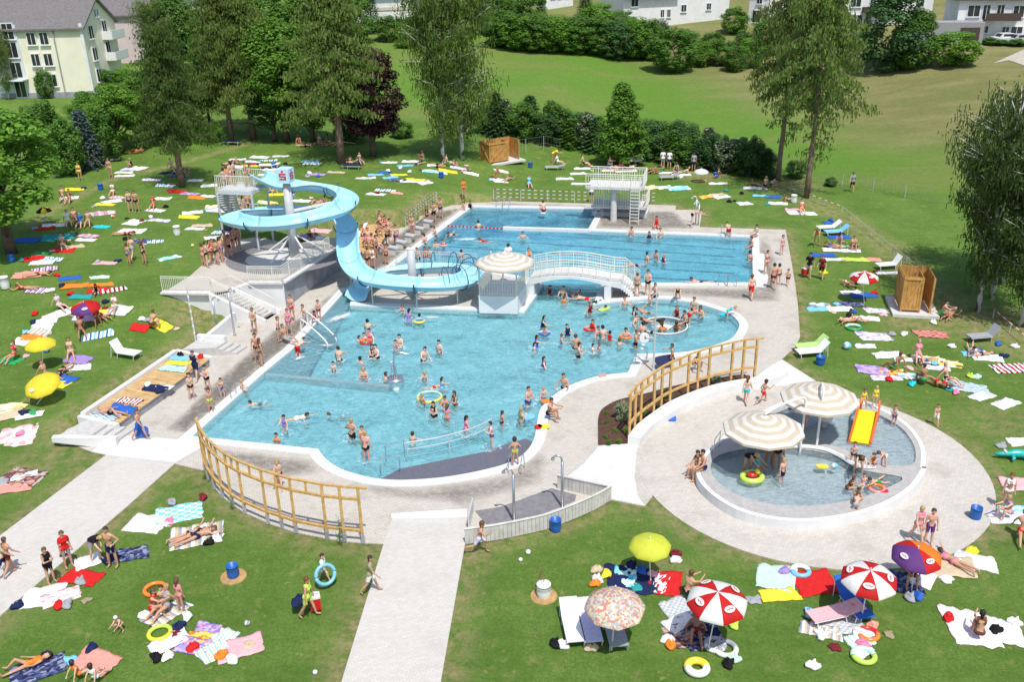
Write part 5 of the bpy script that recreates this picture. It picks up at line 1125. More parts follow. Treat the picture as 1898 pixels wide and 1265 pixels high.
def tree_mesh(kind, var=0):
    """returns (crown mesh, trunk mesh) for a tree 10 m high with about 5 m crown width (unit: H=10, R=2.5)"""
    key = (kind, var)
    if key in TREE: return TREE[key]
    rnd.seed(hash_(kind)+var*77); c, t = MB(), MB()
    def trunk(h, r0, lean=.25, n=8):
        pts = [Vector((lean*math.sin(i*1.3+var)*i/n, lean*math.cos(i*1.1+var)*i/n*.6, h*i/n)) for i in range(n+1)]
        t.tube(pts, [r0*(1-.85*i/n) for i in range(n+1)], 8); return lambda z: pts[min(n, max(0, int(z/h*n)))]
    if kind in ('decid', 'beech'):
        tr = trunk(7.5, .26); cl = []
        nb = 62 if kind == 'decid' else 85
        for i in range(nb):
            v = rv(); v = v.normalized()*(v.length**.45); z = 6.0+v.z*3.7; w = 2.2*(1-.22*max(0, v.z)); cl.append((Vector((v.x*w, v.y*w, z)), rnd.uniform(.55, 1.0)))
        for p, r in cl[:14]:
            b = tr(min(6.5, max(1.8, p.z-2.2))); t.tube([b, b.lerp(p, .5)+Z*.2, p], [.09, .06, .02], 5)
        for p, r in cl:
            for _ in range(230 if kind == 'decid' else 190):
                v = rv().normalized(); q = p + Vector((v.x, v.y, v.z*.75))*r*rnd.uniform(.65, 1.08); leaf(c, q, rnd.uniform(.08, .155), v+Z*.5+rv()*.5)
    elif kind == 'bush':
        tr = trunk(5, .2)
        for i in range(70):
            v = rv(); v = v.normalized()*(v.length**.4); z = 4.7+v.z*4.6; w = 2.25*(1-.2*max(0, v.z)); p = Vector((v.x*w, v.y*w, z)); r = rnd.uniform(.5, .95)
            for _ in range(130):
                u_ = rv().normalized(); leaf(c, p+Vector((u_.x*r, u_.y*r, u_.z*r*1.1))*rnd.uniform(.7, 1.06), rnd.uniform(.10, .19), u_+Z*.5+rv()*.5)
    elif kind == 'sprig':
        for s0 in range(3):
            pts = [Vector((.5*s0-.5+.25*math.sin(i*.9+s0), .3*math.cos(i*.7+s0), 10*i/8*(.6+.2*s0))) for i in range(9)]; t.tube(pts, [.10-.009*i for i in range(9)], 5)
            for k in range(60): p = pts[rnd.randrange(1, 9)]; leaf(c, p+Vector((rnd.gauss(0, .9), rnd.gauss(0, .9), rnd.gauss(0, .35))), rnd.uniform(.22, .42), rv())
    elif kind == 'shrub':
        tr = trunk(4, .18); 
        for i in range(55):
            v = rv(); v = v.normalized()*(v.length**.4); p = Vector((v.x*1.9, v.y*1.9, 4.6+v.z*4.3)); r = rnd.uniform(.6, 1.05)
            for _ in range(120):
                d = rv().normalized(); leaf(c, p+Vector((d.x*r*.75, d.y*r*.75, d.z*r*1.3))*rnd.uniform(.7, 1.05), rnd.uniform(.11, .20), d+Z*.4+rv()*.5)
    elif kind == 'conifer':
        tr = trunk(9.4, .22, .05)
        for i in range(150):
            z = .4+9.2*(i/150); w = 2.5*(1-z/10.2)**.8*rnd.uniform(.8, 1.1)+.1; a = i*2.4; d = Vector((math.cos(a), math.sin(a), 0))
            for k in range(24):
                f = rnd.uniform(.25, 1)**.7; p = Vector((0, 0, z))+d*w*f+Vector((rnd.gauss(0, .16), rnd.gauss(0, .16), -.35*f*f*w*.5+rnd.gauss(0, .1))); leaf(c, p, rnd.uniform(.14, .24), Z+rv()*.7+d*.3, .45)
    elif kind == 'larch':
        tr = trunk(9.8, .19, .12)
        for i in range(95):
            z = 2.6+7.2*(i/95)**.95; w = (2.5*(1-((z-2.2)/8.2))**.65)*rnd.uniform(.55, 1.15)+.15; a = i*2.4+rnd.uniform(-.3, .3); d = Vector((math.cos(a), math.sin(a), 0)); b = tr(z)
            b = Vector((b.x, b.y, z)); tip = b+d*w+Z*(-.10*w*w*.6+.15); mid = b.lerp(tip, .5)+Z*.12*w; t.tube([b, mid, tip], [.035, .022, .01], 4)
            for k in range(int(70+w*75)):
                f = rnd.uniform(.12, 1)**.8; p = (b.lerp(mid, f*2) if f < .5 else mid.lerp(tip, f*2-1))+Vector((rnd.gauss(0, .22), rnd.gauss(0, .22), rnd.gauss(-.04, .10)))
                hang(c, p, rnd.uniform(.035, .085), rnd.uniform(.06, .20))
        for i in range(9):
            z = rnd.uniform(1.6, 3.0); a = rnd.uniform(0, 6.28); b = tr(z); e = b+Vector((math.cos(a), math.sin(a), -.2))*rnd.uniform(.6, 1.3); t.tube([b, e], [.03, .008], 4)
    elif kind == 'larchtall':
        tr = trunk(9.8, .15, .2)
        for i in range(92):
            z = 1.6+8.2*(i/92)**.72; up_ = S(z, 3.6, 5.2); w = (.9+1.6*up_*(1-max(0, (z-5.5)/4.6))**.7)*rnd.uniform(.5, 1.2)
            if z < 4.4 and rnd.random() < .35: continue
            a = i*2.4+rnd.uniform(-.4, .4); d = Vector((math.cos(a), math.sin(a), 0)); b = tr(z); b = Vector((b.x, b.y, z)); tip = b+d*w+Z*(-.32*w); mid = b.lerp(tip, .5)+Z*.10*w; t.tube([b, mid, tip], [.03, .02, .008], 4)
            for k in range(int((26 if z < 4.4 else 60)+w*(20 if z < 4.4 else 70))):
                f = rnd.uniform(.2, 1); p = (b.lerp(mid, f*2) if f < .5 else mid.lerp(tip, f*2-1))+Vector((rnd.gauss(0, .17), rnd.gauss(0, .17), rnd.gauss(-.06, .10))); hang(c, p, rnd.uniform(.035, .08), rnd.uniform(.06, .19))
    elif kind == 'cone':
        tr = trunk(8, .2)
        for i in range(95):
            z = 1.3+8.5*(i/95); w = 2.35*(1-(z/10.4)**2.4)*(.8+.2*S(z, 1, 3)); a = i*2.4; f = rnd.uniform(.35, .9); p = Vector((math.cos(a)*w*f, math.sin(a)*w*f, z)); r = rnd.uniform(.5, .8)*(.55+.45*w/2.3)
            for _ in range(110): u_ = rv().normalized(); leaf(c, p+Vector((u_.x*r, u_.y*r, u_.z*r*.8))*rnd.uniform(.7, 1.08), rnd.uniform(.09, .17), u_+Z*.6+rv()*.4)
    elif kind == 'birch':
        tr = trunk(9.3, .13, .3)
        for i in range(80):
            z = 2.3+7.0*rnd.random()**.9; w = 2.3*math.sin(math.pi*min(1, max(.06, (z-1.3)/9.2)))**.7*rnd.uniform(.5, 1.15); a = i*2.4; d = Vector((math.cos(a), math.sin(a), 0)); b = tr(z-.6)
            tip = Vector((b.x, b.y, z))+d*w+Z*rnd.uniform(-.1, .7); t.tube([b, b.lerp(tip, .55)+Z*.25, tip], [.04, .022, .008], 4)
            for k in range(150):
                f = rnd.uniform(.25, 1.05); p = b.lerp(tip, f)+Vector((rnd.gauss(0, .26), rnd.gauss(0, .26), rnd.gauss(-.12, .25)))
                if rnd.random() < .55: hang(c, p, rnd.uniform(.03, .06), rnd.uniform(.10, .34))
                else: leaf(c, p, rnd.uniform(.045, .09))
    TREE[key] = (c.mesh(kind+'_crown'), t.mesh(kind+'_trunk', True)); return TREE[key]
def hash_(s): return sum(ord(ch)*(i+3) for i, ch in enumerate(s))
def ztop(b, ypx):
    lo, hi = .3, 40.
    for _ in range(40):
        m = (lo+hi)/2
        if PJ(b+Z*m)[1] > ypx: lo = m
        else: hi = m
    return lo
def tree(name, kind, base, top, hw, lm, bark, label, cat='tree', group=None, var=0, dz=0., R0=2.5, rz=None):
    b = T(*base) if len(base) == 2 else U(*base); h = ztop(b, top); r = hw/pxm(b+Z*h*.5); cm, tm = tree_mesh(kind, var)
    sx, sz = r/R0, h/10.
    e = empty(name, b-Z*.1, rnd.uniform(0, 6.28) if rz is None else rz, (sx, sx, sz), cat=cat, group=group)
    reg(e, label, base[0]); ob('crown', cm, lm, e); ob('trunk', tm, bark, e); return e
# --- trees in view
tree('maple_tree', 'decid', (22, 470), 172, 118, G_BRIGHT, M_BARK, 'big bright green broadleaf tree at the left edge shading towels', var=0)
tree('larch_tree', 'larch', (338, 347), 38, 86, G_FRESH, M_LBARK, 'green larch standing alone on the lawn behind the slide tower', var=1)
tree('larch_tree', 'larch', (470, 258), -40, 88, G_LARCH, M_LBARK, 'tall larch behind the round clipped bush', group='larches on the far lawn', var=0)
tree('larch_tree', 'larch', (430, 262), -60, 80, G_LARCH, M_LBARK, 'tall larch left of the round clipped bush', group='larches on the far lawn', var=1)
tree('larch_tree', 'larch', (633, 303), -70, 108, G_LARCH, M_LBARK, 'tallest larch with bare lower trunk above the central far lawn', group='larches on the far lawn', var=0)
tree('broadleaf_tree', 'decid', (532, 262), 28, 72, G_BRIGHT, M_BARK, 'light green broadleaf tree between two larches on the far lawn', var=1)
tree('copper_beech', 'beech', (692, 290), 82, 66, G_PURPLE, M_BARK, 'dark purple copper beech on the far lawn', var=0)
tree('birch_tree', 'birch', (822, 302), -75, 78, G_BIRCH, M_BIRCH, 'slender birch with white trunk left of a pair', group='birches by the wooden cabin', var=0)
tree('birch_tree', 'birch', (857, 297), -85, 92, G_BIRCH, M_BIRCH, 'slender birch with white trunk nearest the far wooden cabin', group='birches by the wooden cabin', var=1)
tree('young_tree', 'cone', (1152, 307), 150, 56, G_BRIGHT, M_BARK, 'dense pyramid shaped green tree behind the diving tower', var=0)
tree('larch_tree', 'larchtall', (1442, 336), -75, 88, G_LARCH, M_LBARK, 'leaning larch on the right, farther of two', group='larches beside the lap pool lawn', var=1)
tree('larch_tree', 'larchtall', (1495, 367), -60, 104, G_LARCH, M_LBARK, 'larch on the right, nearer of two', group='larches beside the lap pool lawn', var=0)
tree('birch_tree', 'birch', (1812, 578), 128, 98, G_BIRD, M_BIRCH, 'drooping birch beside the right wooden shower cabin', group='birches at the right edge', var=1)
tree('birch_tree', 'birch', (1892, 606), 165, 124, G_BIRD, M_BIRCH, 'drooping birch at the right edge of the picture', group='birches at the right edge', var=0)
tree('birch_tree', 'birch', (1858, 525), 170, 112, G_BIRD, M_BIRCH, 'drooping birch standing behind the right shower cabin pair', group='birches at the right edge', var=0)
tree('birch_tree', 'birch', (1838, 555), 215, 95, G_BIRD, M_BIRCH, 'lower drooping birch in the middle of the right edge group', group='birches at the right edge', var=1)
# left hedge
for i, (x, y, tp, hw, lm, kd, lb) in enumerate([(128, 325, 205, 42, G_MID, 'shrub', 'leafy shrub beside the big left tree'), (165, 312, 198, 38, G_BLUE, 'conifer', 'small blue spruce in the left hedge'), (195, 300, 190, 40, G_MID, 'shrub', 'leafy shrub right of the small blue spruce'),
        (225, 285, 150, 50, G_BRIGHT, 'decid', 'bright green bushy tree in front of the apartment block'), (262, 272, 140, 48, G_BRIGHT, 'decid', 'bright green bushy tree left of the lone larch'), (175, 262, 165, 38, G_MID, 'decid', 'broad bush below the yellow apartment gable'), (300, 262, 120, 55, G_MID, 'decid', 'mid green tree between lone larch and the left larches'),
        (350, 250, 100, 50, G_DARK, 'conifer', 'dark fir behind the lone larch'), (392, 250, 60, 45, G_MID, 'larch', 'feathery tree behind the round clipped bush'), (90, 300, 175, 50, G_MID, 'shrub', 'leafy shrub behind the big left tree'),
        (400, 262, 220, 23, G_BRIGHT, 'shrub', 'round clipped green bush on the far lawn'), (510, 262, 150, 48, G_DARK, 'decid', 'dark tree behind the light green tree'), (580, 262, 130, 50, G_MID, 'decid', 'mid green tree behind the tallest larch'), (655, 262, 190, 45, G_DARK, 'shrub', 'dark shrub behind the copper beech'), (745, 255, 215, 25, G_MID, 'shrub', 'small shrub right of the copper beech')]):
    tree('bushy_tree' if kd == 'decid' else 'fir_tree' if kd == 'conifer' else 'shrub', kd, (x, y), tp, hw, lm, M_BARK, lb, 'tree' if kd in ('decid', 'conifer') else 'shrub', 'bushes of the left hedge', i % 2)
# hedge between the lawn and the meadow
for i in range(34):
    f = i/33; x = 905+f*515; y = 246+f*82+4*math.sin(i*2.1); h = 72+14*math.sin(i*1.7)-10*(i % 3 == 0)
    fl = i in (2, 12, 26, 28, 29); kd = 'conifer' if i % 4 in (1, 2) else 'shrub'
    tree('hedge_bush', kd, (x, y), y-h, 31+4*(i % 3), G_WHITEF if fl else (G_DARK if i % 2 else G_MID), M_BARK, ('white flowering' if fl else 'dark pointed evergreen' if kd == 'conifer' else 'rounded dark green')+' bush in the hedge below the meadow', 'hedge bush', 'hedge between lawn and meadow', i % 2)
# bushes on the bank below the houses
bank = [(690, 60, -20, 26, G_DARK, 'conifer', 'dark fir in front of the long white hall'), (725, 75, 22, 34, G_MID, 'shrub', 'bush left below the long white hall'), (752, 88, 40, 26, G_BRIGHT, 'shrub', 'small bright bush below the long white hall'), (770, 66, 25, 40, G_MID, 'decid', 'bush right below the long white hall'),
        (930, 85, 12, 40, G_MID, 'decid', 'bank bush'), (965, 92, 15, 42, G_BRIGHT, 'decid', 'bank bush'), (1000, 95, 22, 40, G_MID, 'decid', 'bank bush'), (1035, 96, 18, 42, G_BRIGHT, 'decid', 'bank bush'), (1070, 98, 25, 40, G_MID, 'decid', 'bank bush'), (1105, 100, 20, 42, G_MID, 'decid', 'bank bush'), (1140, 108, 35, 38, G_DARK, 'decid', 'bank bush'), (1170, 108, 20, 38, G_BRIGHT, 'decid', 'bank bush'), (1200, 110, 30, 34, G_MID, 'decid', 'bank bush'),
        (1247, 132, 38, 46, G_MID, 'decid', 'big rounded dark willow jutting into the meadow'), (1300, 122, 72, 30, G_BRIGHT, 'shrub', 'low bank shrub'), (1335, 120, 66, 32, G_MID, 'shrub', 'low bank shrub'), (1362, 132, 80, 26, G_MID, 'shrub', 'low bank shrub'), (1392, 125, 60, 30, G_BRIGHT, 'shrub', 'low bank shrub'), (1275, 100, 50, 26, G_MID, 'shrub', 'low bank shrub'), (1320, 92, 55, 28, G_MID, 'shrub', 'low bank shrub'), (1360, 62, 8, 26, G_MID, 'decid', 'small tree between two white houses'), (1220, 75, 30, 24, G_WHITEF, 'shrub', 'pale flowering bush below the wide white house'), (1380, 95, 55, 26, G_MID, 'shrub', 'low bank shrub'), (1150, 70, 10, 30, G_MID, 'decid', 'bank tree left of the wide white house'), (1085, 60, -15, 32, G_DARK, 'conifer', 'dark fir between two white houses'), (1110, 65, -5, 36, G_BRIGHT, 'decid', 'bright tree left of the wide white house'), (980, 60, -30, 36, G_MID, 'decid', 'tree behind the bank bushes'), (940, 55, -30, 30, G_MID, 'decid', 'tree behind the bank bushes'),
        (1650, 130, -40, 62, G_DARK, 'decid', 'very dark broad tree at the top of the brown field'), (1600, 105, 15, 20, G_DARK, 'conifer', 'slim dark fir left of the dark broad tree'), (1690, 128, 5, 40, G_MID, 'decid', 'dark tree half hidden beside the dark broad tree'), (1765, 120, 48, 48, G_BRIGHT, 'decid', 'bright round bush at the top of the brown field'), (1560, 95, 30, 30, G_MID, 'decid', 'mid green tree beside the parked car'), (1425, 95, 20, 30, G_MID, 'decid', 'tree behind the farther right larch'), (1840, 82, 66, 26, G_MID, 'shrub', 'low bush in front of the right house'), (1880, 84, 68, 24, G_MID, 'shrub', 'low bush in front of the right house'),
        (18, 186, 38, 26, G_BIRCH, 'birch', 'birch against the yellow apartment block'), (88, 182, 120, 17, G_MID, 'decid', 'small tree by the apartment entrance'), (200, 168, 125, 24, G_MID, 'decid', 'bush at the foot of the yellow gable'), (230, 165, 120, 28, G_BRIGHT, 'decid', 'bush between the two apartment blocks'), (300, 120, -10, 46, G_BIRCH, 'birch', 'pale birch beside the pink apartment block'), (335, 110, -30, 45, G_MID, 'decid', 'tree right of the pink apartment block'), (245, 60, -10, 40, G_MID, 'decid', 'tree behind the apartment roofs'), (405, 95, 0, 40, G_MID, 'decid', 'tree below the small white bungalow'), (440, 70, -40, 40, G_DARK, 'conifer', 'dark fir right of the small white bungalow'), (500, 90, -30, 50, G_MID, 'decid', 'tree behind the left larches'), (560, 85, -40, 50, G_MID, 'decid', 'tree behind the tallest larch, left one'), (610, 80, -40, 46, G_DARK, 'decid', 'tree behind the tallest larch, middle one'), (655, 80, -30, 40, G_MID, 'decid', 'tree behind the tallest larch, right one'),
        (1475, 330, 292, 22, G_DARK, 'shrub', 'low bush at the foot of the right larches'), (1540, 345, 325, 14, G_DARK, 'shrub', 'tiny bush on the mesh fence line'), (870, 50, -40, 40, G_MID, 'decid', 'tree behind the birches'), (905, 60, -20, 34, G_DARK, 'decid', 'tree right behind the birches')]
for i, (x, y, tp, hw, lm, kd, lb) in enumerate(bank):
    if lb == 'bank bush': lb = 'leafy bush in the thicket above the meadow'
    if lb == 'low bank shrub': lb = 'low shrub on the bank below the white houses'
    if kd == 'decid': kd = 'bush'
    nm = {'bush': 'leafy_bush', 'decid': 'broadleaf_tree', 'conifer': 'fir_tree', 'shrub': 'shrub', 'birch': 'birch_tree'}[kd]
    tree(nm, kd, (x, y), tp, hw, lm, M_BARK if kd != 'birch' else M_BIRCH, lb, 'bush' if 'bush' in lb or 'shrub' in lb else 'tree', 'vegetation below the houses', i % 2)
# planting bed shrubs and saplings
tree('shrub', 'shrub', (1152, 778, .1), 738, 17, G_VAR, M_BARK, 'cream variegated shrub in the planting bed', 'shrub', var=0, R0=2.5); tree('shrub', 'shrub', (1233, 738, .1), 718, 9, G_MID, M_BARK, 'small green shrub behind the timber screen', 'shrub', var=1); tree('shrub', 'shrub', (1328, 712, .1), 690, 10, G_VAR, M_BARK, 'small pale shrub at the right part of the planting bed', 'shrub', var=1)
for k, (x_, y_) in enumerate([(1126, 785), (1140, 800), (1122, 812), (1147, 820), (1128, 822), (1160, 800), (1215, 757), (1196, 768), (1125, 768), (1160, 760)]):
    tree('bedding_plant', 'shrub', (x_, y_, .1), y_-8, 6, G_BRIGHT if k % 2 else G_MID, M_BARK, 'small bedding plant in the brown mulch', 'plant', 'bedding plants in the mulch bed', k % 2)
for k, (x_, y_, tp, hw) in enumerate([(632, 1012, 955, 9), (430, 945, 918, 8), (381, 888, 868, 8)]): tree('climbing_plant', 'sprig', (x_, y_), tp, hw, G_BRIGHT, M_BARK, 'young climbing plant at the foot of the left timber screen', 'plant', 'climbers on the screen', 0)
s_ = T(1003, 1108); 
t = tree('sapling', 'sprig', (1002, 1100), 1040, 10, leaf_mat('dry leaves', [(.22, .13, .05), (.30, .18, .07), (.25, .2, .08)]), M_BARK, 'thin bare sapling beside the white bucket', 'sapling', var=1)
# ================================================================ BUILDINGS
M_GLASS = plain('window glass', (.025, .03, .04), .12, .2, 2, spec=.8); M_FRAME = plain('white frame', (.75, .75, .74), .5); M_ROOFG = plain('grey roof tiles', (.16, .145, .145), .8, .15, 3, .4, 8); M_ROOFD = plain('dark brown roof', (.09, .07, .075), .8, .15, 3)
M_BRICK = plain('chimney brick', (.28, .09, .06), .9, .2, 4); M_BAND = plain('dark brown balcony', (.07, .045, .035), .7)
def facade(mb_parent, A, du, n, wins, frame=M_FRAME):
    """A: base corner, du: unit along the wall, n: outward normal; wins: (u, z, w, h)"""
    for (u_, z_, w_, h_) in wins:
        c = A+du*u_+Z*z_; rz = math.atan2(du.y, du.x)
        f = part(MB().box(c+n*.03, (w_+.22, .14, h_+.22), rz), 'window', frame, mb_parent); part(MB().box(c+n*.075, (w_, .10, h_), rz), 'pane', M_GLASS, f); part(MB().box(c+n*.12-Z*(h_/2+.12), (w_+.35, .2, .07), rz), 'sill', frame, f)
        part(MB().box(c+n*.10, (.06, .10, h_), rz), 'mullion', frame, f)
def gable_block(name, C, ldir, gdir, L, Wd, H, rise, wallm, roofm, label, over=.4, cat='building'):
    """C base corner; ridge along ldir; gable along gdir"""
    t = thing(name, C, label, cat); q = [C, C+ldir*L, C+ldir*L+gdir*Wd, C+gdir*Wd]
    mb = MB(); vs = [p-Z*1.0 for p in q]+[p+Z*H for p in q]+[C+gdir*Wd/2+Z*(H+rise), C+ldir*L+gdir*Wd/2+Z*(H+rise)]
    mb.add(vs, [(0, 1, 5, 4), (1, 2, 6, 9, 5), (2, 3, 7, 6), (3, 0, 4, 8, 7)]); part(mb, 'wall', wallm, t)
    r0, r1 = C+gdir*Wd/2-ldir*over+Z*(H+rise+.12), C+ldir*(L+over)+gdir*Wd/2+Z*(H+rise+.12); k = rise/(Wd/2)
    for s_, e in ((-1, C), (1, C+gdir*Wd)):
        a, b = e-ldir*over+gdir*(over*s_)+Z*(H+.12-over*k), e+ldir*(L+over)+gdir*(over*s_)+Z*(H+.12-over*k); mb = MB(); vs = [a, b, r1, r0]; vs += [v-Z*.22 for v in vs]
        mb.add(vs, [(0, 1, 2, 3), (7, 6, 5, 4), (0, 4, 5, 1), (3, 2, 6, 7), (0, 3, 7, 4), (1, 5, 6, 2)]); rf = part(mb, 'roof', roofm, t)
    return t, rf
X, Y = Vector((1, 0, 0)), Vector((0, 1, 0))
C = T(176, 180); M_YW = plain('yellow render', (.80, .76, .60), .85, .06, .6); M_LB = plain('pale blue render', (.64, .70, .74), .85, .05, .6); M_PK = plain('pink render', (.66, .55, .54), .85, .06, .6)
t, rf = gable_block('apartment_block', C, -X, Y, 26, 10, 8.1, 2.9, M_YW, M_ROOFG, 'long yellow three storey apartment block with grey gabled roof at upper left')
part(MB().box(C-X*10.3+Z*3.8-Y*.06, (5.2, .14, 9.4)), 'stair_bay', M_LB, t); part(MB().box(C-X*20.5+Z*3.8-Y*.06, (9, .14, 9.4)), 'stair_bay', M_LB, t)
part(MB().box(C-X*.08+Z*3.8-Y*.05, (.35, .2, 9.4)), 'corner_trim', M_FRAME, t); part(MB().tube([C-X*3.4-Y*.15, C-X*3.4-Y*.15+Z*8.5], .07, 6), 'downpipe', M_GREYC, t); part(MB().box(C-X*12+Z*.1-Y*.08, (26, .12, 1.2)), 'plinth', M_GREYC, t)
facade(t, C-Y*.02, -X, -Y, [(4.6, z_, .9, 1.3) for z_ in (2.1, 4.5, 6.9)] + [(6.1, z_, .9, 1.3) for z_ in (2.1, 4.5, 6.9)])
facade(t, C-Y*.13, -X, -Y, [(8.6, 1.2, 1.2, 1.9)] + [(8.6, z_, 1.2, 1.7) for z_ in (3.4, 5.7, 7.8)] + [(11.5, z_, .9, 1.3) for z_ in (2.1, 4.5, 6.9)] + [(17+dx, z_, 1.0, 1.3) for dx in (0, 2, 4.5, 6.5) for z_ in (2.1, 4.5, 6.9)])
facade(t, C+X*.02, Y, X, [(2.2, z_, 1.1, 1.4) for z_ in (2.3, 4.8, 7.3)] + [(6.4, 7.3, 1.1, 1.9), (6.4, 4.8, 1.1, 1.9)] + [(4.4, 9.3, .3, .8), (5.2, 9.3, .3, .8)])
for z_ in (3.6, 6.1):
    bl = part(MB().box(C+Y*7.6+X*.6+Z*z_, (1.2, 4.2, .15)), 'balcony', M_FRAME, t); part(MB().box(C+Y*7.6+X*1.2+Z*(z_+.5), (.08, 4.2, 1.0)), 'parapet', M_FRAME, bl); part(MB().box(C+Y*5.5+X*.6+Z*(z_+.5), (1.2, .08, 1.0)), 'parapet', M_FRAME, bl)
part(MB().box(C-X*8.7-Y*.8+Z*2.3, (2.4, 1.5, .15)), 'porch_roof', M_LB, t)
for x_ in (7.5, 16): part(MB().box(C-X*x_+Y*5.2+Z*11.6, (1.1, .9, 2.0)), 'chimney', M_BRICK, rf)
C2 = C+X*1.5+Y*19; t, rf = gable_block('apartment_block', C2, -X, Y, 20, 9, 8.1, 3.0, M_PK, M_ROOFG, 'pink apartment block with grey gable behind the yellow one')
facade(t, C2+X*.02, Y, X, [(1.8, z_, 1.0, 1.3) for z_ in (2.3, 4.8, 7.3)] + [(6.0, z_, 1.1, 1.8) for z_ in (2.3, 4.8, 7.3)])
for z_ in (3.4, 5.9): bl = part(MB().box(C2+Y*6+X*.6+Z*z_, (1.2, 5, .15)), 'balcony', M_FRAME, t); part(MB().box(C2+Y*6+X*1.2+Z*(z_+.5), (.08, 5, 1.0)), 'parapet', M_FRAME, bl)
def block(name, a, b, H, depth, wallm, label, wins=(), roof=None, roofh=2.2, over=.5, z0=None, extra=None):
    A = T(*a); zb = A.z if z0 is None else z0; B_ = U(b[0], b[1], zb); B_ = T(*b); B_.z = A.z; du = (B_-A); L = du.length; du.normalize(); n = Vector((du.y, -du.x, 0)); 
    t = thing(name, A, label, 'house'); q = [A, A+du*L, A+du*L-n*depth, A-n*depth]; mb = MB(); prism(mb, [(p.x, p.y) for p in q], A.z-1.5, A.z+H); part(mb, 'wall', wallm, t)
    facade(t, A, du, n, [(u_*L, z_, w_, h_) for u_, z_, w_, h_ in wins])
    if roof:
        e = [p+(p-(q[0]+q[2])/2).normalized()*over for p in q]; r0, r1 = (e[0]+e[3])/2+du*1.5, (e[1]+e[2])/2-du*1.5; mb = MB()
        vs = [p+Z*(H+.0) for p in e]+[p+Z*(H+.18) for p in e]+[r0+Z*(H+roofh), r1+Z*(H+roofh)]
        mb.add(vs, [(3, 2, 1, 0), (0, 1, 5, 4), (1, 2, 6, 5), (2, 3, 7, 6), (3, 0, 4, 7), (4, 5, 9, 8), (5, 6, 9), (6, 7, 8, 9), (7, 4, 8)]); part(mb, 'roof', roof, t)
    return t, A, du, n, L
WR = M_WALL
t, A, du, n, L = block('house', (1768, 74), (1896, 76), 5.6, 9, WR, 'white two storey house with brown balcony and dark roof at upper right', [(.22, 4.1, 1.6, 1.5), (.40, 3.9, .9, 2.0), (.60, 3.9, .9, 2.0), (.86, 4.0, 1.4, 1.5), (.42, 1.5, .9, .9), (.72, 1.4, .9, .9), (.88, 1.4, 1.5, .9)], M_ROOFD, 2.4, .9)
part(MB().box(A+du*L*.62+n*.8+Z*2.9, (L*.5, 1.5, .16), math.atan2(du.y, du.x)), 'balcony', M_BAND, t); part(MB().box(A+du*L*.62+n*1.5+Z*3.4, (L*.5, .08, .95), math.atan2(du.y, du.x)), 'balcony_rail', M_BAND, t)
part(MB().box(A-du*1.2+n*1.8+Z*1.35, (8.5, 3.4, 2.9), math.atan2(du.y, du.x)), 'garage', plain('grey garage wall', (.30, .29, .31), .8), t); part(MB().box(A+du*1.2+n*3.55+Z*1.1, (2.6, .1, 2.0), math.atan2(du.y, du.x)), 'garage_door', M_BAND, t)
t, A, du, n, L = block('house', (1560, 52), (1724, 45), 5.6, 9, WR, 'white house with dark balcony half hidden behind the dark broad tree', [(.13, 4.0, 1.5, 1.4), (.32, 4.0, .8, 1.4), (.42, 4.0, .8, 1.4), (.85, 3.9, 1.2, 1.4), (.16, 1.2, 1.7, 1.6)], M_ROOFG, 3.0, .8)
part(MB().box(A+du*L*.36+n*.6+Z*2.8, (L*.3, 1.2, .9), math.atan2(du.y, du.x)), 'balcony', M_BAND, t)
t, A, du, n, L = block('house', (1155, 42), (1350, 34), 4.2, 10, WR, 'wide white house with a roof terrace at the top of the picture', [(.36, 1.2, .6, 1.2), (.42, 1.2, .6, 1.2), (.56, 1.9, .9, 1.1), (.80, 2.0, .8, 1.0), (.1, 3.2, 1.2, 1.2)], None)
part(MB().box(A+du*L*.25-n*.3+Z*4.5, (L*.5, .08, .6), math.atan2(du.y, du.x)), 'terrace_rail', M_GALV, t); part(MB().box(A+du*L*.25+n*.4+Z*4.1, (L*.5, 1.0, .18), math.atan2(du.y, du.x)), 'terrace_edge', M_GREYC, t); part(MB().box(A+du*L*.78-n*4+Z*5.4, (L*.42, 7, 2.6), math.atan2(du.y, du.x)), 'upper_storey', M_WALL, t)
block('house', (1386, 44), (1424, 46), 5.5, 9, WR, 'white house with a garage left of the right larches', [(.4, 1.3, 1.4, 1.9), (.5, 4.0, .9, 1.2)], M_ROOFG)
block('house', (1012, 18), (1062, 10), 5.0, 9, WR, 'small white house above the thicket', [(.25, 2.6, .8, 1.2), (.5, 2.6, .8, 1.2), (.78, 2.6, .8, 1.2)], M_ROOFD)
t, A, du, n, L = block('hall', (655, 42), (838, 30), 4.4, 14, WR, 'long low white hall with flat roof at the top left of centre', [(.12, 2.9, 2.2, .7), (.5, 2.9, .5, .5), (.7, 2.9, .5, .5)], None)
part(MB().box(A+du*L/2-n*6.8+Z*4.55, (L+1, 15, .3), math.atan2(du.y, du.x)), 'flat_roof', plain('pale blue roof edge', (.5, .6, .68), .6), t); part(MB().box(A+du*L/2+n*.06+Z*2.1, (L, .1, .5), math.atan2(du.y, du.x)), 'band', plain('beige band', (.55, .48, .40), .8), t)
block('house', (368, 26), (415, 16), 2.8, 8, WR, 'small white bungalow with grey roof behind the left trees', [(.2, 1.6, .8, 1.1), (.45, 1.6, .8, 1.1), (.75, 1.6, .8, 1.1)], M_ROOFG, 1.6)
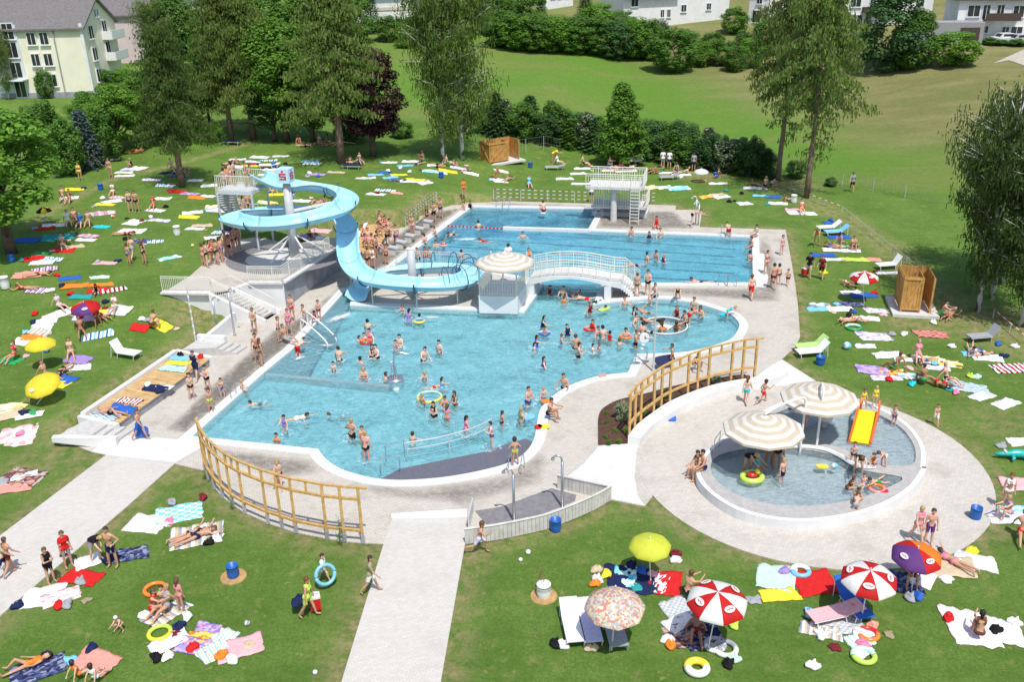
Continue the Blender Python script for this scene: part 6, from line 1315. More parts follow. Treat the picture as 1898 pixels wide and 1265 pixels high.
# wooden shower cabins
def cabin(p0, p1, dep, H, label, slab=.18):
    A, B_ = T(*p0), T(*p1); zb = (A.z+B_.z)/2+slab; du = (B_-A); du.z = 0; L = du.length; du.normalize(); n = Vector((-du.y, du.x, 0))
    A = Vector((A.x, A.y, zb)); t = thing('shower_cabin', Vector((A.x, A.y, zb-slab)), label, 'shower cabin'); rz = math.atan2(du.y, du.x)
    part(MB().box(A+du*L/2+n*dep/2-Z*(slab/2), (L+1.0, dep+1.0, slab), rz), 'slab', M_CONC, t)
    def wall(o, d, Lw, nrm):
        k = int(Lw/.19); w_ = Lw/k; rr = math.atan2(d.y, d.x)
        for i in range(k): part(MB().box(o+d*(w_*(i+.5))+Z*(.12+H/2), (w_*.9, .035, H), rr), 'board', M_CABIN, t)
        for z_ in (.2, H-.02): part(MB().beam(o+d*-.03+Z*z_+nrm*.04, o+d*(Lw+.03)+Z*z_+nrm*.04, .06, .09), 'frame_rail', M_CABIN, t)
        part(MB().beam(o+d*.05+Z*.2+nrm*.035, o+d*(Lw-.05)+Z*(H-.05)+nrm*.035, .05, .12), 'diagonal', M_CABIN, t)
    wall(A, du, L*.62, -n); wall(A+n*dep, du, L, n); wall(A, n, dep, -du); wall(A+du*L*.62, n, dep*.7, du); wall(A+du*L, n, dep, du)
    for q in (A, A+du*L, A+n*dep, A+du*L+n*dep, A+du*L*.62): part(MB().box(q+Z*(H/2+.03), (.11, .11, H+.1), rz), 'post', M_CABIN, t)
    return t
cabin((908, 303), (962, 303), 1.8, 1.9, 'golden wooden shower cabin on the far lawn beside the birches'); cabin((1668, 583), (1722, 586), 2.2, 2.15, 'golden wooden shower cabin under the birch at the right')
# mesh fence along the meadow
def mesh_fence(pts, label, h=1.2):
    t = thing('mesh_fence', pts[0], label, 'fence')
    for p in resample(pts, 3.0): part(MB().tube([p, p+Z*h], .03, 5), 'post', M_GALV, t)
    for k in (1, .5): part(MB().tube([p+Z*(h*k) for p in pts], .012, 4), 'wire', plain('dull wire', (.20, .22, .18), .7), t)
    mb = MB(); rs = resample(pts, .35)
    for p in rs: mb.beam(p+Z*.05, p+Z*h, .012)
    part(mb, 'mesh_wires', plain('dull wire', (.20, .22, .18), .7), t, kind='stuff')
mesh_fence([T(*p) for p in ((1500, 338), (1560, 345), (1650, 362), (1735, 378))], 'thin wire fence between the right lawn and the meadow'); mesh_fence([T(*p) for p in ((940, 290), (1012, 278), (1040, 285))], 'small wire fence corner beside the far wooden cabin', 1.5)
for k, (p, q_) in enumerate((((1500, 372), (1560, 395)), ((1560, 395), (1690, 500)), ((1840, 590), (1898, 640)))):
    a, b = T(*p), T(*q_); t = thing('rope_barrier', a, ['red and white rope barrier below the nearer right larch', 'low wire boundary running down to the right cabin', 'red and white rope barrier under the right edge birch'][k], 'fence')
    for p_ in resample([a, b], 2.2): part(MB().tube([p_, p_+Z*.6], .025, 5), 'post', M_GALV, t)
    rs = resample([a+Z*.55, b+Z*.55], .4); m1, m2 = MB(), MB()
    for i in range(len(rs)-1): (m1 if i % 2 else m2).tube([rs[i], rs[i+1]], .03, 5)
    if k != 1: part(m1, 'white_band', M_WRAIL, t, kind='stuff'); part(m2, 'red_band', M_RED, t, kind='stuff')
    else: part(MB().tube([a+Z*.55, b+Z*.55], .015, 5), 'wire', M_GALV, t)
def car(p, ang, m, label):
    b = T(*p); t = empty('parked_car', b, ang, label=label, cat='car'); mb = MB()
    prof = [(-2.1, .35), (-2.1, .75), (-1.9, .92), (-1.0, .98), (-.55, 1.42), (1.0, 1.45), (1.7, 1.0), (2.05, .9), (2.1, .35)]
    n_ = len(prof); mb.v = [(x_, -.82, z_) for x_, z_ in prof]+[(x_, .82, z_) for x_, z_ in prof]; mb.f = [tuple(range(n_)), tuple(range(2*n_-1, n_-1, -1))]+[(i, i+n_, (i+1) % n_+n_, (i+1) % n_) for i in range(n_)]
    mb.build('body', m, t)
    MB().box((.25, 0, 1.2), (1.5, 1.66, .32)).build('side_window', M_GLASS, t); MB().add([(-1.0, -.7, 1.0), (-1.0, .7, 1.0), (-.6, .62, 1.40), (-.6, -.62, 1.40)], [(3, 2, 1, 0)]).build('windscreen', M_GLASS, t)
    for x_ in (-1.35, 1.35):
        for y_ in (-.78, .78): o = MB().tube([(x_, y_-.1, .32), (x_, y_+.1, .32)], .32, 12).build('wheel', M_BLACK, t)
    for y_ in (-.6, .6): MB().box((-2.1, y_, .68), (.06, .3, .16)).build('headlight', M_WRAIL, t)
M_CARW = plain('white car paint', (.70, .71, .73), .25, .03, spec=.6)
car((1555, 60), 2.9, M_CARW, 'white car parked in front of the half hidden white house'); car((1712, 52), .2, M_CARW, 'white car parked right of the dark broad tree'); car((1858, 80), .1, M_CARW, 'white car parked in front of the right house'); car((1885, 82), .15, plain('silver car paint', (.45, .46, .48), .3), 'silver car parked at the right edge before the house')
# driveway bits
MB().sheet([(p.x, p.y) for p in [T(*q_) for q_ in ((1840, 118), (1898, 92), (1990, 100), (1990, 160), (1898, 122), (1870, 112))]], (), lambda p: hgt(p.x, p.y)+.06).build('gravel_patch', plain('pale gravel', (.42, .38, .31), .95, .15, 2), kind='structure')
# ================================================================ PEOPLE
WEARW = {'trunks': '{} swim trunks', 'briefs': '{} briefs', 'suit': '{} swimsuit', 'shirt': '{} shirt', 'dress': '{} dress', 'bikini': '{} bikini', 'shorts': '{} shorts'}
SPOT = [((1213, 640), 'the clock pole'), ((733, 700), 'the drum fountain'), ((1231, 606), 'the whirlpool'), ((595, 625), 'the pool stairs'), ((936, 520), 'the bridge pavilion'), ((1080, 510), 'the arched bridge'), ((1137, 395), 'the diving tower'), ((830, 830), 'the ramp handrail'), ((520, 930), 'the left timber screen'), ((1280, 690), 'the right timber screen'), ((1415, 800), 'the nearer striped parasol'), ((1518, 740), 'the farther striped parasol'), ((1605, 790), 'the yellow toddler slide'), ((270, 720), 'the long sun deck'), ((460, 560), 'the terrace stairs'), ((700, 430), 'the small sun deck'), ((545, 400), 'the slide mast'), ((440, 350), 'the slide tower'), ((635, 575), 'the slide mouth'), ((800, 520), 'the lower slide loop'), ((765, 450), 'the starting blocks'), ((1290, 400), 'the corner showers'), ((1000, 950), 'the board shower screen'),
 ((155, 575), 'the red and purple umbrella'), ((70, 640), 'the upper yellow umbrella'), ((65, 720), 'the lower yellow umbrella'), ((1210, 1015), 'the lime umbrella'), ((1140, 1130), 'the floral umbrella'), ((1330, 1125), 'the nearest red-white umbrella'), ((1610, 1080), 'the middle red-white umbrella'), ((1700, 1030), 'the purple-orange umbrella'), ((1603, 520), 'the far red-white umbrella'), ((1698, 545), 'the right wooden cabin'), ((935, 287), 'the far wooden cabin'), ((27, 440), 'the big left tree'), ((338, 320), 'the lone larch'), ((633, 285), 'the tallest larch'), ((692, 280), 'the copper beech'), ((470, 245), 'the left larches'), ((840, 295), 'the birch pair'), ((1152, 295), 'the pyramid tree'), ((1495, 350), 'the nearer right larch'), ((1815, 560), 'the drooping birch'), ((432, 1060), 'the left blue bin'), ((1030, 975), 'the middle blue bin'), ((1807, 955), 'the right blue bin'), ((1008, 1095), 'the white bucket'), ((1510, 655), 'the lounger pair'), ((230, 655), 'the white sun lounger'), ((1870, 850), 'the toy crocodile'), ((750, 1130), 'the lower path'), ((100, 980), 'the left path'), ((1003, 363), 'the slatted barrier'), ((1300, 480), 'the lap lanes'), ((1100, 770), 'the planting bed')]
def place(x, y, own=None):
    best = min((s for s in SPOT if s[1] != own), key=lambda s: (s[0][0]-x)**2+((s[0][1]-y)*1.5)**2); dx, dy = x-best[0][0], (y-best[0][1])*1.4
    if abs(dx) < 12 and abs(dy) < 12: return 'at '+best[1]
    rel = ('right of ' if dx > 0 else 'left of ') if abs(dx) > abs(dy) else ('in front of ' if dy > 0 else 'behind ')
    return rel+best[1]
GROUPW = {'deck': 'people on the pool deck', 'water': 'bathers in the water', 'lawn': 'people on the lawns', 'queue': 'people queuing for the slide'}
NP = [0]; WET = []
def person(x, y, pose='stand', kind='m', wear='trunks:black', hair='brown', skin='light', face=180, h=None, z=None, dep=None, zone=None, long=None, band=None, lab=None, tilt=None):
    """x, y: photograph position of the feet / seat / waterline"""
    if pose == 'wade': pose = ('wade', 'wade2', 'wade3', 'fold', 'wade2', 'wade3', 'stand')[int(x*7+y*3) % 7]
    P = body(pose, kind); hh = {'m': 1.76, 'f': 1.66, 'c': 1.22}[kind] if h is None else h; sc = hh/1.72 if kind != 'c' else hh/1.74
    if dep is not None: b = U(x, y, -.05); b.z = -.05-dep
    elif z is not None: b = U(x, y, z)
    else: b = T(x, y); 
    if dep is None and z is None and b.z < .0: b.z = .012
    if dep is not None: WET.append((b.x, b.y, hh))
    zone = zone or ('water' if dep is not None else ('deck' if z is not None else 'lawn'))
    r = rnd.uniform(-12, 12); o = ob('person', P['body'], SKIN[skin], None, b, R(-face+r), sc, cat='person', group=GROUPW[zone])
    if tilt: o.rotation_euler.x = R(tilt)
    ob('hair', P['hair'], HAIRM[hair], o)
    if long or (long is None and kind == 'f'): ob('long_hair', P['long'], HAIRM[hair], o)
    words = []
    for wz in wear.split('+'):
        if not wz: continue
        g, c = wz.split(':')
        if g == 'bikini': ob('top', P['top'], cloth(c), o); ob('briefs', P['briefs'], cloth(c), o)
        else: ob(g, P[g], cloth(c), o)
        words.append(WEARW[g].format(c))
    if band:
        for bn in P['forearms']:
            a, b2 = bn[1], bn[2]; me = MB().tube([a.lerp(b2, .25), a.lerp(b2, .35), a.lerp(b2, .65), a.lerp(b2, .8)], [.06, .095, .095, .06], 10).mesh('armband', True); ob('armband', me, cloth(band), o)
        words = ['%s armbands' % band]
    act = {'stand': 'standing', 'walk': 'walking', 'run': 'running', 'hips': 'standing', 'point': 'pointing', 'wave': 'raising an arm', 'fold': 'standing', 'wade': 'wading', 'wade2': 'wading', 'wade3': 'wading', 'carry': 'walking', 'bend': 'bending', 'sit': 'sitting', 'sitknee': 'sitting', 'sitedge': 'sitting', 'squat': 'crouching', 'prone': 'lying', 'elbows': 'lying', 'supine': 'lying', 'side': 'lying', 'swim': 'swimming', 'back': 'floating'}[pose]
    if dep is not None and act in ('standing',): act = 'bathing'
    reg(o, lab or ('%s in %s %s %s' % ('person' if kind != 'c' else 'small person', ' and '.join(words[:2]), act, place(x, y))), x); NP[0] += 1; return o
W_, D_ = 'water', 'deck'
def PP(rows, **kw):
    for r in rows:
        r = list(r); k = dict(kw)
        if isinstance(r[-1], dict): k.update(r.pop())
        person(*r, **k)
# ---- bathers: x, y (waterline), pose, kind, wear, hair, skin, facing; dep = submerged depth
PP([(663, 634, 'wade', 'c', 'trunks:blue', 'brown', 'light', 90, dict(dep=.9)), (676, 632, 'wade', 'c', 'trunks:red', 'brown', 'fair', 200, dict(dep=.75, band='orange')), (686, 630, 'wade', 'f', 'suit:pink', 'black', 'fair', 200, dict(dep=1.0)),
 (629, 668, 'wade', 'm', 'trunks:navy', 'brown', 'light', 10, dict(dep=1.0)), (619, 688, 'wade', 'c', 'trunks:black', 'brown', 'fair', 190, dict(dep=.7)), (667, 673, 'wade', 'm', 'trunks:black', 'black', 'light', 40, dict(dep=1.45)),
 (690, 661, 'fold', 'f', 'bikini:black', 'black', 'light', 140, dict(dep=.95)), (699, 663, 'wade', 'm', 'trunks:black', 'black', 'fair', 220, dict(dep=1.0)), (675, 701, 'wade', 'm', 'trunks:red', 'blond', 'red', 190, dict(dep=1.15)), (712, 704, 'wade', 'm', 'trunks:black', 'brown', 'red', 60, dict(dep=1.4)),
 (742, 645, 'wade', 'm', 'trunks:white', 'black', 'fair', 200, dict(dep=.95)), (734, 646, 'wade', 'c', 'suit:rose', 'brown', 'fair', 200, dict(dep=.75)), (786, 668, 'wade', 'm', 'trunks:black', 'black', 'fair', 150, dict(dep=.95)), (815, 653, 'wade', 'm', 'trunks:navy', 'black', 'fair', 220, dict(dep=1.05)),
 (787, 704, 'wade', 'c', 'trunks:blue', 'blond', 'light', 170, dict(dep=.75)), (819, 720, 'point', 'c', 'suit:sky', 'brown', 'light', 70, dict(dep=.65, long=True)), (806, 718, 'swim', 'c', 'trunks:red', 'blond', 'light', 90, dict(dep=.25)), (784, 748, 'wade', 'c', 'trunks:black', 'blond', 'tan', 190, dict(dep=.7)),
 (844, 750, 'wade', 'f', 'bikini:brown', 'brown', 'tan', 240, dict(dep=.95)), (805, 773, 'fold', 'f', 'bikini:black', 'black', 'light', 200, dict(dep=.85)), (829, 783, 'wade', 'c', 'bikini:pink', 'mid', 'tan', 10, dict(dep=.5, h=1.4, long=True)), (824, 752, 'wade', 'c', 'trunks:red', 'brown', 'light', 170, dict(dep=.7, band='orange')),
 (864, 804, 'wade', 'c', 'suit:pink', 'black', 'light', 60, dict(dep=.45, h=1.35, long=True)), (930, 790, 'wade', 'c', 'trunks:navy', 'brown', 'tan', 60, dict(dep=.45)), (653, 813, 'hips', 'm', 'trunks:black', 'blond', 'tan', 20, dict(dep=.75)), (672, 813, 'wade', 'c', 'trunks:red', 'mid', 'light', 160, dict(dep=.6, band='orange')), (680, 852, 'stand', 'm', 'trunks:black', 'blond', 'red', 10, dict(dep=.35)), (765, 820, 'wade', 'c', 'trunks:yellow', 'brown', 'light', 0, dict(dep=.75, band='orange')),
 (529, 802, 'wade', 'c', 'suit:violet', 'brown', 'fair', 190, dict(dep=.35, h=1.3, long=True)), (550, 778, 'swim', 'f', 'suit:white', 'brown', 'light', 110, dict(dep=.30)), (514, 821, 'wade', 'c', 'trunks:red', 'brown', 'tan', 190, dict(dep=.75, band='orange')), (480, 748, 'swim', 'c', 'trunks:black', 'brown', 'light', 270, dict(dep=.35)), (626, 768, 'swim', 'c', 'suit:cyan', 'mid', 'tan', 270, dict(dep=.42)),
 (553, 661, 'bend', 'm', 'shorts:red', 'brown', 'fair', 20, dict(dep=.35, h=1.6)), (746, 577, 'wade', 'c', 'trunks:red', 'red', 'red', 180, dict(dep=.8)), (758, 594, 'wade', 'f', 'suit:violet', 'black', 'tan', 0, dict(dep=.95)), (777, 594, 'wade', 'c', 'trunks:blue', 'black', 'tan', 0, dict(dep=.85)), (730, 612, 'wade', 'm', 'trunks:black', 'black', 'tan', 200, dict(dep=1.35)) if False else (682, 612, 'wade', 'm', 'trunks:navy', 'black', 'light', 10, dict(dep=1.15)),
 (1005, 606, 'wade', 'f', 'suit:navy', 'black', 'light', 90, dict(dep=1.0)), (1010, 617, 'wade', 'c', 'trunks:red', 'black', 'tan', 190, dict(dep=.85)), (1052, 621, 'wade', 'f', 'suit:navy', 'brown', 'light', 190, dict(dep=1.0)), (1040, 636, 'wade', 'c', 'trunks:blue', 'mid', 'light', 100, dict(dep=.7)), (1067, 646, 'hips', 'm', 'trunks:black', 'mid', 'tan', 10, dict(dep=.95)), (990, 653, 'wade', 'c', 'suit:lilac', 'black', 'fair', 100, dict(dep=.7, long=True)), (994, 643, 'point', 'f', 'suit:blue', 'black', 'light', 90, dict(dep=1.0)),
 (1072, 663, 'fold', 'm', 'trunks:black', 'black', 'light', 100, dict(dep=.9)), (1007, 679, 'wade', 'f', 'suit:purple', 'brown', 'fair', 100, dict(dep=1.15)), (1046, 720, 'wade', 'm', 'trunks:black', 'brown', 'tan', 210, dict(dep=.95)), (979, 750, 'wade', 'm', 'trunks:blue', 'brown', 'red', 130, dict(dep=.8)), (1008, 740, 'wade', 'c', 'trunks:grey', 'blond', 'light', 170, dict(dep=.55)), (965, 785, 'wade', 'f', 'suit:khaki', 'blond', 'fair', 60, dict(dep=.8, h=1.6)),
 (1017, 543, 'wade', 'f', 'suit:maroon', 'black', 'tan', 150, dict(dep=1.15)), (1043, 549, 'wade', 'm', 'trunks:black', 'mid', 'light', 180, dict(dep=1.05)), (1045, 562, 'wade', 'c', 'suit:orange', 'mid', 'tan', 10, dict(dep=.8)), (1058, 550, 'back', 'm', 'trunks:navy', 'brown', 'red', 230, dict(dep=.5)), (1086, 555, 'swim', 'm', 'trunks:red', 'black', 'light', 270, dict(dep=.35)), (1093, 579, 'wade', 'f', 'suit:maroon', 'red', 'tan', 150, dict(dep=1.0)), (1110, 574, 'swim', 'c', 'trunks:blue', 'brown', 'light', 90, dict(dep=.3)),
 (1158, 566, 'wade', 'm', 'trunks:navy', 'mid', 'light', 180, dict(dep=1.2)), (1174, 583, 'wade', 'f', 'suit:navy', 'black', 'fair', 100, dict(dep=1.2)), (1201, 580, 'back', 'm', 'trunks:black', 'brown', 'tan', 100, dict(dep=.5)), (1256, 557, 'bend', 'f', 'suit:black', 'blond', 'light', 190, dict(dep=.3)), (1286, 576, 'wade', 'm', 'trunks:maroon', 'mid', 'light', 200, dict(dep=.9)), (1255, 587, 'wade', 'f', 'suit:maroon', 'red', 'tan', 200, dict(dep=1.0)), (1299, 587, 'wade', 'm', 'trunks:black', 'black', 'light', 220, dict(dep=1.1)), (1348, 587, 'bend', 'c', 'suit:cyan', 'blond', 'light', 90, dict(dep=.3)),
 (1178, 602, 'wade', 'm', 'trunks:navy', 'brown', 'light', 120, dict(dep=1.1)), (1206, 598, 'back', 'm', 'trunks:grey', 'brown', 'tan', 60, dict(dep=.4)), (1229, 599, 'wade', 'm', 'trunks:black', 'black', 'tan', 200, dict(dep=1.45)), (1270, 603, 'sitedge', 'm', 'trunks:black', 'brown', 'tan', 240, dict(dep=.45)), (1277, 597, 'bend', 'm', 'trunks:red', 'mid', 'tan', 90, dict(dep=.5)), (1253, 616, 'wade', 'f', 'suit:brown', 'brown', 'tan', 10, dict(dep=1.05)), (1227, 619, 'wade', 'f', 'bikini:orange', 'brown', 'tan', 10, dict(dep=1.0)), (1191, 618, 'wade', 'm', 'trunks:black', 'black', 'red', 20, dict(dep=1.1)), (1207, 621, 'wade', 'c', 'trunks:blue', 'black', 'light', 10, dict(dep=1.05)),
 (1099, 611, 'wade', 'f', 'suit:red', 'brown', 'light', 200, dict(dep=1.05)), (1109, 622, 'wade', 'm', 'trunks:navy', 'mid', 'red', 150, dict(dep=1.2)), (1118, 627, 'wade', 'm', 'trunks:navy', 'black', 'light', 10, dict(dep=1.05)), (1130, 631, 'wade', 'c', 'suit:red', 'black', 'red', 10, dict(dep=.7)), (1160, 623, 'wade', 'm', 'trunks:black', 'black', 'red', 180, dict(dep=1.3)), (1178, 644, 'fold', 'm', 'trunks:black', 'mid', 'tan', 100, dict(dep=.75)), (1098, 652, 'wade', 'c', 'suit:white', 'black', 'fair', 100, dict(dep=.8)), (1111, 652, 'wade', 'c', 'trunks:blue', 'mid', 'tan', 270, dict(dep=.75)), (1148, 640, 'wade', 'c', 'trunks:green', 'mid', 'light', 20, dict(dep=.9))])
# lap pool
PP([(1169, 437, 'wade', 'm', 'trunks:black', 'brown', 'red', 180, dict(dep=1.05)), (1203, 441, 'wade', 'f', 'suit:navy', 'brown', 'tan', 180, dict(dep=1.2)), (1224, 440, 'wade', 'm', 'trunks:navy', 'brown', 'fair', 180, dict(dep=1.05)), (1350, 440, 'bend', 'm', 'trunks:red', 'brown', 'light', 0, dict(dep=.4)), (1394, 459, 'sitedge', 'm', 'trunks:black', 'black', 'tan', 270, dict(dep=.55)), (1388, 484, 'wade', 'm', 'trunks:navy', 'black', 'red', 60, dict(dep=1.05)),
 (1198, 485, 'wade', 'm', 'trunks:black', 'black', 'light', 60, dict(dep=1.1)), (1216, 480, 'wade', 'm', 'trunks:navy', 'brown', 'tan', 200, dict(dep=1.1)), (1231, 485, 'wade', 'f', 'suit:maroon', 'blond', 'light', 250, dict(dep=1.15)), (1298, 525, 'swim', 'm', 'trunks:black', 'brown', 'red', 280, dict(dep=.35)), (969, 441, 'wade', 'm', 'trunks:black', 'brown', 'light', 180, dict(dep=1.3)), (1178, 493, 'swim', 'm', 'trunks:navy', 'brown', 'tan', 270, dict(dep=.38)), (887, 424, 'wade', 'm', 'trunks:black', 'black', 'light', 0, dict(dep=1.15)), (838, 436, 'swim', 'm', 'trunks:navy', 'brown', 'light', 200, dict(dep=.35)),
 (822, 454, 'wade', 'c', 'trunks:red', 'brown', 'red', 200, dict(dep=.85)), (808, 456, 'wade', 'm', 'trunks:black', 'black', 'light', 180, dict(dep=1.35)), (855, 478, 'wade', 'm', 'trunks:black', 'brown', 'red', 10, dict(dep=1.2)), (902, 448, 'swim', 'f', 'suit:red', 'mid', 'light', 280, dict(dep=.42)), (790, 452, 'wade', 'm', 'trunks:navy', 'brown', 'light', 300, dict(dep=1.0)), (775, 481, 'wade', 'm', 'trunks:black', 'brown', 'tan', 200, dict(dep=.9)), (788, 477, 'wade', 'f', 'bikini:red', 'brown', 'tan', 200, dict(dep=.9)), (797, 478, 'wade', 'm', 'trunks:black', 'mid', 'light', 220, dict(dep=1.0)), (808, 437, 'wade', 'm', 'trunks:navy', 'mid', 'light', 270, dict(dep=1.0)), (861, 391, 'wade', 'm', 'trunks:maroon', 'brown', 'red', 220, dict(dep=1.0)), (872, 387, 'wade', 'f', 'suit:black', 'brown', 'tan', 200, dict(dep=1.0))])
person(1008, 399, 'squat', 'm', 'trunks:maroon', 'brown', 'light', 0, z=.35, zone='water', lab='person jumping into the diving basin in a tucked crouch')
# ---- deck
PP([(912, 830, 'fold', 'm', 'trunks:purple', 'black', 'fair', 270, dict(dep=.18, h=1.5)), (955, 863, 'hips', 'c', 'trunks:lime', 'brown', 'tan', 0, dict(z=.05, h=1.35)), (1017, 776, 'sitknee', 'm', 'trunks:black', 'brown', 'tan', 110, dict(z=.05)), (520, 906, 'walk', 'c', 'trunks:black', 'blond', 'light', 180, dict(z=0, h=1.45)), (262, 816, 'walk', 'm', 'shorts:blue', 'mid', 'tan', 100, dict(z=0, h=1.65)),
 (206, 768, 'supine', 'm', 'trunks:black', 'blond', 'tan', 110, dict(z=.50)), (366, 705, 'walk', 'm', 'dress:navy', 'mid', 'light', 200, dict(z=0, lab='person in a long navy top walking along the sun deck')), (357, 742, 'stand', 'c', 'trunks:black', 'brown', 'light', 150, dict(z=0, h=1.5)), (387, 727, 'fold', 'c', 'trunks:black', 'brown', 'light', 200, dict(z=0, h=1.5)), (392, 766, 'stand', 'c', 'trunks:lime', 'brown', 'tan', 150, dict(z=0, h=1.35)), (414, 738, 'stand', 'c', 'trunks:blue', 'brown', 'light', 180, dict(z=0, band='orange', h=1.1)), (449, 736, 'sitedge', 'c', 'trunks:white', 'blond', 'light', 80, dict(z=-.35, zone='deck')),
 (473, 619, 'fold', 'f', 'bikini:beige', 'mid', 'tan', 170, dict(z=0)), (485, 680, 'stand', 'f', 'bikini:brown', 'red', 'tan', 60, dict(z=0)), (479, 672, 'stand', 'm', 'trunks:brown', 'brown', 'tan', 180, dict(z=0)), (543, 597, 'stand', 'm', 'briefs:red', 'mid', 'red', 190, dict(z=0)), (537, 621, 'fold', 'f', 'bikini:pink', 'mid', 'red', 170, dict(z=0)), (518, 633, 'stand', 'c', 'trunks:navy', 'mid', 'light', 100, dict(z=0, h=1.5)), (531, 637, 'sit', 'm', 'shorts:grey', 'mid', 'tan', 110, dict(z=0)), (566, 605, 'walk', 'c', 'shorts:grey', 'mid', 'light', 240, dict(z=0, h=1.4)), (585, 599, 'squat', 'c', 'suit:red', 'black', 'red', 170, dict(z=0, h=1.3, long=True)), (592, 594, 'stand', 'c', 'trunks:maroon', 'mid', 'red', 160, dict(z=0, h=1.3)),
 (1200, 549, 'fold', 'm', 'trunks:black', 'black', 'light', 190, dict(z=0)), (1180, 551, 'stand', 'm', 'trunks:brown', 'mid', 'tan', 20, dict(z=0, h=1.6)), (1391, 555, 'walk', 'f', 'shorts:red', 'red', 'light', 10, dict(z=0, lab='person with a red towel walking at the lap pool corner')), (1419, 508, 'stand', 'f', 'bikini:rose', 'black', 'tan', 160, dict(z=0)), (1432, 536, 'walk', 'm', 'trunks:maroon', 'brown', 'tan', 20, dict(z=0)), (1442, 528, 'stand', 'c', 'trunks:navy', 'brown', 'light', 10, dict(z=0, h=1.4)), (1459, 531, 'walk', 'c', 'trunks:navy', 'red', 'light', 200, dict(z=0, band='orange', h=1.2)), (1448, 473, 'stand', 'c', 'suit:rose', 'mid', 'light', 160, dict(z=0, h=1.45)),
 (1245, 682, 'point', 'c', 'trunks:brown', 'brown', 'tan', 280, dict(z=0, h=1.35)), (1287, 686, 'squat', 'f', 'suit:black', 'brown', 'light', 150, dict(z=0)), (1382, 749, 'walk', 'c', 'trunks:cyan', 'red', 'light', 20, dict(z=0, h=1.5, long=True)), (1413, 748, 'run', 'c', 'trunks:red', 'brown', 'tan', 60, dict(z=0, h=1.35)), (1293, 884, 'sitedge', 'f', 'bikini:brown', 'black', 'tan', 240, dict(z=.02)), (1303, 886, 'sitedge', 'm', 'trunks:navy', 'black', 'tan', 240, dict(z=.02)), (1733, 788, 'walk', 'c', 'shorts:white', 'mid', 'red', 200, dict(z=0, h=1.1)),
 (1697, 1006, 'walk', 'f', 'bikini:pink', 'blond', 'light', 180, dict(z=0)), (1719, 1010, 'stand', 'm', 'shorts:purple', 'brown', 'red', 190, dict(z=0, h=1.6)), (1583, 962, 'bend', 'c', 'trunks:grey', 'mid', 'light', 20, dict(z=0, h=1.2)),
 (765, 439, 'stand', 'm', 'trunks:rose', 'blond', 'tan', 170, dict(z=0)), (793, 420, 'stand', 'f', 'bikini:black', 'brown', 'tan', 200, dict(z=0)), (805, 413, 'hips', 'm', 'shorts:black', 'brown', 'tan', 190, dict(z=0)), (817, 406, 'stand', 'm', 'trunks:navy', 'mid', 'tan', 200, dict(z=0)), (735, 458, 'walk', 'm', 'trunks:purple', 'brown', 'light', 180, dict(z=0)), (719, 457, 'walk', 'm', 'trunks:black', 'brown', 'tan', 170, dict(z=0)), (717, 492, 'stand', 'c', 'trunks:maroon', 'red', 'tan', 180, dict(z=0, h=1.5)), (683, 503, 'stand', 'm', 'trunks:black', 'mid', 'tan', 10, dict(z=0)), (692, 500, 'stand', 'f', 'bikini:white', 'brown', 'tan', 170, dict(z=0)), (698, 480, 'stand', 'm', 'trunks:navy', 'brown', 'tan', 120, dict(z=0)),
 (1216, 430, 'sitedge', 'f', 'suit:red', 'brown', 'tan', 180, dict(z=-.3, zone='deck')), (1402, 447, 'sitedge', 'f', 'bikini:white', 'black', 'tan', 250, dict(z=-.3, zone='deck')), (1282, 420, 'bend', 'm', 'trunks:black', 'mid', 'light', 90, dict(z=0)), (1096, 375, 'stand', 'm', 'shirt:white+shorts:navy', 'mid', 'tan', 180, dict(z=0)), (943, 500, 'stand', 'm', 'shirt:white', 'brown', 'light', 0, dict(z=1.15)), (981, 505, 'stand', 'f', 'bikini:orange', 'mid', 'light', 200, dict(z=1.15)), (1215, 563, 'sitedge', 'm', 'shorts:navy', 'mid', 'light', 250, dict(z=.0))])
for k, (x_, y_, kk, wr, hr, fc) in enumerate([(676, 458, 'f', 'bikini:pink', 'brown', 140), (684, 452, 'm', 'trunks:rose', 'red', 150), (672, 447, 'f', 'bikini:orange', 'mid', 120), (700, 437, 'm', 'trunks:black', 'brown', 130), (707, 424, 'm', 'trunks:brown', 'mid', 120), (714, 429, 'f', 'bikini:red', 'brown', 150), (703, 415, 'm', 'trunks:navy', 'mid', 140), (695, 462, 'm', 'trunks:maroon', 'brown', 110), (722, 437, 'm', 'trunks:blue', 'black', 120)]): person(x_, y_, ('sitknee', 'sit', 'sitedge')[k % 3], kk, wr, hr, ('tan', 'red', 'light')[k % 3], fc, z=.46 if k % 3 != 2 else .05, zone='deck')
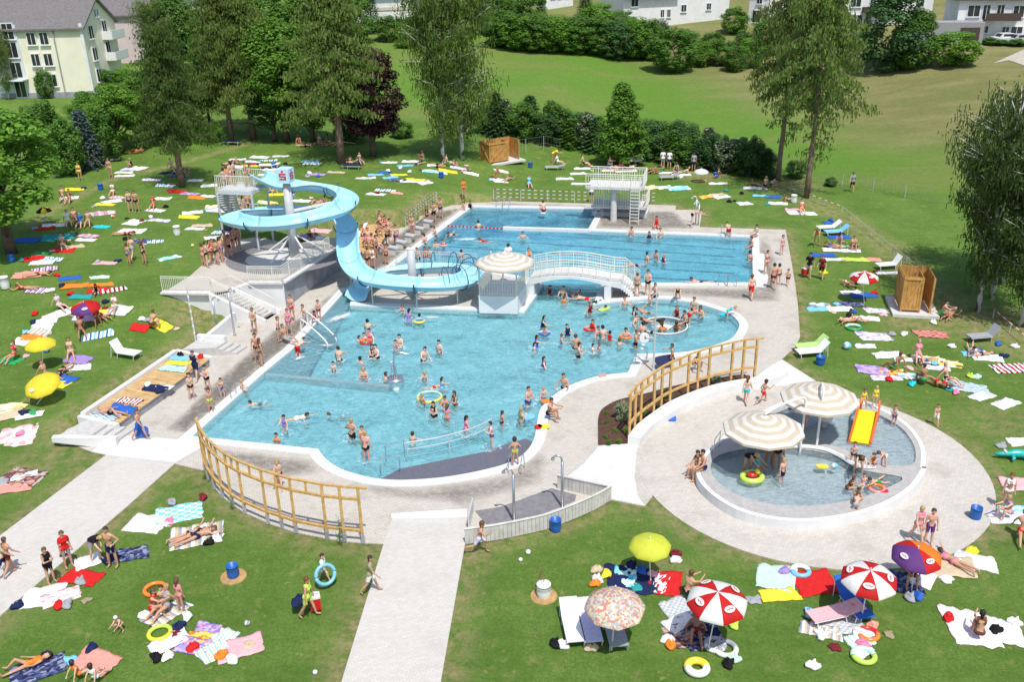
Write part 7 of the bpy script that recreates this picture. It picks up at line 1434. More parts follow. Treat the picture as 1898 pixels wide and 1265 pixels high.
# toddler pool
KW = .40
PP([(1447, 902, 'stand', 'c', 'shorts:navy', 'blond', 'light', 150, dict(z=.15, h=1.35)), (1466, 760, 'squat', 'c', 'suit:salmon', 'mid', 'red', 120, dict(z=.45, h=1.1)), (1493, 795, 'stand', 'm', 'trunks:blue', 'black', 'red', 90, dict(z=.3, h=1.5)), (1599, 752, 'sitedge', 'c', 'suit:yellow', 'mid', 'tan', 190, dict(z=.85, h=1.1)), (1620, 755, 'stand', 'c', 'suit:yellow', 'blond', 'light', 200, dict(z=.5, h=1.1)), (1655, 792, 'stand', 'c', 'trunks:purple', 'mid', 'light', 220, dict(z=.3, h=1.1, band='mint')), (1579, 866, 'stand', 'c', 'trunks:navy', 'mid', 'light', 200, dict(z=.3, h=1.2)), (1589, 884, 'bend', 'f', 'suit:black', 'mid', 'light', 200, dict(z=.2)), (1617, 866, 'sitknee', 'c', 'suit:orange', 'mid', 'light', 200, dict(z=.4, h=1.1)), (1636, 868, 'bend', 'c', 'trunks:white', 'mid', 'red', 240, dict(z=.35, h=1.2)), (1624, 902, 'swim', 'c', 'trunks:green', 'brown', 'light', 240, dict(z=.3, h=1.2)), (1598, 907, 'sit', 'c', 'trunks:rose', 'mid', 'light', 230, dict(z=.2, h=1.0)), (1569, 915, 'squat', 'c', 'suit:brown', 'red', 'tan', 90, dict(z=.2, h=1.2)), (1586, 929, 'squat', 'c', 'trunks:green', 'brown', 'tan', 200, dict(z=.35, h=1.1)), (1384, 880, 'bend', 'f', 'suit:black', 'blond', 'tan', 150, dict(z=.15)), (1424, 866, 'stand', 'm', 'trunks:maroon', 'brown', 'dark', 180, dict(z=.2)), (1438, 872, 'stand', 'm', 'trunks:black', 'brown', 'dark', 180, dict(z=.2)), (1405, 872, 'sit', 'c', 'suit:cyan', 'mid', 'tan', 140, dict(z=.25, h=1.0))], zone='water')
# queue for the slide
qp = [(378, 494), (385, 496), (392, 490), (397, 485), (403, 491), (409, 482), (414, 486), (421, 474), (427, 477), (433, 470), (419, 468), (438, 466), (445, 462)]
for k, (x_, y_) in enumerate(qp): person(x_, y_, ('stand', 'fold', 'hips')[k % 3], ('c', 'm', 'f', 'c', 'm')[k % 5], ('trunks:rose', 'trunks:black', 'bikini:red', 'trunks:orange', 'trunks:navy', 'bikini:pink', 'trunks:blue')[k % 7], ('mid', 'brown', 'black', 'red')[k % 4], ('tan', 'light', 'red', 'tan')[k % 4], 40+25*(k % 4), z=PZ+.01, zone='queue', h=1.55 if k % 5 in (0, 3) else None)
for k in range(9):
    p = STP[min(len(STP)-2, 1+k*2)]; q_ = PJ(p); o = person(q_[0], q_[1], ('stand', 'fold')[k % 2], ('m', 'c', 'f')[k % 3], ('trunks:maroon', 'trunks:navy', 'bikini:orange', 'trunks:rose', 'trunks:black')[k % 5], ('brown', 'mid', 'black')[k % 3], ('tan', 'red', 'light')[k % 3], 320, z=p.z+.04, zone='queue', h=1.5 if k % 3 == 1 else None)
PP([(436, 344, 'stand', 'm', 'trunks:navy', 'brown', 'light', 90, dict(z=5.86)), (457, 346, 'stand', 'm', 'trunks:rose', 'mid', 'tan', 90, dict(z=5.86)), (466, 345, 'stand', 'c', 'trunks:black', 'brown', 'tan', 90, dict(z=5.86, h=1.5)), (470, 400, 'stand', 'm', 'trunks:blue', 'mid', 'tan', 280, dict(z=2.0)), (463, 404, 'stand', 'f', 'bikini:red', 'brown', 'tan', 280, dict(z=1.9))], zone='queue')
# ---- lawn people
PP([(10, 1072, 'walk', 'm', 'shirt:beige+shorts:navy', 'brown', 'tan', 60), (22, 1066, 'walk', 'm', 'trunks:maroon', 'mid', 'tan', 40, dict(h=1.6)), (97, 1083, 'fold', 'f', 'dress:black', 'mid', 'tan', 120, dict(h=1.55)), (129, 1053, 'stand', 'f', 'shirt:red+shorts:grey', 'mid', 'tan', 140, dict(h=1.6)), (181, 1042, 'bend', 'm', 'shirt:black+shorts:grey', 'blond', 'light', 120, dict(tilt=0)), (213, 1052, 'hips', 'm', 'shorts:navy', 'brown', 'tan', 200), (337, 1136, 'stand', 'c', 'bikini:pink', 'mid', 'tan', 30, dict(h=1.35, long=True)), (285, 1140, 'sitknee', 'f', 'bikini:red', 'mid', 'tan', 90), (311, 1138, 'sit', 'f', 'bikini:grey', 'blond', 'tan', 230), (302, 1128, 'sit', 'c', 'suit:beige', 'brown', 'light', 200), (601, 1082, 'walk', 'c', 'shirt:white+trunks:white', 'brown', 'light', 100, dict(h=1.25)), (574, 1146, 'carry', 'f', 'dress:lime', 'red', 'tan', 100, dict(long=False)), (689, 1101, 'walk', 'm', 'shirt:khaki+shorts:white', 'brown', 'tan', 80, dict(h=1.6)), (889, 1027, 'run', 'c', 'shorts:lilac', 'mid', 'tan', 100, dict(h=1.5)),
 (52, 1238, 'supine', 'c', 'suit:orange', 'brown', 'tan', 230, dict(h=1.5)), (148, 1262, 'sit', 'c', 'suit:orange', 'brown', 'light', 20), (180, 1268, 'sit', 'c', 'suit:white', 'brown', 'light', 20), (226, 1168, 'squat', 'c', 'trunks:beige', 'cap', 'light', 200, dict(h=1.0)), (352, 998, 'prone', 'f', 'bikini:black', 'cap', 'tan', 55), (366, 1000, 'prone', 'm', 'trunks:navy', 'mid', 'tan', 50),
 (1768, 1048, 'prone', 'f', 'bikini:pink', 'brown', 'tan', 320), (1812, 1188, 'sitknee', 'f', 'bikini:brown', 'black', 'tan', 30), (1273, 1112, 'sitknee', 'm', 'trunks:black', 'mid', 'tan', 60), (1290, 1176, 'supine', 'm', 'trunks:maroon', 'brown', 'dark', 200), (1686, 1080, 'sitknee', 'm', 'shirt:black+shorts:black', 'black', 'tan', 200), (1558, 1140, 'supine', 'f', 'bikini:rose', 'brown', 'tan', 80), (1862, 946, 'stand', 'f', 'bikini:white', 'red', 'tan', 200), (1868, 962, 'sitknee', 'f', 'bikini:violet', 'blond', 'light', 250), (1892, 1000, 'sit', 'm', 'trunks:red', 'brown', 'tan', 200),
 (243, 393, 'stand', 'm', 'trunks:navy', 'brown', 'light', 150), (255, 394, 'stand', 'm', 'trunks:black', 'brown', 'tan', 170), (240, 492, 'stand', 'c', 'trunks:blue', 'mid', 'tan', 20, dict(h=1.5)), (248, 484, 'walk', 'm', 'trunks:grey', 'mid', 'light', 20), (269, 491, 'stand', 'f', 'bikini:black', 'red', 'tan', 20), (283, 612, 'squat', 'm', 'trunks:brown', 'mid', 'tan', 30), (150, 336, 'stand', 'f', 'bikini:yellow', 'mid', 'tan', 180), (206, 330, 'stand', 'm', 'trunks:beige', 'mid', 'tan', 180), (178, 312, 'walk', 'm', 'trunks:navy', 'brown', 'tan', 90), (860, 366, 'stand', 'm', 'shirt:orange+trunks:black', 'brown', 'tan', 160, dict(h=1.6)), (981, 347, 'sit', 'f', 'dress:sky', 'mid', 'light', 160), (1025, 302, 'bend', 'm', 'shirt:yellow', 'brown', 'tan', 100), (1034, 306, 'sit', 'f', 'shirt:white', 'mid', 'light', 100), (1228, 312, 'stand', 'm', 'shirt:white+shorts:grey', 'brown', 'light', 10), (1240, 313, 'stand', 'm', 'shirt:white+shorts:navy', 'brown', 'light', 10), (1285, 318, 'stand', 'm', 'shirt:grey+shorts:navy', 'brown', 'tan', 10), (1578, 356, 'walk', 'm', 'shirt:grey+shorts:black', 'brown', 'tan', 200), (1498, 516, 'carry', 'm', 'shirt:black+shorts:beige', 'black', 'tan', 200), (1521, 518, 'carry', 'f', 'shirt:maroon+shorts:black', 'maroon' if False else 'red', 'light', 200), (1513, 455, 'bend', 'f', 'bikini:orange', 'mid', 'tan', 200),
 (28, 668, 'sit', 'f', 'bikini:red', 'mid', 'tan', 200), (133, 662, 'sit', 'f', 'bikini:beige', 'mid', 'tan', 160), (120, 692, 'side', 'f', 'bikini:black', 'brown', 'tan', 100), (88, 706, 'sit', 'm', 'trunks:blue', 'mid', 'tan', 110), (112, 575, 'sit', 'f', 'bikini:lilac', 'mid', 'light', 120), (190, 590, 'prone', 'f', 'suit:red', 'mid', 'tan', 320), (214, 578, 'sit', 'f', 'bikini:white', 'mid', 'tan', 190), (152, 622, 'sit', 'm', 'trunks:brown', 'brown', 'dark', 160), (182, 600, 'sitknee', 'f', 'bikini:red', 'red', 'dark', 160), (180, 548, 'squat', 'c', 'suit:black', 'black', 'dark', 150), (48, 537, 'prone', 'f', 'bikini:red', 'mid', 'tan', 290), (72, 512, 'prone', 'm', 'trunks:maroon', 'brown', 'tan', 60), (118, 462, 'sit', 'f', 'bikini:rose', 'mid', 'tan', 160), (128, 418, 'sit', 'm', 'shirt:white', 'mid', 'light', 160), (150, 420, 'sit', 'f', 'shirt:blue', 'mid', 'light', 170), (165, 418, 'sit', 'm', 'trunks:khaki', 'mid', 'tan', 170), (140, 414, 'sit', 'm', 'trunks:red', 'brown', 'tan', 160), (285, 387, 'sit', 'f', 'bikini:red', 'mid', 'tan', 180), (210, 362, 'sit', 'f', 'bikini:white', 'mid', 'tan', 170), (118, 372, 'sit', 'm', 'trunks:navy', 'brown', 'tan', 160), (130, 376, 'sit', 'f', 'bikini:maroon', 'brown', 'tan', 180), (232, 436, 'prone', 'f', 'bikini:maroon', 'brown', 'tan', 90)])
# far lawn groups
fl = [(555, 270), (566, 272), (592, 268), (600, 270), (606, 269), (648, 302), (657, 303), (668, 304), (780, 305), (786, 302), (812, 312), (830, 308), (842, 306), (865, 319), (920, 333), (940, 335), (1127, 312), (1140, 315), (1148, 316), (1160, 314), (1172, 312), (1082, 309), (1205, 320), (1215, 322), (1226, 320), (1254, 322), (1266, 322), (1296, 322), (1330, 330), (1402, 345), (1418, 350), (1430, 345), (1485, 395), (1460, 372), (1540, 460), (1556, 458), (1568, 462), (1580, 463), (1572, 532), (1588, 536), (1568, 596), (1580, 598), (1700, 668), (1715, 672), (1712, 715), (1735, 718), (1752, 714), (1800, 655), (1820, 660), (1660, 690), (1758, 590), (1745, 590), (470, 240), (462, 245), (440, 305), (425, 305), (320, 318), (345, 318), (245, 310), (255, 285), (455, 388), (505, 358), (590, 378), (600, 382), (575, 440), (615, 392)]
for k, (x_, y_) in enumerate(fl):
    person(x_, y_, ('sit', 'prone', 'sitknee', 'side', 'sit', 'elbows', 'supine')[k % 7], ('f', 'm', 'f', 'c', 'm')[k % 5], ('bikini:red', 'trunks:black', 'bikini:white', 'trunks:navy', 'suit:black', 'trunks:orange', 'bikini:pink', 'trunks:blue', 'bikini:violet')[k % 9] if k % 5 in (0, 2, 3) or k % 9 not in (0, 2, 4, 6, 8) else 'trunks:green', ('brown', 'mid', 'blond', 'black')[k % 4], ('tan', 'light', 'red', 'tan', 'dark')[k % 5], (k*73) % 360, h=1.3 if k % 5 == 3 else None)

# broken ripples round the bathers
def ripple_mat():
    m, n, b = nodes('ripple foam'); L = n.links.new; b.inputs['Base Color'].default_value = (.82, .9, .92, 1); b.inputs['Roughness'].default_value = .4; tc = N(n, 'ShaderNodeTexCoord')
    q = N(n, 'ShaderNodeTexNoise'); q.inputs['Scale'].default_value = 5.5; q.inputs['Detail'].default_value = 5; q.inputs['Roughness'].default_value = .7; L(tc.outputs['Object'], q.inputs['Vector']); r = N(n, 'ShaderNodeMapRange'); r.inputs[1].default_value = .50; r.inputs[2].default_value = .70; r.inputs[4].default_value = .8; L(q.outputs[0], r.inputs[0]); L(r.outputs[0], b.inputs['Alpha']); return m
mb = MB()
for k, (x_, y_, h_) in enumerate(WET):
    n_ = 14; ri, ro = .16+.04*(k % 3), .34+.12*((k*7) % 5)/4; s0 = len(mb.v)
    for rr in (ri, (ri+ro)/2, ro):
        for i in range(n_): a = 2*math.pi*i/n_; j = 1+.25*noise.noise((math.cos(a)*2+k, math.sin(a)*2, rr*3)); mb.v.append((x_+rr*j*1.15*math.cos(a), y_+rr*j*math.sin(a), -.044+(.012 if rr not in (ri, ro) else 0)))
    for q in range(2):
        for i in range(n_): mb.f.append((s0+q*n_+i, s0+(q+1)*n_+i, s0+(q+1)*n_+(i+1) % n_, s0+q*n_+(i+1) % n_))
mb.build('ripples', ripple_mat(), smooth=True, kind='stuff', label='broken white ripples on the water round the bathers')
# ================================================================ THINGS ON THE GRASS
def towel_mesh(seed):
    rr = random.Random(seed); nx_, ny_ = 14, 9; mb = MB()
    sk = rr.uniform(-.12, .12); cr = [(rr.uniform(-.10, .05), rr.uniform(-.12, .06)) for _ in range(4)]
    for j in range(ny_+1):
        for i in range(nx_+1):
            u, v = i/nx_, j/ny_; x, y = u-.5+sk*(v-.5), v-.5
            w = [(1-u)*(1-v), u*(1-v), u*v, (1-u)*v]; x -= sum(w[k]*cr[k][0]*(1 if k in (1, 2) else -1) for k in range(4)); y -= sum(w[k]*cr[k][1]*(1 if k > 1 else -1) for k in range(4))
            ed = 1-min(u, 1-u, v, 1-v)*4; x += .05*noise.noise((v*5, seed, u*3))*ed; y += .08*noise.noise((u*5, seed+7, v*3))*ed
            z = .022+.10*max(0, noise.noise((u*4+seed, v*3.2, seed*.7)))+.05*max(0, noise.noise((u*9, v*7, seed)))+.04*max(0, noise.noise((u*3+v*6, seed, 2)))
            mb.v.append((x, y, z))
    n_ = (nx_+1)*(ny_+1); mb.v += [(x, y, .004) for x, y, z in mb.v]
    for j in range(ny_):
        for i in range(nx_): a = j*(nx_+1)+i; mb.f.append((a, a+1, a+nx_+2, a+nx_+1)); mb.f.append((n_+a, n_+a+nx_+1, n_+a+nx_+2, n_+a+1))
    for i in range(nx_): a = i; mb.f.append((a, n_+a, n_+a+1, a+1)); a = ny_*(nx_+1)+i; mb.f.append((a+1, n_+a+1, n_+a, a))
    for j in range(ny_): a = j*(nx_+1); b = a+nx_+1; mb.f.append((b, n_+b, n_+a, a)); a = j*(nx_+1)+nx_; b = a+nx_+1; mb.f.append((a, n_+a, n_+b, b))
    return mb.mesh('towel', True)
TM = [towel_mesh(s) for s in (1, 2, 3, 4, 5, 6, 8)]
c_ = lambda *n: [CL[k] for k in n]
PAT = {'redstripe': ('stripe', c_('red', 'white', 'maroon', 'white'), 3.5, 'red and white striped'), 'bluestripe': ('stripe', c_('blue', 'white', 'sky', 'white'), 3.5, 'blue and white striped'), 'pinkstripe': ('stripe', c_('rose', 'grey', 'pink', 'lilac'), 3, 'pink and grey striped'), 'purstripe': ('stripe', c_('purple', 'white', 'violet', 'rose'), 4, 'purple striped'), 'beistripe': ('stripe', c_('beige', 'grey', 'white'), 5, 'beige striped'), 'yelstripe': ('stripe', [(.8, .75, .35), (.75, .78, .78), (.25, .5, .6), (.8, .8, .7)], 5, 'yellow and blue striped'),
 'pinkcheck': ('check', [(.80, .62, .68), (.82, .78, .78)], 7, 'pink checked'), 'cyancheck': ('check', [(.15, .60, .68), (.70, .80, .80)], 7, 'turquoise checked'), 'bluecheck': ('check', [(.22, .36, .55), (.62, .70, .76)], 9, 'blue checked'), 'redcheck': ('check', [(.42, .07, .06), (.60, .32, .26)], 8, 'red checked'), 'greycheck': ('check', [(.40, .42, .45), (.58, .60, .60)], 10, 'grey checked'),
 'floral': ('print', [(.75, .5, .5), (.8, .74, .7), (.7, .35, .38), (.78, .72, .62)], 6, 'pink floral'), 'lilprint': ('print', [(.55, .5, .7), (.75, .7, .8), (.4, .3, .55), (.8, .8, .8)], 6, 'lilac printed'), 'whiteprint': ('print', [(.8, .8, .8), (.78, .78, .8), (.55, .58, .68), (.82, .8, .78)], 4, 'white printed'), 'brownprint': ('print', [(.16, .06, .05), (.35, .2, .14), (.45, .38, .34), (.10, .05, .08)], 10, 'brown patterned'), 'navyprint': ('print', [(.03, .04, .11), (.08, .10, .22), (.25, .27, .36), (.02, .02, .06)], 12, 'navy patterned'), 'skyprint': ('print', [(.15, .55, .72), (.5, .75, .82), (.2, .62, .72), (.78, .82, .8)], 4, 'sky blue printed'), 'yelprint': ('print', [(.8, .62, .1), (.82, .75, .4), (.8, .8, .7), (.1, .09, .08)], 3, 'yellow printed'), 'tealprint': ('print', [(.1, .35, .38), (.6, .7, .68), (.75, .75, .72), (.5, .12, .12)], 4, 'teal patterned'), 'orprint': ('print', [(.8, .38, .04), (.8, .55, .1), (.7, .2, .03), (.8, .62, .25)], 4, 'orange printed'), 'viprint': ('print', [(.25, .18, .45), (.5, .4, .6), (.6, .25, .35), (.35, .3, .6)], 8, 'violet printed')}
def tmat(k):
    if k in PAT: p = PAT[k]; return pattern('towel '+k, p[0], p[1], p[2]), p[3]
    return cloth(k), {'sky': 'light blue'}.get(k, k)
NT = [0]
def towel(x, y, l, w_, ang, k, z=None, kind='towel', lab=None):
    m, word = tmat(k); b = T(x, y) if z is None else U(x, y, z)
    if z is None: 
        b.z = max(b.z, -.03)
        e = .6; sx_ = (hgt(b.x+e, b.y)-hgt(b.x-e, b.y))/(2*e); sy_ = (hgt(b.x, b.y+e)-hgt(b.x, b.y-e))/(2*e)
    else: sx_ = sy_ = 0
    me = TM[(NT[0]*3+int(x)) % len(TM)]; NT[0] += 1; o = ob('blanket' if l*w_ > 2.6 else 'towel', me, m, None, b + Z*(.006*(NT[0] % 4)), R(ang), (l*.9, w_*.9, 1), cat='towel', group='towels spread on the lawns' if z is None else 'towels on the sun deck')
    mt = Matrix.Rotation(math.atan(sy_), 4, 'X') @ Matrix.Rotation(-math.atan(sx_), 4, 'Y') @ Matrix.Rotation(R(ang), 4, 'Z'); o.rotation_euler = mt.to_euler()
    reg(o, lab or ('%s %s spread %s' % (word, 'blanket' if l*w_ > 2.6 else 'towel', place(x, y))), x); return o
TW = '''130,368,1.6,.9,20,white;137,352,1.7,.9,10,yellow;217,367,1.5,.8,-20,redstripe;207,374,1.6,.8,30,white;193,380,1.8,.6,-8,yellow;301,369,1.5,.9,-5,white;288,391,1.7,.8,-15,pinkcheck;187,396,2.3,1.2,25,pinkstripe;356,395,1.7,.8,20,white;350,403,1.8,.8,-10,yellow;254,411,1.5,.7,-15,white;243,415,1.3,.7,-12,white;296,409,1.8,.7,-12,lilprint;361,425,1.5,.6,-8,white;374,419,1.6,.8,10,beige;243,429,2.1,1.3,-6,whiteprint;188,421,1.4,.7,-10,cyan;164,438,1.7,.7,-10,pinkstripe;158,446,1.6,.6,-8,white;106,441,2.4,1.5,15,teal;50,446,2.0,1.2,5,blue;98,419,1.8,.8,10,white;84,424,1.5,.7,20,red;116,464,1.8,1.0,-5,red;134,458,1.6,.8,20,beige;76,472,1.5,.9,-10,green;97,482,1.5,.8,-5,bluestripe;78,487,1.7,.9,10,white;62,480,1.6,1.0,25,red;51,510,2.0,1.3,15,salmon;84,500,1.7,.8,20,purstripe;195,488,1.7,.7,-6,rose;313,479,1.5,.7,38,skyprint;260,448,1.4,.8,-5,navyprint;288,449,1.2,.7,15,bluestripe;129,516,1.4,.7,20,blue;185,515,1.3,.5,10,mint;68,540,1.7,.7,-12,purstripe;139,531,1.7,.8,5,orange;187,528,1.6,.6,8,orange;202,540,2.1,.7,24,redstripe;180,540,1.4,.7,18,red;150,551,1.5,.6,-6,teal;108,583,1.8,.8,28,white;83,597,1.6,.7,12,white;158,588,1.7,.8,-8,lilac;220,576,1.6,1.1,-20,white;196,578,1.0,.6,0,yellow;259,609,1.2,.8,-8,red;300,604,1.3,.9,-25,yellow;182,622,1.8,.8,15,bluestripe;78,607,1.4,.7,-10,white;74,616,1.7,.7,-25,beistripe;58,627,1.4,.7,5,orange;145,667,1.7,1.0,-15,violet;18,669,1.5,1.0,-20,green;143,682,1.5,.8,8,white;114,703,1.9,.9,-22,blue;103,714,1.8,.8,-15,yellow;40,635,1.3,.8,-15,white;15,757,1.9,.9,8,yelprint;13,771,1.6,.9,20,beige;56,772,1.5,.5,14,white;30,812,1.9,1.6,10,floral;42,886,2.0,1.5,-16,brownprint;47,884,1.3,.5,35,white;20,906,1.9,.9,10,salmon
270,973,1.7,1.2,-12,pinkcheck;330,955,2.0,1.3,18,cyancheck;362,996,2.2,1.5,15,beistripe;162,1043,1.0,.9,30,white;152,1071,1.6,.9,-18,red;82,1108,1.6,1.3,12,white;112,1110,1.4,.8,30,floral;236,1029,1.6,.9,15,navyprint;384,1168,1.0,.6,-10,viprint;373,1184,1.0,.6,-10,orprint;360,1198,1.2,.8,-12,viprint;316,1192,1.5,.8,42,whiteprint;412,1186,.9,1.0,-20,yelstripe;396,1209,1.1,.9,35,yelstripe;444,1202,1.6,1.1,20,rose;180,1226,1.6,1.0,-25,salmon;68,1246,1.8,1.0,28,navyprint;308,1141,1.6,.9,55,beistripe
1166,1078,1.9,1.6,-5,navy;1158,1073,.9,1.2,-8,skyprint;1234,1084,1.35,1.5,-12,red;1224,1086,.6,1.2,-20,whiteprint;1256,1130,1.2,1.1,20,greycheck;1258,1157,1.2,.7,35,white;1272,1180,1.7,1.1,8,brownprint;1300,1180,1.4,1.2,12,navyprint;1440,1074,1.6,1.6,-18,mint;1443,1104,1.4,.7,5,yellow;1508,1080,1.55,1.5,3,red;1668,1078,1.4,1.3,-10,navyprint;1708,1076,1.0,1.1,-35,whiteprint;1765,1051,1.6,1.4,-15,beige;1806,1040,1.5,1.0,-25,whiteprint;1558,1160,1.5,.9,12,greycheck;1520,1170,1.4,.7,-20,beistripe;1592,1190,1.0,.7,15,yelstripe;1598,1172,.9,.6,10,white;1795,1166,1.6,1.9,-8,pinkcheck;1858,1170,1.2,1.3,-20,white;1596,1209,.7,.5,40,white
1618,625,1.9,1.2,-5,lilprint;1605,643,1.3,.6,-3,white;1645,659,1.8,.8,8,white;1680,668,1.4,.6,-8,white;1721,667,1.8,1.0,-10,yelprint;1760,675,1.3,.9,-18,yelprint;1737,684,1.6,.6,-14,lilprint;1617,687,1.8,1.1,-22,viprint;1654,691,1.5,.8,-5,orprint;1642,702,1.7,.6,-3,lilprint;1684,698,1.3,.8,-15,tealprint;1788,719,2.2,1.2,-25,bluecheck;1819,735,1.4,.7,25,white;1862,749,1.4,.8,30,white;1832,665,1.8,1.0,-15,whiteprint;1872,684,2.2,1.1,5,redstripe;1806,657,1.5,.7,-5,sky;1890,820,1.2,.8,0,white;1888,900,1.6,1.0,-10,rose;1870,962,1.7,.9,-10,whiteprint;1884,948,1.6,.7,-5,skyprint
1541,415,1.4,.7,0,blue;1554,440,1.8,.8,-5,blue;1552,464,2.2,.9,-8,white;1578,466,1.6,.7,-8,whiteprint;1526,474,2.1,.7,-3,blue;1541,482,1.6,.6,-5,white;1582,482,1.9,.8,-8,lime;1613,482,1.5,.8,-10,salmon;1644,507,1.6,.6,-5,white;1600,549,1.8,.8,0,blue;1577,543,1.4,.7,5,white;1519,574,1.7,.8,0,sky;1556,574,1.7,.8,-3,white;1520,566,1.5,.6,-3,tealprint;1575,565,1.8,.8,-5,navyprint;1622,577,1.4,.8,-5,lilprint;1590,592,1.1,.7,-8,white;1611,592,1.2,.7,-12,white;1724,620,1.9,1.0,-12,redcheck;1484,396,2.4,1.0,-10,white;1441,378,1.7,.8,-12,white;1433,366,1.6,.8,-15,blue;1470,390,1.5,.7,-8,rose
503,315,1.8,.8,5,white;494,325,1.7,.7,-5,white;516,319,1.6,.7,10,beige;586,324,1.9,.8,-10,viprint;622,320,1.8,.6,-8,beige;577,304,1.8,.8,-5,white;675,331,1.7,.7,-5,floral;695,325,1.5,.7,8,sky;713,321,1.4,.8,-10,blue;738,325,1.6,.6,5,yellow;723,330,1.5,.7,20,sky;735,335,1.6,.7,5,navyprint;771,334,1.9,.7,8,yellow;756,337,1.6,.6,5,white;787,339,1.5,1.0,40,white;796,318,1.6,.9,0,skyprint;829,318,1.9,.9,-3,yellow;697,361,1.9,.7,-12,white;713,354,1.9,.7,-8,bluestripe;735,359,1.2,.5,0,salmon;872,322,1.7,.7,-5,white;925,335,1.6,1.1,20,white;929,318,1.5,.8,0,floral;561,340,1.8,.7,-10,white;558,373,1.7,.8,-10,whiteprint;576,387,1.7,1.2,10,sky;515,361,1.7,.9,10,yellow;495,377,2.0,.9,-10,yelprint;594,429,1.8,1.0,-8,rose;579,441,1.9,1.0,-10,viprint;606,445,1.8,.7,5,white;1046,332,1.7,.9,0,white;1071,322,1.6,.8,8,white;1209,348,1.7,1.3,25,yelprint;1231,348,1.5,1.1,10,whiteprint;1257,350,2.2,1.4,5,skyprint;1309,365,1.5,1.0,20,orprint;1329,361,1.4,.7,10,beige;1338,366,1.6,.8,20,white;1379,378,1.2,1.0,10,white;1297,336,1.3,.6,0,salmon;1332,341,2.0,.7,0,white;1398,349,2.1,.9,-8,whiteprint;1410,364,1.6,.7,-10,sky;1235,321,1.8,.7,0,white;1262,325,2.0,.7,5,white;1160,318,2.2,.7,0,white;1132,317,2.0,.8,0,floral;1080,313,1.9,.8,0,white;760,300,1.8,.8,-5,white;752,308,1.8,.7,5,sky;722,302,1.6,.7,0,white;806,307,1.6,.8,5,white;812,320,1.7,.7,0,skyprint;848,312,1.7,.8,-5,lilprint;575,300,1.8,.7,0,sky;480,292,2.0,.9,-10,white;497,298,1.8,.8,5,bluestripe;468,300,1.7,.8,-5,whiteprint;480,305,1.8,.7,0,red;462,308,1.6,.7,5,yellow;520,290,1.7,.7,0,white;440,296,1.7,.7,0,white;435,310,1.9,.8,5,whiteprint;245,314,2.1,1.0,-10,lilprint;230,320,1.7,.7,0,white;228,327,1.6,.7,5,whiteprint;258,312,1.6,.8,-10,white;205,296,1.7,.7,0,white;243,283,1.6,.7,-5,yellow;183,300,1.8,.7,-5,salmon;330,327,1.9,.8,0,navyprint;312,321,1.7,.8,-5,navy;280,334,1.9,.7,-5,lilprint;305,345,1.9,.8,-8,bluestripe;330,356,2.0,.8,-12,red;352,360,1.9,.8,-15,viprint;365,367,1.7,.8,-12,orange;388,345,1.6,1.0,15,white;385,365,1.5,.7,-12,white;362,335,1.5,.8,10,white;402,390,1.8,1.1,-8,lilprint;395,384,1.4,.8,10,yelprint;412,432,1.6,.8,-5,bluestripe;400,442,1.8,.7,0,white;420,425,1.4,.7,10,navyprint;448,389,1.6,.7,5,yelprint;520,345,1.6,.6,-8,salmon;600,395,1.6,.8,0,white'''
for row in TW.replace('\n', ';').split(';'):
    f_ = row.split(','); towel(float(f_[0]), float(f_[1]), float(f_[2]), float(f_[3]), float(f_[4]), f_[5])
for x, y, l, w_, a, k in ((225, 760, 1.6, .8, -15, 'blue'), (240, 745, 1.5, .6, -18, 'redstripe'), (288, 721, 1.5, .7, -18, 'navy'), (304, 719, 1.1, .5, -10, 'white'), (336, 665, 1.4, .7, -15, 'sky'), (330, 674, 1.5, .6, -12, 'yellow'), (322, 684, 1.6, .7, -14, 'cyancheck'), (195, 770, 1.7, .9, -15, 'bluecheck')): towel(x, y, l, w_, a, k, BT+.01)
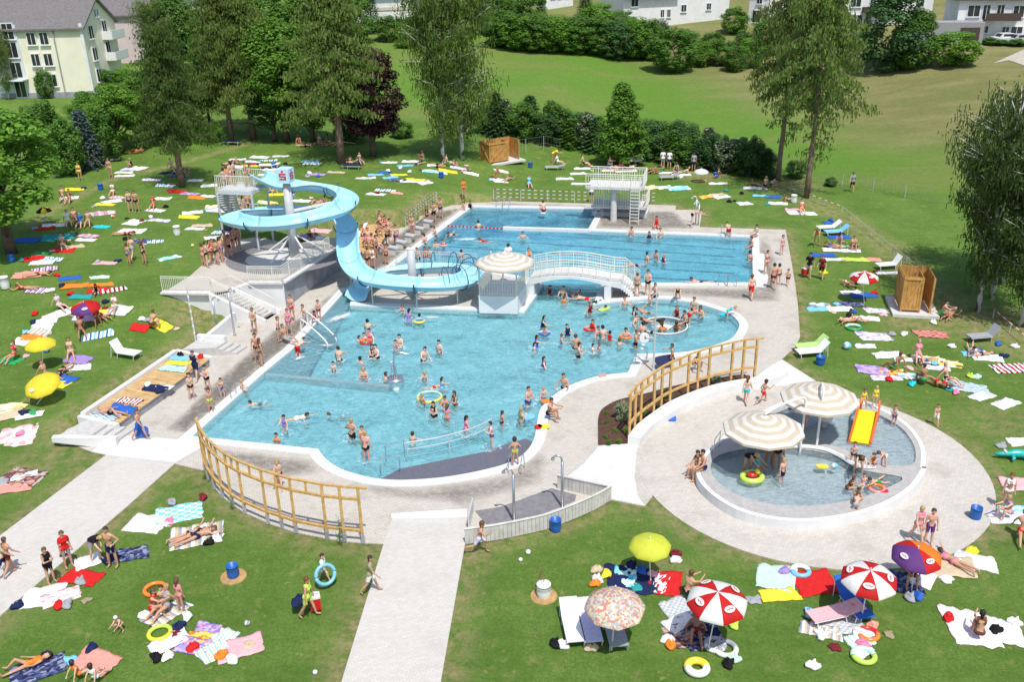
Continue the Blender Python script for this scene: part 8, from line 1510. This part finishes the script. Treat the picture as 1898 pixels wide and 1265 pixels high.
# umbrellas
def umbrella(apex, base, rad, cols, label, lean=14, az=180, drop=.32, logo=None, h=None, valance=True, bz=None):
    b = T(*base) if bz is None else U(*base, bz); hh = h or ztop(b, apex[1]); hh = min(max(hh, 1.0), 2.6); ap_ = U(apex[0], apex[1], b.z+hh)
    t = empty('beach_umbrella', b, cat='umbrella', group='beach umbrellas'); reg(t, label, base[0])
    lean = lean*.3 if lean < 30 else lean*.55; drop = .62
    axis = Matrix.Rotation(R(lean), 3, Vector((math.cos(R(az)), math.sin(R(az)), 0)).cross(Z) * -1) if lean else Matrix.Identity(3); n_ = 8
    ct = ap_-b; pole_top = ct+axis @ Vector((0, 0, .1)); low = ct-(axis @ Vector((0, 0, .9)))
    MB().tube([(0, 0, -.2), low*.98, tuple(pole_top)], .022, 8).build('pole', M_WRAIL, t)
    for k in range(n_):
        mb = MB(); a0, a1 = 2*math.pi*k/n_, 2*math.pi*(k+1)/n_; am = (a0+a1)/2
        rows = [(.02, .0), (.4, -.10), (.75, -.26), (1.0, -.45)]
        for r_, z_ in rows:
            for q in range(5):
                a = a0+(a1-a0)*q/4; sag = 1-.06*math.sin(math.pi*q/4)*r_; mb.v.append(tuple(ct+axis @ Vector((rad*r_*sag*math.cos(a), rad*r_*sag*math.sin(a), z_*drop*2*rad/1.0*.75+.02*math.sin(math.pi*q/4)*r_))))
        for q in range(5):
            a = a0+(a1-a0)*q/4; sag = 1-.06*math.sin(math.pi*q/4); mb.v.append(tuple(ct+axis @ Vector((rad*1.01*sag*math.cos(a), rad*1.01*sag*math.sin(a), -.45*drop*1.5*rad-.09))))
        for i in range(4):
            for q in range(4): mb.f.append((i*5+q, (i+1)*5+q, (i+1)*5+q+1, i*5+q+1))
        m = cols[k % len(cols)]; pn = mb.build('panel', m, t, True)
        if logo and k in logo[2]:
            c2 = ct+axis @ Vector((rad*.68*math.cos(am), rad*.68*math.sin(am), -.22*drop*1.5*rad+.03)); ux = axis @ Vector((-math.sin(am), math.cos(am), 0)); uy = (axis @ Vector((math.cos(am)*.93, math.sin(am)*.93, -.36))).normalized(); nn = ux.cross(uy); nn = nn if nn.z > 0 else -nn
            mb = MB(); mb.v = [tuple(c2+nn*.03)]+[tuple(c2+ux*(logo[3]*math.cos(2*math.pi*j/16))+uy*(logo[3]*.62*math.sin(2*math.pi*j/16))+nn*.03) for j in range(16)]; mb.f = [(0, 1+j, 1+(j+1) % 16) for j in range(16)]; lg = mb.build('emblem', logo[0], pn)
            pts = [c2+ux*(logo[3]*s_*.62)-uy*(logo[3]*.17*math.sin(s_*7+.6)*(1.2-abs(s_)))+nn*.036 for s_ in [-1+q/7 for q in range(15)]]; MB().tube(pts, logo[3]*.06, 4).build('script', logo[1], pn)
    return t
cw = cloth
def uc(*n): return [plain('umbrella '+k, CL[k], .7, .06, 4, trans=.25, spec=.2) for k in n]
WHT = uc('white')[0]; RDU = uc('red')[0]
umbrella((1205, 1000), (1207, 1080), 0.76, [plain('umbrella lime yellow', (.62, .66, .06), .7, .06, 4, trans=.25)], 'lime yellow beach umbrella above the navy and red blankets', 16, 250)
umbrella((1140, 1107), (1133, 1207), 0.99, [pattern('umbrella floral', 'print', [(.55, .22, .16), (.62, .48, .32), (.38, .42, .42), (.65, .58, .50), (.42, .28, .25)], 14)], 'brown floral patterned beach umbrella over the grey lounger', 10, 260)
umbrella((1331, 1098), (1310, 1208), 0.98, uc('red', 'white'), 'red and white beach umbrella with oval emblems, nearest to the camera', 18, 265, logo=(WHT, RDU, (0, 2, 4, 6), .19))
umbrella((1614, 1058), (1595, 1155), 0.93, uc('white', 'red'), 'red and white beach umbrella with oval emblems beside the purple-orange one', 16, 260, logo=(WHT, RDU, (1, 3, 5, 7), .19))
umbrella((1702, 1017), (1690, 1097), 0.86, uc('orange', 'orange', 'red', 'purple', 'purple', 'purple', 'red', 'orange'), 'purple, red and orange beach umbrella with white emblems at lower right', 18, 255, logo=(WHT, uc('red')[0], (4, 6), .17))
umbrella((1603, 504), (1603, 562), 0.90, uc('red', 'white'), 'red and white beach umbrella on the far right lawn', 12, 255, logo=(WHT, RDU, (4, 6), .17))
umbrella((155, 561), (150, 603), 0.86, uc('red', 'red', 'red', 'orange', 'red', 'purple', 'purple', 'red'), 'red and purple beach umbrella with white emblems on the left lawn', 28, 265, logo=(WHT, uc('purple')[0], (6,), .17), h=1.5)
umbrella((72, 628), (77, 684), 0.82, uc('yellow'), 'plain yellow beach umbrella on the left lawn, farther of two', 6, 265)
umbrella((72, 704), (60, 752), 0.90, uc('yellow'), 'yellow beach umbrella with white emblems tilted low, nearer of two', 38, 255, logo=(uc('white')[0], uc('beige')[0], (5,), .16), h=1.35)
umbrella((1178, 287), (1180, 293), 0.86, uc('white'), 'white beach umbrella lying on the far lawn below the hedge', 20, 265, h=1.0); umbrella((1300, 313), (1300, 330), 0.69, uc('white'), 'small white umbrella among sunbathers on the far right lawn', 10, 250, h=1.3); umbrella((80, 384), (72, 412), 0.60, uc('yellow', 'black'), 'yellow and black umbrella under the big left tree', 10, 250, h=1.4)
# sun loungers
def lounger(x, y, ang, fabric, label, frame=None, back=48):
    b = T(x, y); t = empty('sun_lounger', b, R(ang), cat='sun lounger', group='sun loungers'); reg(t, label, x); f = frame or M_WRAIL
    for s in (-1, 1): MB().tube([(-.95, .3*s, .32), (.35, .3*s, .32)], .02, 6).build('side_rail', f, t)
    for px_ in (-.85, .25):
        for s in (-1, 1): MB().tube([(px_, .3*s, .32), (px_+.08, .3*s, 0)], .02, 6).build('leg', f, t)
    mb = MB(); mb.box((-.3, 0, .36), (1.32, .62, .05)); mb.build('seat', fabric, t)
    mb = MB(); ca, sa = math.cos(R(back)), math.sin(R(back)); mb.box((.35+.33*ca, 0, .36+.33*sa), (.72, .62, .05), 0, Matrix.Rotation(-R(back), 3, 'Y')); mb.build('backrest', fabric, t)
    for s in (-1, 1): MB().tube([(.35+.5*ca, .3*s, .36+.5*sa), (.75, .3*s, 0)], .018, 6).build('back_leg', f, t)
    return t
lounger(233, 662, 160, cloth('white'), 'white reclined sun lounger standing alone left of the sun deck', back=62); lounger(1506, 660, 8, cloth('white'), 'white sun lounger with raised back, nearer of a pair', back=50); lounger(1503, 650, 10, plain('lime plastic', (.45, .65, .22), .5), 'lime green and white sun lounger, farther of a pair', back=45)
STW = pattern('black white stripe', 'stripey', [CL['white'], CL['white'], CL['black']], 9)
lounger(1060, 1170, 95, cloth('white'), 'white lounger with black striped headrest, left of a pair', back=25); lounger(1092, 1170, 95, cloth('lilac'), 'white lounger with black striped headrest, right of a pair', back=25)
for x_, nm in ((1058, 'left'), (1092, 'right')): towel(x_, 1142, .35, .62, 95, 'purstripe' if False else 'beistripe', lab='striped headrest towel on the %s white lounger' % nm)
lounger(1138, 1178, 95, cloth('grey'), 'grey patterned lounger under the floral umbrella', M_GALV, 8); lounger(1545, 1150, 15, cloth('rose'), 'pink padded lounger beside the blue one at lower right', back=10); lounger(1578, 1128, 100, cloth('blue'), 'blue lounger with raised back under the middle red-white umbrella', back=40)
lounger(1536, 428, 5, cloth('white'), 'white lounger on the far right lawn, farthest of three', back=40); lounger(1550, 436, 5, cloth('sky'), 'pale blue lounger on the far right lawn', back=40); lounger(1648, 498, 8, cloth('white'), 'white lounger with raised back left of the right cabin', back=60); lounger(1822, 632, 8, cloth('grey'), 'grey lounger in the shade of the right birches', M_GALV, 55); lounger(1028, 315, 0, cloth('grey'), 'grey lounger left of the diving tower on the far lawn', M_GALV, 10); lounger(1240, 333, 5, cloth('grey'), 'grey lounger right of the diving tower on the far lawn', M_GALV, 15); lounger(652, 313, 170, cloth('navy'), 'dark lounger at the foot of the tallest larch', M_GALV, 10); lounger(500, 312, 0, cloth('white'), 'white lounger behind the slide on the far lawn', back=10); lounger(430, 268, 170, cloth('navy'), 'dark blue lounger under the left larches', back=10)
# bins, buckets, boxes
def barrel(x, y, m, label, r=.22, h=.54, pad=True, cap=None):
    b = T(x, y); t = empty('litter_bin', b, cat='bin', group='litter bins'); reg(t, label, x)
    if pad: MB().lathe([(.001, .03), (.48, .03), (.5, -.02)], 20).build('earth_disc', plain('sawdust disc', (.42, .26, .11), .95, .2, 4), t)
    MB().lathe([(r*.92, .03), (r, .12), (r*1.02, h*.5), (r, h*.92), (r*1.04, h*.93), (r*1.04, h), (r*.9, h), (r*.86, h*.7), (.001, h*.68)], 18).build('drum', m, t, True)
    for z_ in (.2, .42): MB().lathe([(r*1.03, z_), (r*1.055, z_+.015), (r*1.03, z_+.03)], 18).build('hoop', m, t)
M_BIN = plain('blue plastic drum', (.02, .12, .42), .4, .06)
barrel(433, 1070, M_BIN, 'blue litter bin on a round earth patch near the left path'); barrel(1807, 962, M_BIN, 'blue litter bin on the right lawn beside the round plateau'); barrel(1030, 984, M_BIN, 'blue litter bin with papers in front of the board shower screen', pad=False); barrel(1520, 676, M_BIN, 'blue litter bin beside the pair of sun loungers', .24, .5, False); barrel(187, 352, M_BIN, 'blue litter bin behind the left lawn towels', pad=False); barrel(983, 311, M_BIN, 'blue litter bin right of the far wooden cabin', pad=False); barrel(818, 330, M_BIN, 'blue litter bin left of the far wooden cabin', pad=False); barrel(508, 312, M_BIN, 'blue litter bin behind the slide sign box', pad=False); barrel(23, 486, M_BIN, 'blue litter bin in the shade of the big left tree', pad=False); barrel(1326, 330, M_BIN, 'blue litter bin on the far right lawn', pad=False)
barrel(329, 436, M_WRAIL, 'white litter bin on the left lawn beside the slide queue', .25, .7, False); barrel(11, 535, M_WRAIL, 'white litter bin at the left edge of the lawn', .27, .8, False); barrel(1008, 1106, M_WRAIL, 'white bucket standing on a round wooden disc', .25, .55, True); barrel(1471, 376, M_WRAIL, 'white litter bin below the right larches', .25, .7, False)
def bag(x, y, c, label=None, s=.38, z=None):
    b = T(x, y) if z is None else U(x, y, z); t = empty('beach_bag', b, R((x*37) % 180), s/.38, cat='bag', group='bags on the grass'); k = int(x+y) % 3
    mb = MB(); mb.ball((0, 0, .09), (.27, .19, .13), 16, 10); mb.v = [(a*(1+.5*noise.noise((a*5+k, b_*5, c2*4))), b_*(1+.6*noise.noise((a*7, b_*6+k, c2*5+3))), max(0, c2*(1+.9*noise.noise((a*9+k*3, b_*9, c2*6))))) for a, b_, c2 in mb.v]; mb.build('sack', cloth(c), t, True)
    MB().tube(spl([(-.14, 0, .14), (-.09, .05, .24), (.09, .07, .24), (.14, 0, .14)], 4), .012, 5).build('handle', cloth(c), t); reg(t, label or '%s beach bag lying %s' % ({'sky': 'light blue'}.get(c, c), place(x, y)), x)
for x_, y_, c2 in ((264, 411, 'maroon'), (280, 404, 'white'), (307, 385, 'black'), (190, 369, 'white'), (182, 487, 'grey'), (232, 445, 'black'), (115, 532, 'navy'), (106, 512, 'red'), (65, 584, 'red'), (132, 546, 'red'), (195, 562, 'navy'), (263, 594, 'white'), (273, 596, 'grey'), (150, 590, 'red'), (120, 572, 'black'), (86, 652, 'blue'), (62, 600, 'navy'), (40, 806, 'pink'), (42, 768, 'navy'), (62, 768, 'green'), (35, 1126, 'navy'), (110, 1127, 'red'), (125, 1125, 'grey'), (150, 1082, 'grey'), (205, 1040, 'navy'), (377, 925, 'maroon'), (315, 971, 'pink'), (302, 970, 'mint'), (320, 935, 'grey'), (390, 1008, 'black'), (403, 1003, 'white'), (268, 1146, 'white'), (332, 1166, 'navy'), (172, 1205, 'navy'), (85, 1222, 'navy'), (357, 1205, 'red'), (410, 1220, 'orange'), (432, 1228, 'white'), (290, 1222, 'black'), (313, 1220, 'white'), (348, 1146, 'white'), (1105, 1060, 'beige'), (1108, 1078, 'white'), (1125, 1068, 'yellow'), (1105, 1085, 'orange'), (1250, 1030, 'maroon'), (1250, 1042, 'white'), (1190, 1062, 'blue'), (1170, 1052, 'navy'), (1030, 1198, 'black'), (1045, 1200, 'white'), (1095, 1205, 'beige'), (1236, 1190, 'white'), (1243, 1200, 'orange'), (1350, 1235, 'black'), (1362, 1225, 'mint'), (1318, 1205, 'grey'), (1335, 1208, 'grey'), (1360, 1162, 'lime'), (1455, 1062, 'violet'), (1700, 1108, 'blue'), (1686, 1112, 'grey'), (1800, 1025, 'yellow'), (1616, 1166, 'salmon'), (1500, 1140, 'sky'), (1520, 1180, 'white'), (1590, 1176, 'white'), (1600, 1198, 'pink'), (1845, 1172, 'black'), (1882, 1158, 'white'), (1758, 1150, 'red'), (1508, 1238, 'white'), (1648, 706, 'red'), (1705, 672, 'blue'), (1690, 715, 'cyan'), (1772, 730, 'pink'), (1810, 702, 'mint'), (1798, 700, 'lime'), (1750, 715, 'navy'), (1765, 645, 'white'), (1730, 600, 'white'), (1654, 622, 'grey'), (1675, 622, 'white'), (1850, 640, 'blue'), (1882, 645, 'white'), (1660, 552, 'navy'), (1620, 545, 'red'), (1540, 410, 'blue'), (1580, 580, 'blue'), (1487, 385, 'red'), (1375, 360, 'black'), (1352, 375, 'black'), (1347, 355, 'teal'), (700, 360, 'maroon'), (574, 322, 'white'), (720, 318, 'white'), (760, 320, 'white'), (742, 313, 'white'), (590, 328, 'blue'), (530, 305, 'navy'), (1086, 305, 'black'), (1262, 330, 'white'), (335, 660, 'black'), (372, 664, 'red'), (180, 768, 'grey'), (275, 716, 'white'), (298, 728, 'navy')): bag(x_, y_, c2, z=(BT if 160 < x_ < 390 and 655 < y_ < 775 else None), s=.36 if y_ > 900 else .34)
bag(556, 1120, 'navy', 'navy shoulder bag carried by the person in the lime dress', .5, .35)
b = U(586, 1132, 0); t = empty('cool_box', b, .3, label='red cool box with white lid carried by the person in lime', cat='cool box'); MB().box((0, 0, .34), (.36, .3, .5)).build('box', cloth('red'), t); MB().box((0, 0, .62), (.38, .32, .08)).build('lid', M_WRAIL, t); MB().tube(spl([(-.18, 0, .62), (-.1, 0, .78), (.1, 0, .78), (.18, 0, .62)], 3), .015, 5).build('handle', M_WRAIL, t)
b = T(1491, 514); t = empty('cool_box', b, .4, label='red and white cool box carried on the right lawn', cat='cool box'); MB().box((0, 0, .42), (.4, .3, .42)).build('box', cloth('red'), t); MB().box((0, 0, .66), (.42, .32, .08)).build('lid', M_WRAIL, t)
bag(1527, 508, 'yellow', 'yellow and black bag carried by the person in maroon', .42, .35)
# crumpled clothes beside the towels
def pile(x, y, c, k):
    mb = MB(); mb.ball((0, 0, .03), (.26, .18, .07), 14, 8); mb.v = [(a*(1+.8*noise.noise((a*6+k, b_*6, k))), b_*(1+.9*noise.noise((a*6, b_*6+k, 2))), max(.0, c2*(1+1.3*noise.noise((a*11+k*3, b_*11, k)))+.01)) for a, b_, c2 in mb.v]
    if k % 7 not in PILE: PILE[k % 7] = mb.mesh('clothes', True)
    o = ob('clothes', PILE[k % 7], cloth(c), None, T(x, y), k*1.3, .8+.5*((k*37) % 10)/10, cat='clothes', group='clothes left beside towels'); reg(o, '%s crumpled clothes %s' % ({'sky': 'light blue'}.get(c, c), place(x, y)), x)
PILE = {}
for k, row in enumerate(TW.replace('\n', ';').split(';')):
    if k % 3 == 1: f_ = row.split(','); yy_ = float(f_[1]); s_ = (yy_+128)*.0395; pile(float(f_[0])+s_*(.95 if k % 2 else -.9), yy_+s_*.12*((k % 5)-2), ('navy', 'grey', 'white', 'black', 'khaki', 'maroon', 'beige', 'sky', 'rose', 'teal')[(k//3) % 10], k)
# rings, balls, floats
def ring(x, y, R_, r, c1, c2, label, z=None, tilt=0, rz=0):
    b = T(x, y, r) if z is None else U(x, y, z); t = empty('swim_ring', b, rz, cat='swim ring', group='swim rings'); t.rotation_euler = (R(tilt), 0, rz); reg(t, label, x)
    for k, c in enumerate((c1, c2)):
        MB().tube([Vector((R_*math.cos(a), R_*math.sin(a), 0)) for a in [math.pi*k+math.pi*q/14 for q in range(15)]], r, 10).build('half', plain('vinyl '+c, CL[c], .3, .04, spec=.6), t, True)
ring(287, 1093, .36, .08, 'orange', 'orange', 'orange swim ring lying on the grass'); ring(296, 1174, .36, .08, 'lime', 'yellow', 'lime yellow swim ring lying on the grass'); ring(1484, 1059, .3, .09, 'white', 'sky', 'white swim ring on the red blanket edge'); ring(1601, 1216, .34, .09, 'mint', 'lime', 'pale green swim ring at lower right'); ring(1292, 1238, .30, .13, 'yellow', 'white', 'yellow and white patterned swim ring at the bottom edge'); ring(1582, 607, .4, .09, 'mint', 'green', 'mint green swim ring on the right lawn'); ring(603, 1066, .36, .07, 'sky', 'sky', 'blue swim ring carried by the small person in white', .55, 70, .6); ring(1325, 1196, .3, .09, 'grey', 'white', 'grey swim ring beneath the nearest red-white umbrella'); ring(1345, 1203, .34, .09, 'grey', 'white', 'larger grey swim ring beneath the nearest red-white umbrella'); ring(1812, 652, .34, .08, 'blue', 'white', 'blue and white swim ring near the birch shade'); ring(1610, 1176, .3, .08, 'red', 'orange', 'red swim ring among the things under the middle umbrella')
ring(796, 736, .62, .065, 'mint', 'yellow', 'green and yellow foam noodle ring round a small bather in the pool', -.02); ring(777, 595, .32, .07, 'sky', 'yellow', 'blue swim ring worn by a bather below the platform', .05); ring(1160, 624, .3, .08, 'salmon', 'orange', 'orange swim ring left of the clock pole', .0); ring(1092, 610, .28, .08, 'salmon', 'red', 'red swim ring held left of the whirlpool group', .0); ring(822, 454, .28, .07, 'red', 'rose', 'red swim ring in the lap pool corner', .0); ring(1009, 618, .3, .07, 'lilac', 'blue', 'lilac swim ring in front of the bridge', .0); ring(678, 634, .3, .08, 'orange', 'red', 'orange swim ring between two bathers', .0); ring(1625, 906, .3, .08, 'orange', 'salmon', 'orange swim ring in the toddler pool', .42)
def slab(name, x, y, l, w_, th, c, label, z, rz=0, cat='float', tilt=0):
    me = MB(); pts = [(l/2*math.copysign(abs(math.cos(a))**.55, math.cos(a)), w_/2*math.copysign(abs(math.sin(a))**.55, math.sin(a))) for a in [2*math.pi*k/20 for k in range(20)]]; prism(me, pts, 0, th); b = U(x, y, z) if z is not None else T(x, y, .02); o = me.build(name, plain('foam '+c, CL[c], .5, .06), cat=cat); o.location = b; o.rotation_euler = (R(tilt), 0, R(rz)); reg(o, label, x)
slab('kickboard', 1245, 777, .52, .44, .05, 'blue', 'blue kickboard lying on the round plateau', .02, 80, 'kickboard'); slab('kickboard', 1120, 574, .9, .4, .06, 'lime', 'lime green float mat near the far rim', -.02, 40); slab('kickboard', 1524, 866, .5, .3, .05, 'yellow', 'yellow kickboard floating at the toddler cascade', .45, -8, 'kickboard'); slab('kickboard', 1232, 668, 1.2, .6, .06, 'navy', 'navy float mat carried by the bather at the clock pole', .45, 20, 'float', 25); slab('kickboard', 1008, 792, .55, .35, .08, 'yellow', 'yellow float lying on the right pool edge', .06, 0); slab('kickboard', 998, 793, .35, .35, .08, 'red', 'red float lying on the right pool edge', .06, 30); slab('kickboard', 1012, 746, .5, .25, .1, 'orange', 'orange armbands lying on the right pool edge', .06, 20); slab('kickboard', 978, 776, .7, .5, .1, 'sky', 'blue and white inflatable beside the sitting bather', .0, 20); slab('kickboard', 1117, 697, .45, .2, .05, 'salmon', 'red float lying on the curved pool edge', .06, 15); slab('kickboard', 1637, 912, .4, .25, .06, 'red', 'red kickboard in the toddler pool', .42, 0, 'kickboard'); slab('kickboard', 1340, 584, .5, .3, .05, 'cyan', 'turquoise float at the right rim of the leisure pool', -.02, 60); slab('kickboard', 743, 460, .5, .35, .1, 'yellow', 'yellow float on the deck beside the starting blocks', .02, 0); slab('kickboard', 262, 800, .7, .5, .04, 'blue', 'blue towel held by the person walking at the sun deck', .35, 0, 'towel', 70)
def ball(x, y, r, c, label, z=None):
    b = T(x, y, r) if z is None else U(x, y, z+r); o = MB().ball((0, 0, 0), r, 16, 10).build('ball', pattern('ball '+c, 'stripe', c_(c, 'white', c), 1.0/r*.8, .4), smooth=True, cat='ball'); o.location = b; o.rotation_euler = (.5, .4, .3); reg(o, label, x)
ball(1570, 641, .22, 'sky', 'blue and white beach ball on the right lawn'); ball(357, 455, .11, 'yellow', 'small yellow ball on the left lawn'); ball(209, 401, .14, 'orange', 'small orange ball on the left lawn'); ball(979, 1024, .10, 'white', 'small white ball on the grass below the board screen'); ball(965, 1038, .08, 'white', 'smaller white ball on the grass left of the sapling'); ball(230, 713, .001+.1, 'white', 'small white ball near the left umbrellas') if False else None; ball(584, 1247, .08, 'white', 'tiny white ball on the grass beside the lower path'); ball(1547, 864, .14, 'sky', 'small blue ball at the toddler cascade', .45)
ball(458, 1156, .10, 'grey', 'small grey ball on the lower left lawn')
# toy crocodile and turtle float
b = T(1880, 848, .1); t = empty('toy_crocodile', b, R(-8), label='turquoise inflatable crocodile on the right lawn', cat='inflatable'); CM = plain('vinyl cyan', CL['cyan'], .3, .04, spec=.6); CM = plain('vinyl turquoise', (.02, .42, .38), .3, .1, spec=.6)
MB().tube([(-.85, 0, .12), (-.6, 0, .14), (-.35, 0, .16), (0, 0, .2), (.4, 0, .18), (.8, 0, .12), (1.2, .1, .06)], [.05, .10, .12, .2, .18, .1, .02], 10).build('body', CM, t, True); MB().ball((-.42, .06, .28), .06, 8, 6).add(MB().ball((-.42, -.06, .28), .06, 8, 6).v, MB().ball((0, 0, 0), .06, 8, 6).f).build('eyes', M_WRAIL, t, kind='stuff')
for x_ in (-.15, .45):
    for s in (-1, 1): MB().tube([(x_, .12*s, .14), (x_+.04, .3*s, .1), (x_-.06, .36*s, .05)], [.08, .07, .05], 8).build('leg', CM, t, True)
b = U(1394, 886, .42); t = empty('turtle_float', b, .2, label='green inflatable ride-on with red seat in the toddler pool', cat='inflatable'); GM = plain('vinyl lime', (.20, .62, .05), .3, .05, spec=.6)
MB().tube([Vector((.42*math.cos(a), .36*math.sin(a), .03)) for a in [2*math.pi*k/20 for k in range(20)]], .13, 10, True).build('hull', GM, t, True); MB().ball((0, 0, .14), (.24, .2, .14), 10, 7).build('seat', plain('vinyl red', CL['red'], .3), t, True); MB().ball((.2, -.05, .3), .12, 10, 7).build('head', M_YEL, t, True)
# ================================================================ labels that must single out: number look-alikes from left to right
_W = 'first second third fourth fifth sixth seventh eighth ninth tenth eleventh twelfth thirteenth fourteenth fifteenth sixteenth seventeenth eighteenth nineteenth twentieth'.split(); _C = 'zero one two three four five six seven eight nine ten eleven twelve thirteen fourteen fifteen sixteen seventeen eighteen nineteen twenty'.split()
ORD = ['leftmost'] + [k+' from left' for k in _W[1:]] + ['far right']*30
from collections import defaultdict
dd = defaultdict(list)
for r in REG: dd[r[1]].append(r)
NUM = {i: k for i, k in enumerate(_C)}
for lb, rs_ in dd.items():
    if len(rs_) == 1: rs_[0][0]['label'] = lb; continue
    rs_.sort(key=lambda r: r[2])
    for i, r in enumerate(rs_):
        if len(lb.split()) > 11: lb = lb.replace(' spread ', ' ').replace(' lying ', ' ').replace(' standing ', ' ')
        r[0]['label'] = lb + ', ' + (ORD[i] if i < len(rs_)-1 else 'rightmost') + ' of ' + NUM.get(len(rs_), str(len(rs_)))
for r in REG:
    lb = r[0]['label']
    for cut in (' spread', ' lying', ' standing', ' swim', ' wading', ' sitting', ' beach'):
        if len(lb.split()) > 16: lb = lb.replace(cut, '')
    r[0]['label'] = lb
print('objects', len(bpy.data.objects))
